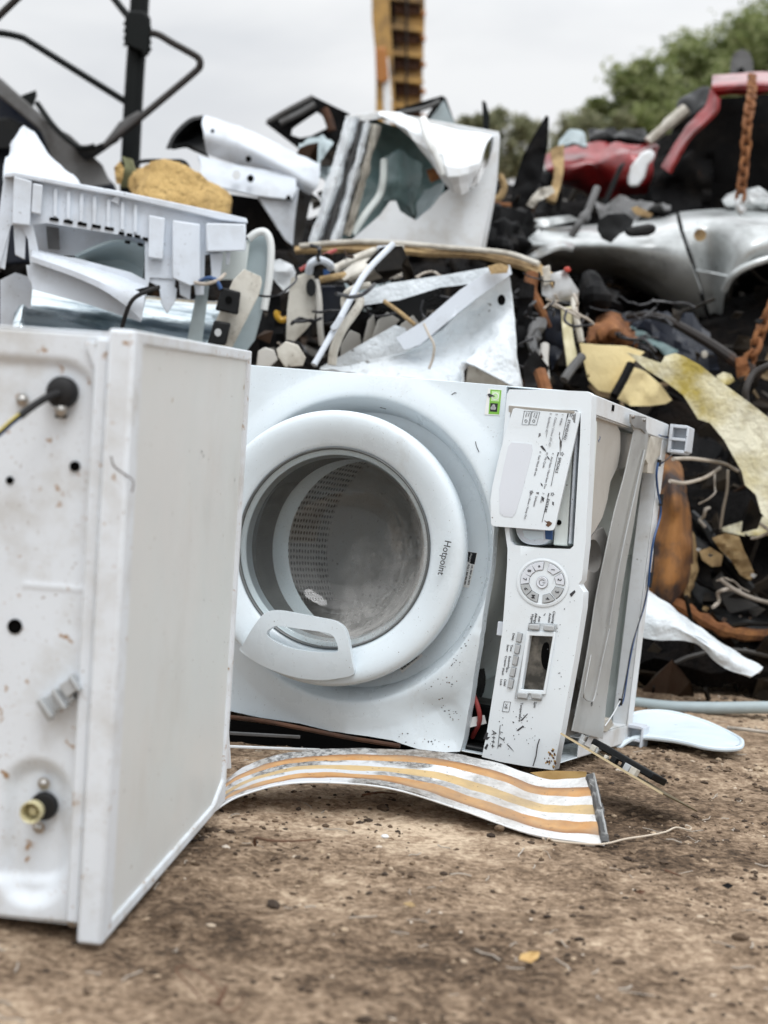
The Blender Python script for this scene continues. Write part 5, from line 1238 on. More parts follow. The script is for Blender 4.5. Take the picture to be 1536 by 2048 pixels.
    one('foam_scrap', 'small torn piece of yellow foam left of the big foam lump', 'foam', slab([(228, 335), (240, 322), (250, 340), (262, 352), (252, 374), (232, 366)], 4.45, .05, step=6, amp=.012, freq=30), 'foam_yellow')
    one('olive_rag', 'dark olive rag wedged left of the foam lump', 'rag', sheet([[(244, 312, 4.4), (262, 316, 4.38)], [(250, 340, 4.37), (270, 344, 4.35)], [(240, 376, 4.4), (268, 372, 4.38)]], 6, 6, .01, .008, 16), 'leaf_olive')
    one('black_hoop', 'thin black hoop sticking up behind the foam lump', 'hoop', rod([(272, 352, 4.6), (274, 330, 4.6), (290, 322, 4.6), (340, 322, 4.6), (365, 323, 4.6), (376, 334, 4.6), (378, 350, 4.6)], .006), 'dark_post')
    # ---- crumpled white sheet, dark vehicle, bent rail
    one('crumpled_sheet', 'dirty white crumpled metal sheet rising at the left edge above the machine base', 'metal sheet', sheet([[(20, 290, 4.3), (45, 245, 4.35), (70, 258, 4.35)], [(8, 330, 4.15), (55, 318, 4.2), (110, 310, 4.3)], [(6, 380, 4.1), (70, 370, 4.1), (170, 375, 4.2)]], 8, 8, .004, .022, 4.5, 5), 'white_plastic', smooth=20)
    E4 = th('dark_vehicle_body', 'dark navy vehicle body sloping down from the upper left edge with grey trim', 'vehicle', 60, 480, 5.6)
    part(slab([(-300, 60), (-60, 110), (10, 165), (70, 225), (130, 275), (190, 330), (232, 372), (240, 420), (120, 520), (-300, 560)], (5.7, .02, 0), .5, step=60, amp=.02, freq=2), 'body_panel', 'navy_panel', E4, bevel=.03)
    part(slab([(-20, 142), (4, 158), (66, 214), (120, 258), (190, 322), (222, 362), (205, 368), (160, 335), (110, 290), (60, 244), (-20, 178)], (5.6, .02, 0), .06), 'window_trim', 'grey_trim', E4, bevel=.008)
    part(slab([(70, 232), (140, 270), (205, 330), (222, 368), (160, 376), (110, 330)], (5.5, 0, 0), .05, step=20, amp=.02, freq=5), 'torn_panel', 'grey_trim', E4)
    part(slab([(40, 192), (72, 180), (74, 192), (66, 214)], 5.6, .04), 'trim_fin', 'dark_post', E4)
    part(slab([(-100, 232), (20, 235), (70, 262), (70, 300), (-100, 300)], 5.62, .04), 'lower_band', 'black_plastic', E4, bevel=.01)
    part(rod([(74, 206, 5.5), (110, 255, 5.45), (150, 290, 5.42), (170, 296, 5.4), (190, 292, 5.4)], [.010] * 25), 'door_seal', 'dark_post', E4)
    part(slab([(148, 292), (180, 296), (205, 285), (210, 300), (172, 322), (160, 312)], 5.45, .05), 'hinge', 'black_scrap', E4)
    # ---- mirror bracket
    E5 = th('mirror_bracket', 'black upright post with bent tube arms rising into the sky at the upper left', 'bracket', 262, 420, 5.9)
    part(rod([(283, -60, 5.9), (276, 60, 5.9), (268, 180, 5.9), (261, 320, 5.9), (258, 420, 5.9)], .037, 6, 14), 'post', 'dark_post', E5)
    mb = MB(); slab([(250, 28), (262, 20), (290, 22), (302, 36), (301, 92), (298, 112), (285, 114), (282, 104), (258, 94), (248, 88), (250, 60)], 5.83, .14, mb=mb); part(mb, 'clamp', 'dark_post', E5, bevel=.012)
    for y in (44, 58, 72, 86): part(slab([(247, y), (253, y - 2), (253, y + 6), (247, y + 8)], 5.83, .1), 'clamp_bolt', 'dark_post', E5); part(slab([(298, y + 10), (303, y + 9), (303, y + 16), (298, y + 18)], 5.83, .1), 'clamp_bolt', 'dark_post', E5)
    part(rod([(300, 66, 5.85), (318, 70, 5.82), (345, 86, 5.8), (385, 108, 5.78), (398, 118, 5.78), (400, 130, 5.78), (392, 142, 5.78), (340, 186, 5.75), (275, 240, 5.7), (215, 288, 5.65), (165, 322, 5.6)], .0135, 5, 10), 'tube_arm', 'tube_brown', E5)
    part(rod([(-60, 62, 5.9), (0, 66, 5.9), (40, 74, 5.9), (60, 84, 5.9), (150, 140, 5.9), (235, 193, 5.9), (256, 206, 5.9)], .0135, 5, 10), 'tube_arm', 'dark_post', E5)
    part(rod([(215, -20, 5.9), (232, 2, 5.9), (246, 20, 5.88), (256, 32, 5.87)], .0135, 5, 10), 'tube_arm', 'dark_post', E5)
    part(slab([(276, 222), (284, 226), (284, 236), (250, 262), (236, 284), (208, 300), (198, 296), (222, 266), (238, 244)], 5.72, .02), 'flat_link', 'grey_trim', E5, bevel=.004)
    one('tube_stub', 'brown tube end crossing the upper left corner', 'tube', rod([(-40, 70, 5.2), (0, 30, 5.2), (40, -8, 5.2)], .013), 'tube_brown')
left_group()

def middle_group():
    # ---- white door frame / fridge corner
    E_ = th('broken_appliance_corner', 'broken white appliance corner with black scoop end pointing left against the sky', 'appliance panel', 500, 470, 4.9)
    part(sheet([[(408, 232, 5.0), (470, 250, 4.98), (545, 285, 4.95), (640, 330, 4.9)], [(404, 246, 4.9), (470, 262, 4.88), (545, 298, 4.86), (640, 345, 4.82)], [(408, 268, 4.84), (470, 285, 4.82), (545, 322, 4.8), (635, 372, 4.78)], [(414, 308, 4.86), (470, 328, 4.85), (540, 345, 4.83), (620, 390, 4.8)]], 7, 7, .006, .008, 8, 3), 'rolled_cover', 'white_plastic', E_)
    part(sheet([[(396, 312, 4.84), (450, 326, 4.83), (520, 340, 4.82), (592, 350, 4.8)], [(402, 335, 4.80), (450, 350, 4.79), (520, 366, 4.78), (592, 380, 4.77)], [(398, 366, 4.78), (450, 378, 4.77), (520, 392, 4.76), (584, 400, 4.76)]], 6, 6, .008, .004, 8, 9), 'inner_flange', 'white_plastic', E_)
    part(slab([(512, 390), (586, 396), (592, 372), (598, 376), (590, 440), (586, 492), (570, 480), (545, 440)], 4.78, .012, step=18, amp=.006), 'gusset', 'white_plastic', E_, bevel=.003)
    part(sheet([[(335, 298, 4.9), (350, 268, 4.95), (380, 240, 5.0), (412, 232, 5.02)], [(350, 292, 5.0), (370, 280, 5.08), (395, 262, 5.1), (412, 262, 5.05)], [(344, 296, 4.9), (372, 292, 4.95), (390, 300, 4.95), (416, 312, 4.88)]], 7, 7, .012), 'black_scoop', 'black_plastic', E_, smooth=70)
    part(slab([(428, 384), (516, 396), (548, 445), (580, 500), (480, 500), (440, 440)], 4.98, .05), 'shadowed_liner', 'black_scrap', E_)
    for x, y, r_ in ((497, 318, 6), (501, 357, 7), (473, 350, 9), (577, 396, 5), (425, 262, 4)): part(slab(ellipse(x, y, r_, r_ * 1.1, 14), 4.74, .01), 'hole' if r_ < 9 else 'white_peg', 'hole' if r_ != 9 else 'white_plain', E_)
    part(slab([(560, 400), (600, 380), (625, 385), (600, 500), (585, 500), (590, 440)], 4.92, .03, step=14, amp=.02), 'side_liner', 'grey_trim', E_)
    # ---- window frames
    E2 = th('car_window_frame', 'dark quadrilateral car window frame tilted against the sky', 'window frame', 610, 300, 5.6)
    part(slab([(530, 246), (624, 191), (634, 196), (700, 228), (676, 290), (640, 330), (600, 300)], 5.6, .06, [[(584, 258), (604, 244), (634, 224), (646, 232), (654, 256), (622, 272), (600, 276), (582, 270)]], step=14, amp=.012, freq=9), 'frame', 'black_scrap', E2, bevel=.006)
    part(rod([(535, 244, 5.57), (580, 218, 5.57), (626, 194, 5.57)], .010), 'seal', 'grey_trim', E2)
    part(rod([(560, 246, 5.57), (600, 226, 5.57), (630, 208, 5.57)], .012), 'inner_channel', 'grey_trim', E2)
    part(rod([(648, 218, 5.57), (658, 240, 5.57), (664, 262, 5.57)], .016), 'tail_lamp_trim', 'rust_dark', E2)
    one('bent_bracket', 'tangle of grey bent metal below the dark window frame', 'metal scrap', sheet([[(600, 282, 5.3), (640, 276, 5.28), (668, 288, 5.2)], [(596, 300, 5.2), (640, 300, 5.2), (660, 320, 5.1)], [(612, 330, 5.15), (645, 345, 5.1), (650, 372, 5.05)]], 7, 7, .008, .035, 9, 8), 'hose_grey')
    E3 = th('car_window_frame', 'dark triangular car window frame poking above the torn white cabinet', 'window frame', 850, 250, 5.9)
    part(slab([(770, 236), (800, 216), (884, 191), (892, 196), (912, 252), (850, 262)], 5.9, .06, [[(812, 232), (866, 212), (852, 236), (838, 242)]], step=16, amp=.01, freq=8), 'frame', 'black_scrap', E3, bevel=.005)
    part(slab([(888, 200), (912, 252), (870, 262), (858, 240)], 5.87, .02), 'glass_edge', 'hose_grey', E3)
    part(rod([(800, 226, 5.85), (850, 216, 5.85), (880, 202, 5.85)], .008), 'seal', 'grey_trim', E3)
    # ---- torn white cabinet
    E4 = th('torn_white_cabinet', 'big white cabinet with its front ripped open showing a teal grey liner', 'cabinet', 810, 500, 4.6)
    dd = lambda x, y: 4.55 + .0003 * (800 - x)
    part(slab([(684, 496), (735, 452), (760, 430), (780, 402), (792, 402), (800, 422), (815, 432), (832, 441), (846, 428), (862, 416), (880, 392), (905, 372), (940, 380), (958, 366), (975, 330), (994, 268), (998, 274), (986, 380), (962, 498)], dd, .02, step=20, amp=.003, freq=5), 'front_panel', 'white_plain', E4, bevel=.003)
    part(sheet([[(758, 224, 4.70), (840, 236, 4.68), (920, 252, 4.64), (994, 268, 4.56)], [(762, 232, 4.60), (850, 262, 4.52), (920, 275, 4.50), (975, 282, 4.50)], [(800, 256, 4.58), (858, 300, 4.44), (915, 318, 4.40), (966, 312, 4.46)], [(840, 290, 4.60), (880, 345, 4.42), (918, 352, 4.38), (958, 340, 4.44)], [(872, 335, 4.62), (896, 376, 4.44), (922, 388, 4.42), (950, 372, 4.46)]], 2, 2, .006, .020, 6, 13), 'torn_flap', 'white_plain', E4, smooth=8)
    part(rod([(846, 240, 4.5), (858, 280, 4.42), (876, 318, 4.4), (888, 350, 4.4)], [.014] * 10 + [.010] * 9), 'flap_fold', 'lid_frame', E4)
    part(sheet([[(984, 268, 4.55), (998, 270, 4.56)], [(976, 380, 4.55), (990, 380, 4.56)], [(958, 498, 4.56), (968, 498, 4.57)]], 3, 6, .02), 'corner_post', 'white_plain', E4, bevel=.004)
    part(slab([(690, 232), (745, 224), (765, 222), (1000, 264), (990, 280), (760, 238), (700, 246)], lambda x, y: 4.70, .30, step=40), 'top_panel', 'white_plain', E4, bevel=.004)
    for a_, b_, w_, m_, dp in (((708, 236), (628, 498), 26, 'white_dented', 4.62), ((724, 244), (652, 496), 12, 'grey_trim', 4.64), ((735, 248), (668, 494), 18, 'white_dented', 4.60), ((752, 252), (694, 470), 16, 'cream_plastic', 4.62)):
        x0, y0 = a_; x1, y1 = b_; hw = w_ / 2
        part(sheet([[(x0 - hw, y0, dp), (x0, y0 - 3, dp - .05), (x0 + hw, y0, dp)], [((x0 + x1) / 2 - hw, (y0 + y1) / 2, dp), ((x0 + x1) / 2 + 2, (y0 + y1) / 2, dp - .06), ((x0 + x1) / 2 + hw, (y0 + y1) / 2, dp)], [(x1 - hw, y1, dp), (x1, y1, dp - .05), (x1 + hw, y1, dp)]], 4, 12, .012, .010, 12, int(x0)), 'frame_column', m_, E4)
    part(sheet([[(745, 240, 4.86), (800, 250, 4.90), (880, 300, 4.86)], [(735, 330, 4.84), (790, 340, 4.84), (890, 380, 4.82)], [(680, 480, 4.72), (790, 430, 4.76), (900, 420, 4.80)]], 10, 10, .01, .03, 6, 6), 'liner', 'teal_liner', E4)
    part(sheet([[(764, 310, 4.74), (800, 300, 4.70), (842, 330, 4.76)], [(760, 360, 4.72), (800, 352, 4.64), (838, 372, 4.74)], [(762, 400, 4.70), (800, 400, 4.66), (826, 432, 4.72)]], 8, 8, .006, .02, 9, 4), 'torn_liner_sheet', 'teal_liner', E4)
    part(sheet([[(846, 380, 4.70), (884, 360, 4.66)], [(834, 420, 4.68), (872, 402, 4.64)], [(826, 440, 4.66), (848, 432, 4.64)]], 8, 6, .006, .02, 9, 8), 'torn_liner_sheet', 'hose_grey', E4)
    part(slab([(852, 340), (874, 335), (882, 356), (862, 366)], 4.66, .02, step=5, amp=.01, freq=30), 'rusty_hinge', 'rust', E4)
    part(slab([(740, 232), (870, 300), (905, 380), (880, 440), (690, 480)], 4.96, .04), 'back_panel', 'black_scrap', E4)
    part(rod([(768, 320, 4.66), (766, 360, 4.64), (758, 392, 4.64), (730, 430, 4.60), (706, 468, 4.60)], .011), 'edge_channel', 'interior_grey', E4)
    # ---- beam of rusty beige trim running along the middle
    E5 = th('bent_trim_beam', 'long bent rusty beige trim beam running beneath the torn cabinet to a metal bracket', 'trim', 850, 540, 4.2)
    part(sheet([[(590, 494, 4.3), (680, 486, 4.25), (780, 488, 4.2), (900, 498, 4.15), (1010, 508, 4.1), (1080, 532, 4.05), (1120, 556, 4.0)], [(590, 504, 4.28), (680, 499, 4.22), (780, 502, 4.17), (900, 512, 4.12), (1010, 524, 4.07), (1070, 548, 4.02), (1106, 575, 3.98)]], 6, 4, .012, .008, 14, 5), 'beam', 'foam_brown', E5)
    part(rod([(600, 492, 4.27), (700, 484, 4.22), (800, 487, 4.17), (900, 496, 4.12), (1010, 506, 4.07), (1078, 528, 4.02)], .0075), 'white_edge', 'cream_plastic', E5)
    part(slab([(1082, 552), (1130, 540), (1158, 582), (1156, 600), (1110, 604), (1084, 590)], 3.98, .05, step=14, amp=.01, freq=14), 'end_bracket', 'steel', E5, bevel=.004)
    part(slab([(1084, 534), (1100, 530), (1102, 566), (1088, 572)], 3.94, .03), 'bracket_tab', 'cream_plastic', E5, bevel=.003)
    part(slab([(1126, 536), (1138, 532), (1143, 542), (1132, 546)], 3.95, .03), 'red_clip', 'red_label', E5, bevel=.004)
    part(rod([(1065, 550, 4.0), (1062, 580, 3.98), (1078, 610, 3.96), (1092, 640, 3.95), (1100, 655, 3.95)], [.02 - .0006 * i for i in range(25)]), 'rusty_strap', 'rust', E5)
    # ---- crushed white panel with diagonal rib
    E6 = th('crushed_white_panel', 'crushed white machine panel with a diagonal rib and round hole above the front-loader', 'machine panel', 900, 745, 3.5)
    part(slab([(712, 588), (780, 566), (900, 548), (1000, 530), (1012, 536), (990, 552), (960, 566), (880, 575), (800, 600), (720, 612)], 3.62, .01, step=16, amp=.006, freq=14), 'upper_edge', 'white_dented', E6)
    part(slab([(1020, 530), (1024, 548), (960, 592), (900, 640), (840, 690), (808, 700), (792, 676), (850, 640), (920, 580), (985, 536)], lambda x, y: 3.52 + .0002 * (x - 900), .03, step=22), 'diagonal_rib', 'white_plastic', E6, bevel=.005)
    part(sheet([[(1018, 545, 3.56), (1024, 590, 3.58), (1034, 680, 3.56), (1044, 770, 3.54)], [(960, 596, 3.54), (985, 620, 3.60), (1010, 680, 3.52), (1030, 775, 3.5)], [(900, 640, 3.54), (940, 660, 3.60), (960, 690, 3.54), (925, 720, 3.48)], [(820, 700, 3.54), (860, 710, 3.56), (905, 735, 3.52), (915, 770, 3.46)], [(640, 742, 3.56), (720, 745, 3.5), (820, 760, 3.48), (910, 790, 3.44)]], 7, 7, .005, .012, 9, 17), 'crumpled_sheet', 'white_dented', E6, smooth=35)
    part(slab(ellipse(1003, 600, 8, 11, 20), 3.545, .004), 'hole', 'hole', E6)
    part(slab([(640, 735), (790, 650), (810, 656), (830, 700), (822, 755), (640, 752)], 3.60, .006, step=18, amp=.010, freq=9), 'torn_corner', 'white_dented', E6)
    part(slab([(938, 720), (970, 704), (1005, 706), (1030, 740), (1020, 775), (930, 775)], 3.66, .02, step=14, amp=.02, freq=9), 'inner_web', 'cream_plastic', E6)
    part(slab([(975, 532), (1000, 526), (1018, 532), (1014, 546), (982, 548)], 3.50, .02, step=8, amp=.006, freq=30), 'crumpled_tab', 'foam_brown', E6)
    part(rod([(848, 648, 3.48), (858, 670, 3.46), (868, 690, 3.45), (866, 715, 3.45), (858, 738, 3.45)], .003), 'hanging_wire', 'wire_pale', E6)
    # ---- round black brush
    mb = MB(); c = P(818, 612, 3.72); rn = random.Random(4)
    for i in range(70):
        a_ = math.pi * (i + .5) / 70 * 1.15 - .25; l_ = rn.uniform(.075, .095); q = c + A @ Vector((math.cos(a_) * l_, rn.uniform(-.03, .02), math.sin(a_) * l_ * .78)); mb.bar(c + (q - c) * .35, q, .009, .009, w2=.002, h2=.002)
    mb.cyl(c + Vector((0, -.015, 0)), (0, 1, 0), .045, .05, 24); one('black_brush_wheel', 'round black spiky fan wheel inside the crushed white panel', 'fan wheel', mb, 'black_plastic')
    # ---- assorted plastic pieces
    def pc(nm, lab, cat, ol, d, th_, mt, **k):
        bv = k.pop('bevel', .004); return one(nm, lab, cat, slab(ol, d, th_, **k), mt, bevel=bv)
    pc('beige_plastic_column', 'upright beige plastic column with a dark oval left of the crushed white panel', 'plastic part', [(582, 556), (612, 545), (628, 552), (636, 600), (628, 640), (612, 660), (590, 682), (572, 680), (574, 620)], 3.75, .08, 'cream_plastic', step=24, amp=.006)
    pc('oval_plug', 'dark oval plug on the beige plastic column', 'plug', ellipse(622, 575, 10, 18, 18), 3.72, .02, 'black_plastic')
    pc('valve_cap', 'faceted cream plastic cap just above the top edge of the front-loader', 'plastic cap', [(553, 698), (572, 682), (596, 690), (612, 715), (606, 732), (570, 735), (556, 715)], 3.45, .06, 'cream_plastic', bevel=.002)
    pc('cream_valve_body', 'small cream valve body left of the faceted cap', 'valve', [(516, 702), (530, 694), (548, 700), (556, 720), (540, 735), (512, 733)], 3.42, .05, 'beige_plastic', bevel=.003)
    one('white_rod', 'long thin white rod leaning diagonally in front of the scrap', 'rod', rod([(628, 730, 3.42), (668, 660, 3.46), (700, 600, 3.5), (732, 545, 3.54), (786, 488, 3.6)], [.007] * 7 + [.0075] * 18), 'white_plastic')
    pc('rod_clip', 'flat white clip fixed on the diagonal white rod', 'clip', [(660, 655), (680, 628), (690, 632), (676, 660), (664, 664)], 3.44, .02, 'white_plastic')
    one('pale_hose', 'curved pale hose hanging right of the diagonal rod', 'hose', rod([(664, 730, 3.50), (668, 700, 3.50), (684, 660, 3.5), (712, 620, 3.52), (720, 600, 3.56), (700, 585, 3.58), (692, 600, 3.58)], .0105), 'cream_plastic')
    one('cream_loop', 'cream plastic loop hooked over the diagonal white rod', 'loop', rod([(690, 620, 3.55), (688, 600, 3.55), (696, 584, 3.54), (716, 574, 3.54), (740, 570, 3.55)], .008), 'cream_plastic')
    pc('white_post', 'short ribbed white post standing under the bent trim beam', 'post', [(784, 490), (808, 490), (811, 556), (786, 560)], 3.95, .04, 'cream_plastic')
    pc('white_wedge', 'white wedge hooked on the trim beam beside the ribbed post', 'bracket', [(752, 492), (786, 490), (780, 510), (766, 520), (756, 506)], 3.92, .03, 'white_plastic')
    one('cream_lever', 'cream plastic lever with a knob end lying under the trim beam', 'handle', rod([(668, 540, 3.9), (690, 528, 3.9), (720, 514, 3.92), (750, 502, 3.95)], [.018, .016, .012] + [.011] * 16), 'cream_plastic')
    one('cream_shell', 'rounded cream plastic shell between the cream arm and the crushed panel', 'plastic shell', sheet([[(672, 560, 3.85), (710, 530, 3.82), (750, 516, 3.84)], [(690, 562, 3.78), (725, 545, 3.76), (762, 532, 3.8)], [(700, 566, 3.82), (735, 560, 3.8), (778, 548, 3.84)]], 7, 7, .01), 'cream_plastic')
    pc('white_foam_chunk', 'bright white torn plastic chunk beside the grey drum end plate', 'plastic chunk', [(540, 522), (560, 518), (585, 530), (592, 545), (582, 580), (570, 585), (548, 560), (534, 545)], 3.9, .05, 'white_plain', step=10, amp=.015, freq=16)
    one('white_curl', 'white curled plastic strip above the beige plastic column', 'plastic strip', rod([(618, 545, 3.74), (622, 528, 3.72), (640, 520, 3.72), (658, 528, 3.74), (662, 536, 3.76)], .010), 'white_plastic')
    one('red_wire', 'pinkish red wire crossing above the beige plastic column', 'wire', rod([(600, 540, 3.8), (630, 522, 3.8), (650, 510, 3.82), (672, 500, 3.84)], .005), 'wire_red')
    one('blue_clip', 'small blue clip behind the white curled strip', 'clip', slab([(646, 532), (656, 524), (660, 548), (648, 556)], 3.8, .02), 'wire_blue')
    one('orange_pipe', 'short copper coloured pipe at the head of the beige column', 'pipe', rod([(640, 560, 3.78), (660, 556, 3.78), (690, 550, 3.8)], .009), 'foam_brown')
    one('amber_hook', 'yellow hooked plastic piece in the dark gap left of the beige column', 'hook', rod([(556, 622, 3.8), (554, 630, 3.8), (562, 640, 3.8), (574, 638, 3.8)], .008), 'amber_plastic')
    pc('dark_box', 'dark teal box between the beige column and the diagonal rod', 'box', [(640, 572), (688, 570), (690, 605), (668, 640), (648, 650)], 3.85, .1, 'navy_panel')
    one('grey_strut', 'thin grey strut standing right of the beige column', 'strut', rod([(632, 560, 3.74), (638, 600, 3.73), (640, 650, 3.73), (644, 690, 3.74)], .008), 'beige_plastic')
    for ol, lab in (([(756, 640), (775, 624), (800, 640), (760, 684), (738, 690)], 'beige block leaning under the fan wheel'), ([(682, 690), (700, 660), (720, 668), (724, 700), (716, 740), (680, 740)], 'rounded beige block behind the pale hose'), ([(736, 640), (748, 628), (752, 660), (734, 690), (724, 690)], 'thin upright beige block between two beige blocks'), ([(800, 650), (826, 630), (840, 650), (800, 676)], 'small beige block touching the diagonal rib')):
        pc('beige_block', lab, 'plastic block', ol, (3.66, .12, .05), .05, 'beige_plastic', bevel=.002)
    one('tan_stick', 'thin tan stick lying across the fan wheel', 'stick', rod([(768, 602, 3.6), (800, 625, 3.58), (830, 650, 3.57)], .005), 'foam_brown')
    # right of centre: hanging strips under the bracket
    one('cream_strip', 'wide cream plastic strip hanging below the metal bracket', 'plastic strip', sheet([[(1122, 618, 3.9), (1142, 614, 3.9)], [(1126, 670, 3.88), (1146, 668, 3.88)], [(1134, 735, 3.86), (1156, 730, 3.86)]], 5, 8, .01, .01, 14), 'valve_yellow')
    one('cream_strip', 'narrow pale plastic strip hanging right of the wide cream strip', 'plastic strip', rod([(1148, 596, 3.92), (1150, 630, 3.9), (1158, 660, 3.9), (1162, 684, 3.9)], .009), 'cream_plastic')
    one('grey_tube', 'thin grey tube standing in the dark gap right of the crushed panel', 'tube', rod([(1090, 690, 3.75), (1088, 725, 3.72), (1092, 760, 3.7)], .011), 'beige_plastic')
    one('rusty_tube', 'short rusty red tube at the end of the washer top edge', 'tube', rod([(1080, 745, 3.6), (1086, 762, 3.58), (1094, 790, 3.56)], .016), 'rust')
    one('grey_pipe', 'slim grey pipe slanting down behind the cream strips', 'pipe', rod([(1165, 712, 3.7), (1145, 735, 3.68), (1128, 760, 3.66)], .011), 'grey_trim')
middle_group()

def right_group():
    # ---- silver car
    E_ = th('silver_car_body', 'crushed silver car body with door seam and dark wheel arch at the right', 'car', 1350, 720, 5.0)
    rows = [[(1030, 446, 5.5), (1110, 452, 5.45), (1180, 448, 5.4), (1250, 440, 5.35), (1320, 432, 5.3), (1352, 425, 5.28)],
            [(1040, 462, 5.2), (1110, 470, 5.15), (1180, 468, 5.1), (1250, 466, 5.05), (1320, 462, 5.02), (1358, 456, 5.0)],
            [(1046, 486, 5.08), (1110, 490, 5.03), (1180, 490, 4.98), (1250, 492, 4.94), (1320, 494, 4.92), (1372, 500, 4.9)],
            [(1052, 508, 5.14), (1110, 514, 5.10), (1180, 518, 5.06), (1250, 526, 5.0), (1330, 556, 4.96), (1396, 566, 4.92)],
            [(1056, 522, 5.34), (1110, 532, 5.3), (1180, 538, 5.26), (1260, 552, 5.2), (1340, 602, 5.12), (1418, 645, 5.06)],
            [(1060, 534, 5.7), (1110, 546, 5.66), (1180, 552, 5.6), (1260, 572, 5.55), (1350, 640, 5.45), (1436, 700, 5.36)]]
    part(slab([(1020, 500), (1180, 520), (1340, 560), (1450, 660), (1460, 800), (1020, 800)], 5.85, .2), 'cavity_shade', 'hole', E_)  # black slab standing in for the deep shade below the door
    part(sheet(rows, 7, 6, .008, .010, 4, 2), 'door', 'silver_paint', E_, smooth=70)
    rows = [[(1358, 425, 5.28), (1420, 420, 5.26), (1500, 420, 5.24), (1620, 424, 5.2), (1760, 440, 5.2)],
            [(1362, 446, 5.06), (1420, 444, 5.04), (1500, 444, 5.0), (1620, 448, 4.98), (1760, 460, 5.0)],
            [(1376, 486, 4.94), (1424, 488, 5.03), (1490, 490, 4.88), (1580, 480, 4.9), (1760, 490, 4.95)],
            [(1392, 540, 4.97), (1428, 545, 5.08), (1462, 552, 4.92), (1530, 522, 4.90), (1760, 530, 4.95)]]
    part(sheet(rows, 7, 6, .008, .006, 3, 5), 'fender', 'silver_paint', E_, smooth=70)
    rows = [[(1392, 540, 4.955), (1424, 545, 4.965), (1462, 553, 4.925)], [(1408, 590, 5.02), (1428, 590, 5.02), (1450, 585, 4.98)], [(1420, 640, 5.1), (1432, 640, 5.1), (1442, 630, 5.06)]]
    part(sheet(rows, 6, 6, .008), 'fender_tail', 'silver_paint', E_, smooth=70)
    part(rod([(1448, 580, 4.94), (1464, 552, 4.90), (1500, 530, 4.88), (1560, 514, 4.88), (1640, 512, 4.9)], .012), 'arch_lip', 'silver_paint', E_)
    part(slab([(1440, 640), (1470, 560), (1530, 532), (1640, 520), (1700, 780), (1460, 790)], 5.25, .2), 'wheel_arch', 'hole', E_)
    part(slab([(1352, 424), (1358, 424), (1378, 500), (1400, 566), (1428, 655), (1440, 700), (1430, 700), (1420, 660), (1392, 566), (1370, 500)], lambda x, y: 4.93 + .0007 * max(0, y - 560) + .003 * max(0, 470 - y), .02), 'door_gap', 'hole', E_)
    part(MB().cyl(P(1400, 470, 4.93), ray(1400, 470) * -1, .02, .02, 16), 'side_repeater', 'foam_brown', E_, bevel=.004)
    part(sheet([[(1390, 474, 4.925), (1445, 474, 4.90)], [(1396, 500, 4.905), (1440, 500, 4.88)], [(1420, 560, 4.95), (1440, 560, 4.93)]], 6, 8, .006), 'pressed_dent', 'grey_trim', E_, smooth=60) if False else None
    part(sheet([[(1050, 520, 4.9), (1080, 500, 4.92), (1120, 484, 4.94), (1150, 492, 4.95)], [(1060, 524, 4.82), (1088, 508, 4.82), (1120, 496, 4.84), (1146, 500, 4.86)]], 6, 4, .01), 'torn_arch', 'silver_paint', E_, smooth=60)
    part(slab([(1050, 440), (1140, 430), (1160, 440), (1100, 452), (1060, 456)], 5.2, .05, step=14, amp=.015, freq=12), 'crumpled_edge', 'silver_paint', E_)
    # mirror
    E2 = th('car_door_mirror', 'black broken car door mirror lying on the silver door', 'car mirror', 1250, 475, 4.85)
    part(slab([(1196, 440), (1216, 428), (1250, 426), (1268, 440), (1262, 458), (1240, 468), (1222, 486), (1204, 478), (1194, 460)], 4.82, .10, step=14, amp=.012, freq=12), 'mirror_base', 'black_plastic', E2, bevel=.012)
    part(slab([(1250, 456), (1300, 446), (1313, 452), (1312, 464), (1296, 472), (1262, 474), (1248, 468)], 4.80, .07), 'mirror_shell', 'black_plastic', E2, bevel=.014)
    one('grey_strut', 'grey bent strut with a knuckle leaning on the silver door', 'strut', rod([(1142, 472, 4.9), (1158, 448, 4.9), (1172, 430, 4.92), (1186, 396, 4.95), (1194, 376, 4.98)], [.012] * 9 + [.018] * 4 + [.012] * 12), 'grey_trim')
    one('wood_offcut', 'pale wooden offcut lying behind the black car mirror', 'wood', slab([(1262, 416), (1274, 412), (1306, 428), (1300, 436), (1272, 430)], 4.95, .04), 'foam_brown')
    # ---- red car
    E3 = th('red_car_wreck', 'crumpled red car wreck with gaping black interior on the heap at upper right', 'car', 1350, 420, 5.9)
    part(sheet([[(1088, 322, 6.0), (1130, 306, 6.0), (1180, 290, 6.0), (1240, 284, 5.95), (1300, 284, 5.9), (1318, 292, 5.9)], [(1092, 336, 5.9), (1130, 330, 5.86), (1190, 318, 5.84), (1245, 312, 5.8), (1290, 312, 5.78), (1312, 320, 5.8)], [(1100, 350, 5.92), (1140, 362, 5.9), (1190, 360, 5.9), (1240, 362, 5.84), (1280, 372, 5.8), (1300, 372, 5.82)], [(1120, 370, 6.05), (1160, 385, 6.05), (1200, 396, 6.0), (1240, 396, 5.95), (1270, 392, 5.95), (1290, 392, 5.95)]], 6, 6, .01, .032, 5, 7), 'crumpled_bonnet', 'red_paint', E3, smooth=28)
    part(sheet([[(1425, 152, 5.8), (1470, 150, 5.8), (1540, 148, 5.75), (1700, 150, 5.7)], [(1424, 172, 5.65), (1470, 170, 5.6), (1540, 170, 5.55), (1700, 170, 5.5)], [(1432, 192, 5.66), (1470, 186, 5.62), (1540, 184, 5.58), (1700, 184, 5.55)]], 6, 5, .012, .010, 6, 3), 'roof_edge', 'red_paint', E3)
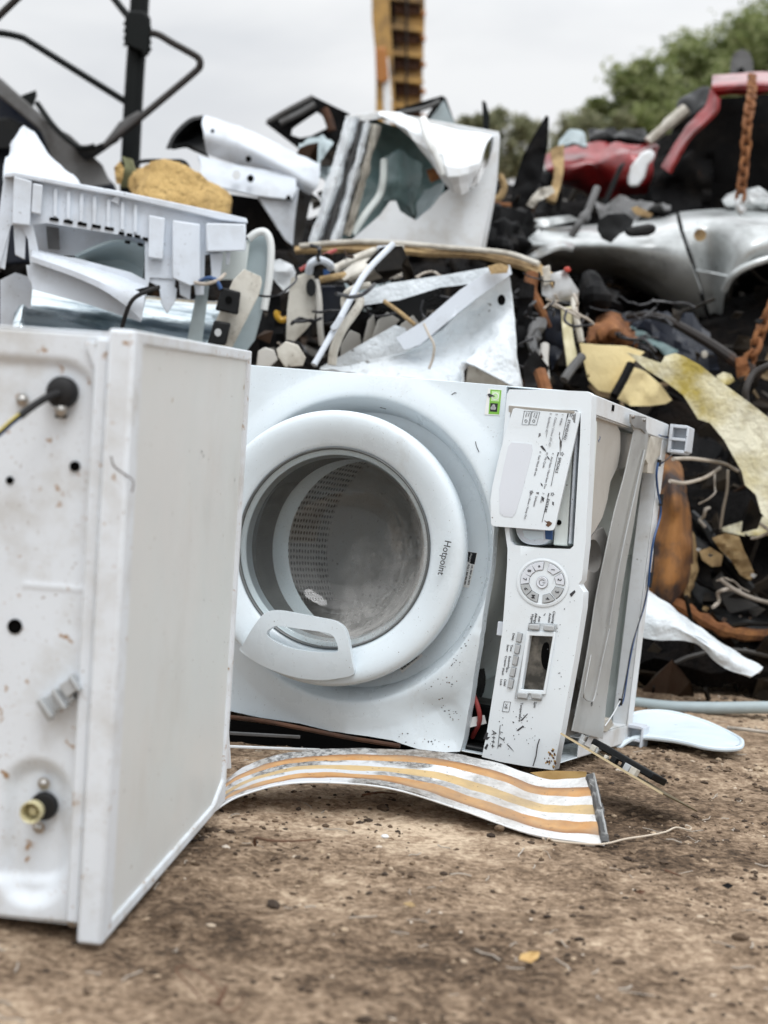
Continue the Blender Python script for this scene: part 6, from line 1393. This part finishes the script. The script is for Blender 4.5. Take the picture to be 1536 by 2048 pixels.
    part(sheet([[(1424, 178, 5.66), (1436, 196, 5.6)], [(1412, 214, 5.66), (1428, 222, 5.6)], [(1380, 250, 5.68), (1392, 262, 5.62)], [(1346, 296, 5.7), (1358, 304, 5.64)], [(1322, 334, 5.72), (1340, 346, 5.66)]], 4, 7, .014, .012, 7, 4), 'door_pillar', 'red_paint', E3)
    part(slab([(1440, 196), (1560, 186), (1720, 190), (1720, 440), (1300, 430), (1290, 390), (1330, 340), (1390, 262)], 5.85, .3, step=40, amp=.05, freq=3), 'interior', 'black_scrap', E3)
    part(slab([(1300, 380), (1340, 332), (1380, 300), (1430, 300), (1420, 430), (1310, 430)], 5.75, .05, step=12, amp=.05, freq=8), 'seat_remains', 'black_scrap', E3)
    part(sheet([[(1358, 214, 6.0), (1378, 186, 6.0), (1420, 176, 6.0)], [(1356, 236, 5.9), (1390, 216, 5.88), (1424, 200, 5.88)], [(1340, 270, 5.92), (1376, 262, 5.9), (1404, 236, 5.9)]], 7, 7, .02, .03, 7, 9), 'headrest', 'black_plastic', E3)
    part(sheet([[(1176, 262, 6.1), (1220, 256, 6.1), (1290, 266, 6.0)], [(1180, 274, 6.0), (1230, 272, 6.0), (1300, 282, 5.9)], [(1200, 292, 6.0), (1250, 290, 6.0), (1306, 290, 5.9)]], 7, 6, .02, .035, 9, 2), 'dash_scrap', 'black_plastic', E3)
    part(rod([(1296, 284, 5.85), (1330, 254, 5.85), (1372, 218, 5.85)], [.019] * 7 + [.024] * 6), 'seat_rail', 'cream_plastic', E3)
    part(slab([(1256, 352), (1262, 332), (1282, 306), (1298, 298), (1310, 304), (1308, 318), (1296, 330), (1290, 354), (1276, 374), (1260, 374), (1254, 366)], 5.62, .05), 'headlamp', 'white_plain', E3, bevel=.015)
    part(slab([(1238, 330), (1252, 322), (1210, 420), (1196, 424)], 5.6, .05), 'black_strut', 'black_plastic', E3, bevel=.008)
    part(sheet([[(1100, 300, 5.8), (1128, 290, 5.8)], [(1108, 350, 5.75), (1126, 346, 5.75)], [(1090, 400, 5.7), (1112, 404, 5.7)]], 4, 7, .02, .02, 10, 6), 'torn_trim', 'foam_brown', E3)
    part(sheet([[(1120, 280, 5.9), (1150, 262, 5.9), (1170, 266, 5.9)], [(1110, 298, 5.85), (1146, 286, 5.85), (1176, 290, 5.85)]], 6, 5, .01, .02, 12, 8), 'glass_shreds', 'hose_grey', E3)
    part(sheet([[(1440, 395, 5.3), (1480, 372, 5.3), (1540, 382, 5.25), (1640, 390, 5.2)], [(1450, 410, 5.2), (1490, 404, 5.18), (1540, 404, 5.15), (1640, 410, 5.1)], [(1470, 420, 5.22), (1500, 420, 5.2), (1540, 420, 5.18), (1640, 424, 5.1)]], 6, 5, .01, .03, 9, 12), 'crumpled_foil', 'silver_paint', E3)
    # upright black shard, tyre, grey post
    one('black_grille_shard', 'tall pointed black grille shard standing between the torn cabinet and the red car', 'grille', slab([(1092, 230), (1098, 234), (1096, 290), (1084, 350), (1060, 418), (1020, 428), (1024, 380), (1046, 310), (1072, 262)], 5.2, .03, step=10, amp=.02, freq=14), 'black_scrap')
    one('black_spike', 'thin dark spike rising above the right end of the torn cabinet', 'spike', slab([(964, 200), (972, 204), (980, 235), (978, 262), (966, 262)], 5.6, .03), 'dark_post', bevel=.004)
    one('black_bumper_piece', 'crumpled dark bumper piece filling the gap right of the torn cabinet', 'car bumper', sheet([[(966, 420, 5.0), (1000, 408, 5.0), (1046, 424, 5.0), (1070, 450, 5.0)], [(960, 450, 4.85), (1000, 446, 4.78), (1040, 456, 4.80), (1066, 480, 4.9)], [(960, 500, 4.8), (1000, 498, 4.72), (1036, 500, 4.76), (1058, 512, 4.86)], [(970, 540, 4.9), (1000, 540, 4.85), (1040, 530, 4.9), (1056, 530, 4.95)]], 8, 8, .02, .05, 9, 6), 'black_scrap', smooth=30)
    one('cream_debris', 'ragged cream plastic piece below the black grille shard', 'plastic piece', slab([(1052, 410), (1064, 392), (1080, 376), (1104, 372), (1110, 384), (1094, 394), (1076, 404), (1066, 416)], 5.0, .04, step=6, amp=.02, freq=20), 'cream_plastic')
    one('brown_hook', 'curved brown pipe left of the black grille shard', 'pipe', rod([(984, 400, 5.1), (1000, 394, 5.1), (1008, 375, 5.1), (1004, 360, 5.1), (998, 350, 5.1)], .012), 'foam_brown')
    one('rusty_batten', 'thin rusty batten low beside the brown curved pipe', 'slat', rod([(975, 405, 5.0), (1000, 410, 5.0), (1022, 412, 5.0)], .01), 'rust')
    # ---- chains
    def chain(lab, pts, r_link, r_wire):
        q = spline([P(*p) for p in pts], 40); mb = MB(); acc = 0; k = 0; step = r_link * 1.55; last = q[0]; cs = [q[0]]
        for a_, b_ in zip(q, q[1:]):
            acc += (b_ - a_).length
            if acc >= step: cs.append(b_); acc = 0
        rn = random.Random(3)
        for i in range(len(cs) - 1):
            t_ = (cs[i + 1] - cs[i]).normalized(); s_ = t_.cross(A @ Vector((0, 1, 0))).normalized(); v_ = A @ Vector((0, 1, 0))
            ang = (rad(35) if i % 2 else rad(-50)) + rn.gauss(0, .2); n_ = s_ * math.cos(ang) + v_ * math.sin(ang); c_ = (cs[i] + cs[i + 1]) / 2; L_ = []
            for j in range(18):
                a_ = 2 * math.pi * j / 18; L_.append(c_ + t_ * (math.cos(a_) * r_link * 1.15) + n_ * (math.sin(a_) * r_link * .72))
            mb.tube(L_, r_wire, 7, closed=True)
        return one('rusty_chain', lab, 'chain', mb, 'rust')
    chain('rusty chain hanging straight down in front of the red car wreck', [(1504, 150, 5.45), (1503, 190, 5.1), (1494, 250, 4.98), (1490, 320, 4.97), (1482, 380, 4.96), (1480, 420, 4.96)], .021, .0065)
    chain('rusty chain slanting down in front of the dark wheel arch at the right edge', [(1560, 590, 4.2), (1536, 630, 4.2), (1518, 672, 4.18), (1500, 716, 4.16), (1488, 748, 4.15)], .024, .0075)
    one('chain_hook', 'pale metal hook at the lower end of the hanging chain', 'hook', rod([(1480, 400, 4.95), (1476, 412, 4.95), (1482, 424, 4.95), (1488, 414, 4.95)], .012), 'steel')
    one('rusty_rod', 'long curved rusty rod crossing below the silver car towards the slanting chain', 'rod', rod([(1252, 634, 4.35), (1290, 630, 4.33), (1330, 638, 4.3), (1380, 664, 4.26), (1430, 694, 4.22), (1476, 726, 4.18), (1520, 750, 4.15)], [.008 + .0003 * i for i in range(37)]), 'tube_brown')
    one('rust_shackle', 'rusty shackle clamped where the rod meets the slanting chain', 'shackle', slab([(1470, 716), (1492, 712), (1500, 740), (1494, 760), (1474, 756)], 4.12, .05, step=6, amp=.012, freq=30), 'rust', bevel=.004)
    one('rusty_lump', 'reddish rusty lump above the yellow foam slab', 'metal lump', sheet([[(1176, 686, 4.3), (1200, 644, 4.35), (1226, 634, 4.35), (1262, 672, 4.35)], [(1176, 690, 4.2), (1206, 664, 4.15), (1232, 660, 4.15), (1264, 684, 4.25)], [(1180, 696, 4.25), (1210, 690, 4.2), (1236, 692, 4.2), (1262, 694, 4.25)]], 7, 7, .02, .03, 12, 3), 'rust')
    one('teal_rag', 'ragged grey teal strip of cloth hanging under the silver car', 'rag', sheet([[(1258, 648, 4.45), (1290, 660, 4.42), (1330, 682, 4.4), (1356, 690, 4.38)], [(1262, 664, 4.42), (1290, 680, 4.4), (1326, 704, 4.38), (1352, 706, 4.36)]], 8, 5, .006, .02, 14, 5), 'teal_liner')
    one('white_bolt', 'small white plastic stub beneath the rusty rod', 'stub', slab(ellipse(1409, 709, 7, 8, 10), 4.3, .03), 'cream_plastic', bevel=.003)
    # ---- foam slabs
    one('yellow_foam_slab', 'smooth pale yellow foam slab behind the open side of the front-loader', 'foam slab', slab([(1158, 686), (1200, 690), (1252, 692), (1290, 704), (1262, 730), (1240, 790), (1196, 782), (1176, 760)], (3.95, .04, 0), .08, step=16, amp=.006, freq=9), 'foam_cream', bevel=.006)
    one('yellow_foam_slab', 'broken yellow foam piece under the big mossy insulation slab', 'foam slab', slab([(1256, 730), (1290, 742), (1320, 768), (1344, 800), (1332, 808), (1300, 812), (1262, 812), (1232, 796), (1238, 770)], (3.9, .03, 0), .07, step=12, amp=.014, freq=14), 'foam_cream', bevel=.005)
    one('black_pin', 'black pin stuck between the two yellow foam slabs', 'pin', rod([(1262, 728, 3.84), (1246, 760, 3.82), (1228, 792, 3.8)], .011), 'black_scrap')
    one('insulation_slab', 'large mossy pale yellow insulation slab leaning down to the right edge', 'foam slab',
        slab([(1252, 704), (1282, 712), (1322, 726), (1330, 712), (1350, 706), (1368, 712), (1400, 730), (1440, 762), (1500, 806), (1580, 868), (1700, 960), (1700, 1180), (1560, 1060), (1536, 1040), (1522, 1026), (1512, 990), (1490, 970), (1484, 944), (1466, 912), (1448, 880), (1420, 846), (1396, 838), (1380, 812), (1366, 790), (1330, 762), (1296, 742)], (3.60, -.04, 0), .07, step=14, amp=.007, freq=12), 'foam_pale', bevel=.006)
    one('white_foam_lump', 'small white foam lump on the upper edge of the mossy insulation slab', 'foam', slab([(1432, 752), (1446, 744), (1462, 748), (1470, 762), (1456, 770), (1440, 766)], 3.9, .04, step=6, amp=.012, freq=30), 'foam_pale', bevel=.006)
    one('black_tyre_hoop', 'thin dark hoop curving at the right edge over the insulation slab', 'hoop', rod([(1560, 726, 3.72), (1536, 732, 3.72), (1506, 750, 3.72), (1492, 780, 3.7), (1494, 810, 3.7), (1512, 836, 3.7), (1536, 852, 3.7), (1570, 866, 3.7)], .009), 'tube_brown')
    one('pale_shard', 'pale pointed foam shard below the insulation slab at the right edge', 'foam', slab([(1432, 1060), (1460, 1050), (1500, 1038), (1560, 1026), (1620, 1060), (1540, 1070), (1490, 1072)], 3.9, .05, step=10, amp=.014, freq=14), 'foam_pale', bevel=.005)
    # ---- wires
    for lab, pts, r_ in (('pale wire leaving the hinge block towards the insulation slab', [(1346, 918, 3.3), (1380, 917, 3.4), (1420, 922, 3.6), (1450, 928, 3.7), (1475, 942, 3.75)], .0042), ('brownish wire sagging below the pale wire by the hinge block', [(1340, 962, 3.3), (1370, 966, 3.4), (1410, 955, 3.55), (1440, 936, 3.7)], .0042), ('thin wire hanging straight down from the pale wire', [(1456, 940, 3.75), (1454, 980, 3.76), (1446, 1020, 3.78), (1440, 1062, 3.8)], .0035), ('brown wire sagging across the dark debris at the lower right', [(1440, 1158, 3.7), (1470, 1180, 3.7), (1510, 1198, 3.7), (1560, 1210, 3.7)], .005)):
        one('wire', lab, 'wire', rod(pts, r_), 'wire_pale')
    # ---- rusty drum
    E4 = th('rusty_barrel', 'rust orange curved barrel shell behind the open side of the front-loader', 'barrel', 1340, 1230, 3.75)
    part(sheet([[(1300, 900, 3.9), (1330, 915, 3.82), (1352, 925, 3.84)], [(1300, 960, 3.8), (1345, 960, 3.68), (1372, 975, 3.74)], [(1290, 1040, 3.76), (1350, 1040, 3.66), (1384, 1045, 3.72)], [(1280, 1120, 3.76), (1346, 1120, 3.66), (1382, 1120, 3.73)], [(1270, 1200, 3.8), (1330, 1200, 3.66), (1366, 1195, 3.76)], [(1270, 1240, 3.86), (1320, 1240, 3.76), (1350, 1236, 3.82)]], 7, 6, .012, .014, 9, 2), 'shell', 'drum_rust', E4, smooth=60)
    part(sheet([[(1378, 1060, 3.72), (1390, 1064, 3.74)], [(1384, 1110, 3.72), (1394, 1112, 3.74)], [(1376, 1160, 3.72), (1388, 1165, 3.74)], [(1380, 1190, 3.72), (1386, 1196, 3.74)]], 4, 6, .01, .014, 16, 2), 'peeling_skin', 'foam_brown', E4)
    # ---- dark plastic debris and odd pieces
    one('dark_plastic_sheet', 'dark grey speckled plastic panel lying at the lower right of the heap', 'panel', sheet([[(1390, 1110, 3.9), (1450, 1170, 3.95), (1536, 1200, 3.95), (1660, 1230, 3.9)], [(1390, 1170, 3.8), (1450, 1205, 3.8), (1536, 1235, 3.8), (1660, 1260, 3.75)], [(1400, 1210, 3.72), (1450, 1242, 3.72), (1536, 1270, 3.7), (1660, 1284, 3.7)]], 8, 8, .01, .02, 7, 6), 'black_plastic')
    one('rusty_edge_bar', 'rusty brown bar along the lower edge of the dark plastic panel', 'bar', rod([(1330, 1200, 3.72), (1370, 1218, 3.7), (1410, 1242, 3.68), (1450, 1262, 3.66), (1500, 1270, 3.65), (1580, 1272, 3.65)], [.016 + .007 * noise.noise(Vector((i * .37, 1, 2))) for i in range(31)]), 'rust')
    one('brown_foam_chunk', 'ragged brown foam chunk above the dark plastic panel', 'foam', slab([(1424, 1076), (1450, 1066), (1478, 1072), (1488, 1100), (1500, 1124), (1510, 1150), (1500, 1162), (1480, 1150), (1462, 1120), (1440, 1100)], 3.72, .06, step=8, amp=.03, freq=16), 'foam_brown', bevel=.005)
    one('red_brown_brick', 'reddish cream fragment beside the brown foam chunk', 'fragment', slab([(1398, 1102), (1420, 1094), (1446, 1110), (1442, 1132), (1424, 1134), (1404, 1120)], 3.72, .06, step=8, amp=.01, freq=24), 'red_label' if False else 'foam_brown', bevel=.006)
    one('dark_tube', 'dark tube slanting through the debris behind the rusty barrel', 'tube', rod([(1380, 1030, 3.85), (1410, 1060, 3.82), (1440, 1110, 3.8), (1500, 1180, 3.8)], .016), 'black_plastic')
    one('black_flap', 'torn black rubber flap hanging above the rusty barrel edge', 'flap', sheet([[(1384, 1040, 3.8), (1420, 1060, 3.84)], [(1388, 1090, 3.76), (1416, 1110, 3.8)], [(1400, 1150, 3.74), (1440, 1180, 3.78)]], 7, 8, .01, .03, 12, 3), 'rubber')
    for i, (x, y, r_, mt, lab) in enumerate(((1396, 1098, 6, 'white_plain', 'tiny white chip above the reddish fragment'), (1420, 1110, 6, 'steel', 'shiny metal chip on the dark debris'), (1448, 1238, 7, 'steel', 'round shiny cap near the rusty edge bar'), (1480, 1232, 5, 'steel', 'shiny rivet on the dark plastic panel'), (1500, 1236, 5, 'steel', 'right rivet of the dark plastic panel'), (1506, 1150, 8, 'white_plain', 'white tip at the end of the brown foam chunk'), (1490, 1298, 6, 'tub_white', 'white flake in the dark hollow under the rusty bar'), (1410, 1216, 9, 'foam_brown', 'tan knob on the rusty edge bar'))):
        one('debris_chip', lab, 'debris', slab([(x + r_ * f_ * math.cos(a_), y + r_ * g_ * math.sin(a_)) for a_, f_, g_ in ((0, 1.1, .5), (1.1, .6, .9), (2.4, .9, .5), (3.7, .5, .8), (5.0, .8, .4))], (3.62, .1 * (i % 3), .1), .012), mt)
    # ---- bent white sheet near the ground
    one('bent_white_sheet', 'bent white sheet sticking out low at the right of the front-loader', 'metal sheet', sheet([[(1270, 1165, 3.45), (1306, 1190, 3.45), (1350, 1215, 3.44), (1410, 1262, 3.42), (1470, 1300, 3.40), (1528, 1332, 3.38)], [(1270, 1220, 3.36), (1310, 1232, 3.33), (1360, 1250, 3.32), (1410, 1284, 3.33), (1470, 1322, 3.34), (1520, 1342, 3.35)], [(1262, 1268, 3.34), (1310, 1280, 3.32), (1370, 1282, 3.32), (1404, 1296, 3.34), (1450, 1336, 3.34), (1502, 1354, 3.34)]], 7, 7, .008, .010, 9, 4), 'foam_pale' if False else 'white_dented', smooth=50)
    # ---- extra dark scrap closing the hollow
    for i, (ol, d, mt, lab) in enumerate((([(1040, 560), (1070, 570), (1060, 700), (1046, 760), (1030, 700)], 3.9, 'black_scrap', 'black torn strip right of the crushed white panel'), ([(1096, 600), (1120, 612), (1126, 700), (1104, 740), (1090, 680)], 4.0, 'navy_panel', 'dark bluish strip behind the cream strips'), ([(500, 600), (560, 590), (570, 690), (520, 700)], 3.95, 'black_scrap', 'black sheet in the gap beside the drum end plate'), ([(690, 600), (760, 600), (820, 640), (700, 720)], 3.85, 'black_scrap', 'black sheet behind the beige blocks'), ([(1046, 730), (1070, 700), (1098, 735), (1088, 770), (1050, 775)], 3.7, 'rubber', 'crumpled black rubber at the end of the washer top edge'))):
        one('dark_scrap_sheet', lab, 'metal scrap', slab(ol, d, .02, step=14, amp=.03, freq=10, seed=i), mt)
right_group()

# ------------------------------------------------------------------ far things: excavator boom, trees
def far_things():
    E_ = th('excavator_boom', 'tall yellow lattice-like excavator boom rising into the sky behind the torn cabinet', 'excavator boom', 800, 1010, 15.0)
    b = lambda L, d, t_, mt, nm, bv=.02: part(slab(L, d, t_), nm, mt, E_, bevel=bv)
    b([(770, -600), (838, -600), (850, 30), (846, 130), (842, 260), (836, 1000), (790, 1000), (784, 260), (774, 60)], 15.0, .45, 'boom_yellow', 'boom_box')
    b([(740, -500), (778, -500), (780, 20), (786, 110), (790, 240), (786, 900), (750, 900), (752, 120), (744, 40)], 14.8, .3, 'boom_yellow', 'side_plate')
    b([(774, -400), (782, -400), (792, 260), (784, 260)], 14.9, .1, 'black_scrap', 'side_shadow')
    b([(764, 118), (776, 112), (784, 200), (782, 300), (770, 300)], 14.75, .15, 'white_plain', 'ram_rod')
    b([(750, 96), (772, 92), (778, 158), (770, 166), (752, 160)], 14.7, .3, 'boom_orange', 'ram_collar')
    for y in (-90, -10, 48, 100, 152, 204): 
        b([(780, y), (848, y + 8), (848, y + 16), (780, y + 9)], 14.88, .1, 'boom_yellow', 'cross_rib', .01)
        b([(786, y + 14), (842, y + 20), (840, y + 40), (788, y + 36)], 14.95, .1, 'rust_dark', 'rib_recess', .01)
    for x in (812,): b([(x, -300), (x + 5, -300), (x + 3, 280), (x - 2, 280)], 14.86, .08, 'tube_brown', 'hydraulic_hose', .02)
    for y in (20, 70, 122, 176, 228): b([(842, y), (852, y + 2), (851, y + 14), (842, y + 12)], 14.9, .2, 'boom_orange', 'lug')

    def tree(nm, lab, px, py, d, rx, rz, lf, n, seed, leafm, ry=None, blobs=14, openness=.0):
        rn = random.Random(seed); c = P(px, py, d); base = Vector((c.x, c.y, 0)); T = empty(nm, lab, 'tree', base, 'trees beyond the scrap heap')
        ry = ry or rx
        # trunk with limbs
        mb = MB(); top = c + Vector((0, 0, rz * .2)); tr = [base + (top - base) * t_ + Vector((rn.gauss(0, .05), rn.gauss(0, .05), 0)) * d * .05 * (t_ > 0) for t_ in (0, .3, .6, 1)]
        R0 = rx * .07; mb.tube(spline(tr, 4), [R0 * (1 - .07 * i) for i in range(13)], 8); cl = []
        for i in range(blobs):
            a_ = rn.random() * 6.283; u_ = rn.uniform(-.75, 1); k = math.sqrt(max(0, 1 - u_ * u_)) * rn.uniform(.45, .95)
            q = c + Vector((math.cos(a_) * k * rx, math.sin(a_) * k * ry, u_ * rz * .82)); cl.append((q, rn.uniform(.24, .42) * min(rx, rz)))
            s_ = tr[1] + (tr[3] - tr[1]) * rn.random(); mb.tube(spline([s_, s_ * .4 + q * .6 + Vector((0, 0, -.05 * rz)), q], 4), [R0 * .4 * (1 - .1 * j) for j in range(9)], 5)
        mb.build('trunk', 'bark', T, world=True, smooth=60)
        mb = MB()
        for i in range(n):
            q, r = rn.choice(cl); v = Vector((rn.gauss(0, 1), rn.gauss(0, 1), rn.gauss(0, 1))).normalized() * r * rn.random() ** .45 * rn.uniform(.75, 1.25); p = q + v
            if noise.noise(p * (2.2 / rx) * 1.3 + Vector((seed, 0, 0))) < -.18 + openness: continue
            e1 = Vector((rn.gauss(0, 1), rn.gauss(0, 1), rn.gauss(0, .6))).normalized(); e2 = e1.cross(Vector((rn.gauss(0, .5), rn.gauss(0, .5), 1))).normalized(); s_ = lf * rn.uniform(.6, 1.3)
            mb.add([p - e1 * s_, p - e2 * s_ * .5 + e1 * s_ * .1, p + e1 * s_, p + e2 * s_ * .5 + Vector((0, 0, s_ * .15))], [(0, 1, 2, 3)])
        mb.build('crown', leafm, T, world=True, smooth=0)
    tree('broadleaf_tree', 'full green tree right of the sky gap behind the red car wreck', 1295, 268, 38, 1.9, 1.65, .10, 17000, 3, 'leaf_green', blobs=30, openness=.05)
    tree('broadleaf_tree', 'tallest green tree at the upper right corner', 1475, 215, 40, 2.4, 2.15, .10, 22000, 5, 'leaf_green', blobs=34, openness=.06)
    tree('broadleaf_tree', 'green tree cut off by the right edge behind the tallest tree', 1590, 165, 44, 2.4, 2.4, .11, 15000, 9, 'leaf_green', blobs=22)
    tree('broadleaf_tree', 'green tree filling the gap between the two tall trees behind the red wreck', 1388, 212, 42, 2.0, 1.85, .11, 18000, 21, 'leaf_green', blobs=26)
    tree('broadleaf_tree', 'small loose green tree at the left end of the tall tree row', 1215, 290, 37, 1.25, 1.15, .09, 9000, 7, 'leaf_olive', openness=.03)
    tree('shrubby_tree', 'olive bush between the torn cabinet and the black grille shard', 1010, 310, 34, 1.2, 1.0, .08, 6500, 11, 'leaf_olive', openness=.02)
    tree('shrubby_tree', 'thin hazy bush just right of the black grille shard', 1125, 300, 36, .9, .8, .06, 2600, 13, 'leaf_olive', openness=.08)
    tree('shrubby_tree', 'low olive bush peeping over the right end of the torn cabinet', 950, 290, 33, .8, .6, .07, 2600, 15, 'leaf_olive', openness=.05)
    E2 = th('grey_machine_top', 'grey rounded machine top standing in front of the tallest tree above the red car', 'machine', 1485, 200, 7.2)
    part(slab([(1462, 118), (1470, 104), (1484, 98), (1498, 104), (1506, 122), (1508, 190), (1456, 190)], 7.2, .2, step=12, amp=.01, freq=6), 'housing', 'grey_trim', E2, bevel=.02)
    part(slab([(1476, 138), (1486, 134), (1490, 150), (1480, 154)], 7.17, .05), 'socket', 'hole', E2)
far_things()

# ------------------------------------------------------------------ loose wiring and torn trim bedded all over the heap
def wiring():
    rn = random.Random(17)
    for nm, mt, n, boxes in (('wire_tangle', 'wire_black', 60, ((520, 1160, 500, 730, 3.55, 3.95), (1000, 1330, 590, 700, 4.1, 4.5))), ('wire_tangle', 'wire_pale', 14, ((540, 900, 505, 720, 3.6, 3.9), (1330, 1536, 900, 1280, 3.65, 3.8), (1040, 1200, 580, 760, 3.7, 3.9))), ('plastic_shreds', 'litter', 0, ())):
        mb = MB()
        for i in range(n):
            x0, x1, y0, y1, d0, d1 = rn.choice(boxes); x, y, d = rn.uniform(x0, x1), rn.uniform(y0, y1), rn.uniform(d0, d1); a = rn.random() * 6.28; pts = []
            for k in range(6):
                pts.append((x, y, d)); a += rn.gauss(0, .6); L = rn.uniform(8, 26); x += math.cos(a) * L; y += math.sin(a) * L * .7 + 3; d += rn.gauss(0, .03)
            mb.tube(spline([P(*p) for p in pts], 4), rn.uniform(.0018, .0048), 5)
        if n: tag(mb.build(nm, mt, None, smooth=60), None, kind='stuff')
    mb = MB()
    for i in range(110):
        x0, x1, y0, y1, d0, d1 = rn.choice(((500, 1170, 500, 740, 3.65, 4.05), (1180, 1536, 620, 780, 4.0, 4.4), (1330, 1536, 900, 1330, 3.7, 3.95), (960, 1100, 380, 470, 5.0, 5.4), (520, 720, 270, 500, 4.9, 5.2)))
        p = P(rn.uniform(x0, x1), rn.uniform(y0, y1), rn.uniform(d0, d1)); R = Matrix.Rotation(rn.random() * 6, 3, 'X') @ Matrix.Rotation(rn.random() * 6, 3, 'Z'); s_ = .012 + .05 * rn.random() ** 2
        n_ = rn.choice((4, 5, 6)); k = rn.uniform(.3, 1.2)
        vs = [R @ Vector((math.cos(6.28 * q / n_) * s_ * rn.uniform(.5, 1.5), math.sin(6.28 * q / n_) * s_ * k * rn.uniform(.4, 1.3), rn.gauss(0, s_ * .3))) + p for q in range(n_)]; off = R @ Vector((0, 0, .004))
        mb.add(vs + [q - off for q in vs], [tuple(range(n_)), tuple(range(2 * n_ - 1, n_ - 1, -1))] + [((q + 1) % n_, q, n_ + q, n_ + (q + 1) % n_) for q in range(n_)])
    tag(mb.build('scrap_shards', 'litter', None, smooth=0), None, kind='stuff')
wiring()

def crushed_panels():
    L = [('crushed_steel_sheet', 'crushed black steel sheet folded in the gap below the silver car', [[(1150, 560, 4.45), (1190, 548, 4.4), (1250, 566, 4.42)], [(1156, 600, 4.35), (1200, 590, 4.25), (1248, 604, 4.36)], [(1160, 650, 4.4), (1196, 648, 4.34), (1236, 640, 4.42)]], 'black_scrap', .05),  # coloured black to stand in for the shade of the gap
         ('crushed_steel_sheet', 'crumpled black panel filling the hollow right of the rusty barrel', [[(1390, 850, 4.3), (1430, 880, 4.3), (1470, 960, 4.28)], [(1380, 930, 4.2), (1410, 960, 4.16), (1460, 1010, 4.2)], [(1384, 1020, 4.15), (1410, 1040, 4.1), (1460, 1060, 4.15)]], 'black_scrap', .06),
         ('crushed_shell', 'dirty white crushed shell half buried left of the metal bracket', [[(1040, 640, 3.95), (1066, 628, 3.9), (1090, 640, 3.95)], [(1044, 690, 3.85), (1070, 684, 3.78), (1096, 690, 3.86)], [(1050, 750, 3.82), (1076, 748, 3.76), (1100, 752, 3.82)]], 'grey_trim', .04),
         ('crushed_shell', 'folded grey shell scrap behind the white diagonal rod', [[(690, 560, 4.0), (730, 552, 3.98), (780, 566, 4.0)], [(686, 600, 3.92), (735, 596, 3.84), (776, 610, 3.9)], [(690, 640, 3.9), (730, 640, 3.84), (760, 650, 3.9)]], 'hose_grey', .05),
         ('torn_tin', 'torn dark tin sheet behind the red car bonnet', [[(1040, 330, 6.2), (1080, 316, 6.1), (1110, 330, 6.1)], [(1046, 380, 6.0), (1080, 372, 5.9), (1110, 390, 5.95)], [(1050, 430, 5.8), (1090, 424, 5.7), (1130, 430, 5.8)]], 'black_scrap', .07),
         ('torn_tin', 'torn grey tin sheet lying along the top edge of the silver car', [[(1190, 408, 5.5), (1250, 396, 5.5), (1330, 404, 5.45)], [(1196, 424, 5.4), (1256, 412, 5.36), (1336, 418, 5.36)], [(1210, 440, 5.3), (1270, 430, 5.26), (1340, 430, 5.28)]], 'grey_trim', .06),
         ('crushed_car_wing', 'crushed dark car wing lying over the heap above the yellow foam slab', [[(1240, 600, 4.6), (1320, 610, 4.6), (1420, 640, 4.5)], [(1250, 650, 4.5), (1330, 664, 4.45), (1430, 690, 4.4)], [(1270, 690, 4.45), (1340, 706, 4.4), (1440, 730, 4.35)]], 'navy_panel', .06)]
    for nm, lab, g, mt, am in L: one(nm, lab, 'metal scrap', sheet(g, 6, 6, .006, am, 7, len(lab)), mt, smooth=20)
crushed_panels()
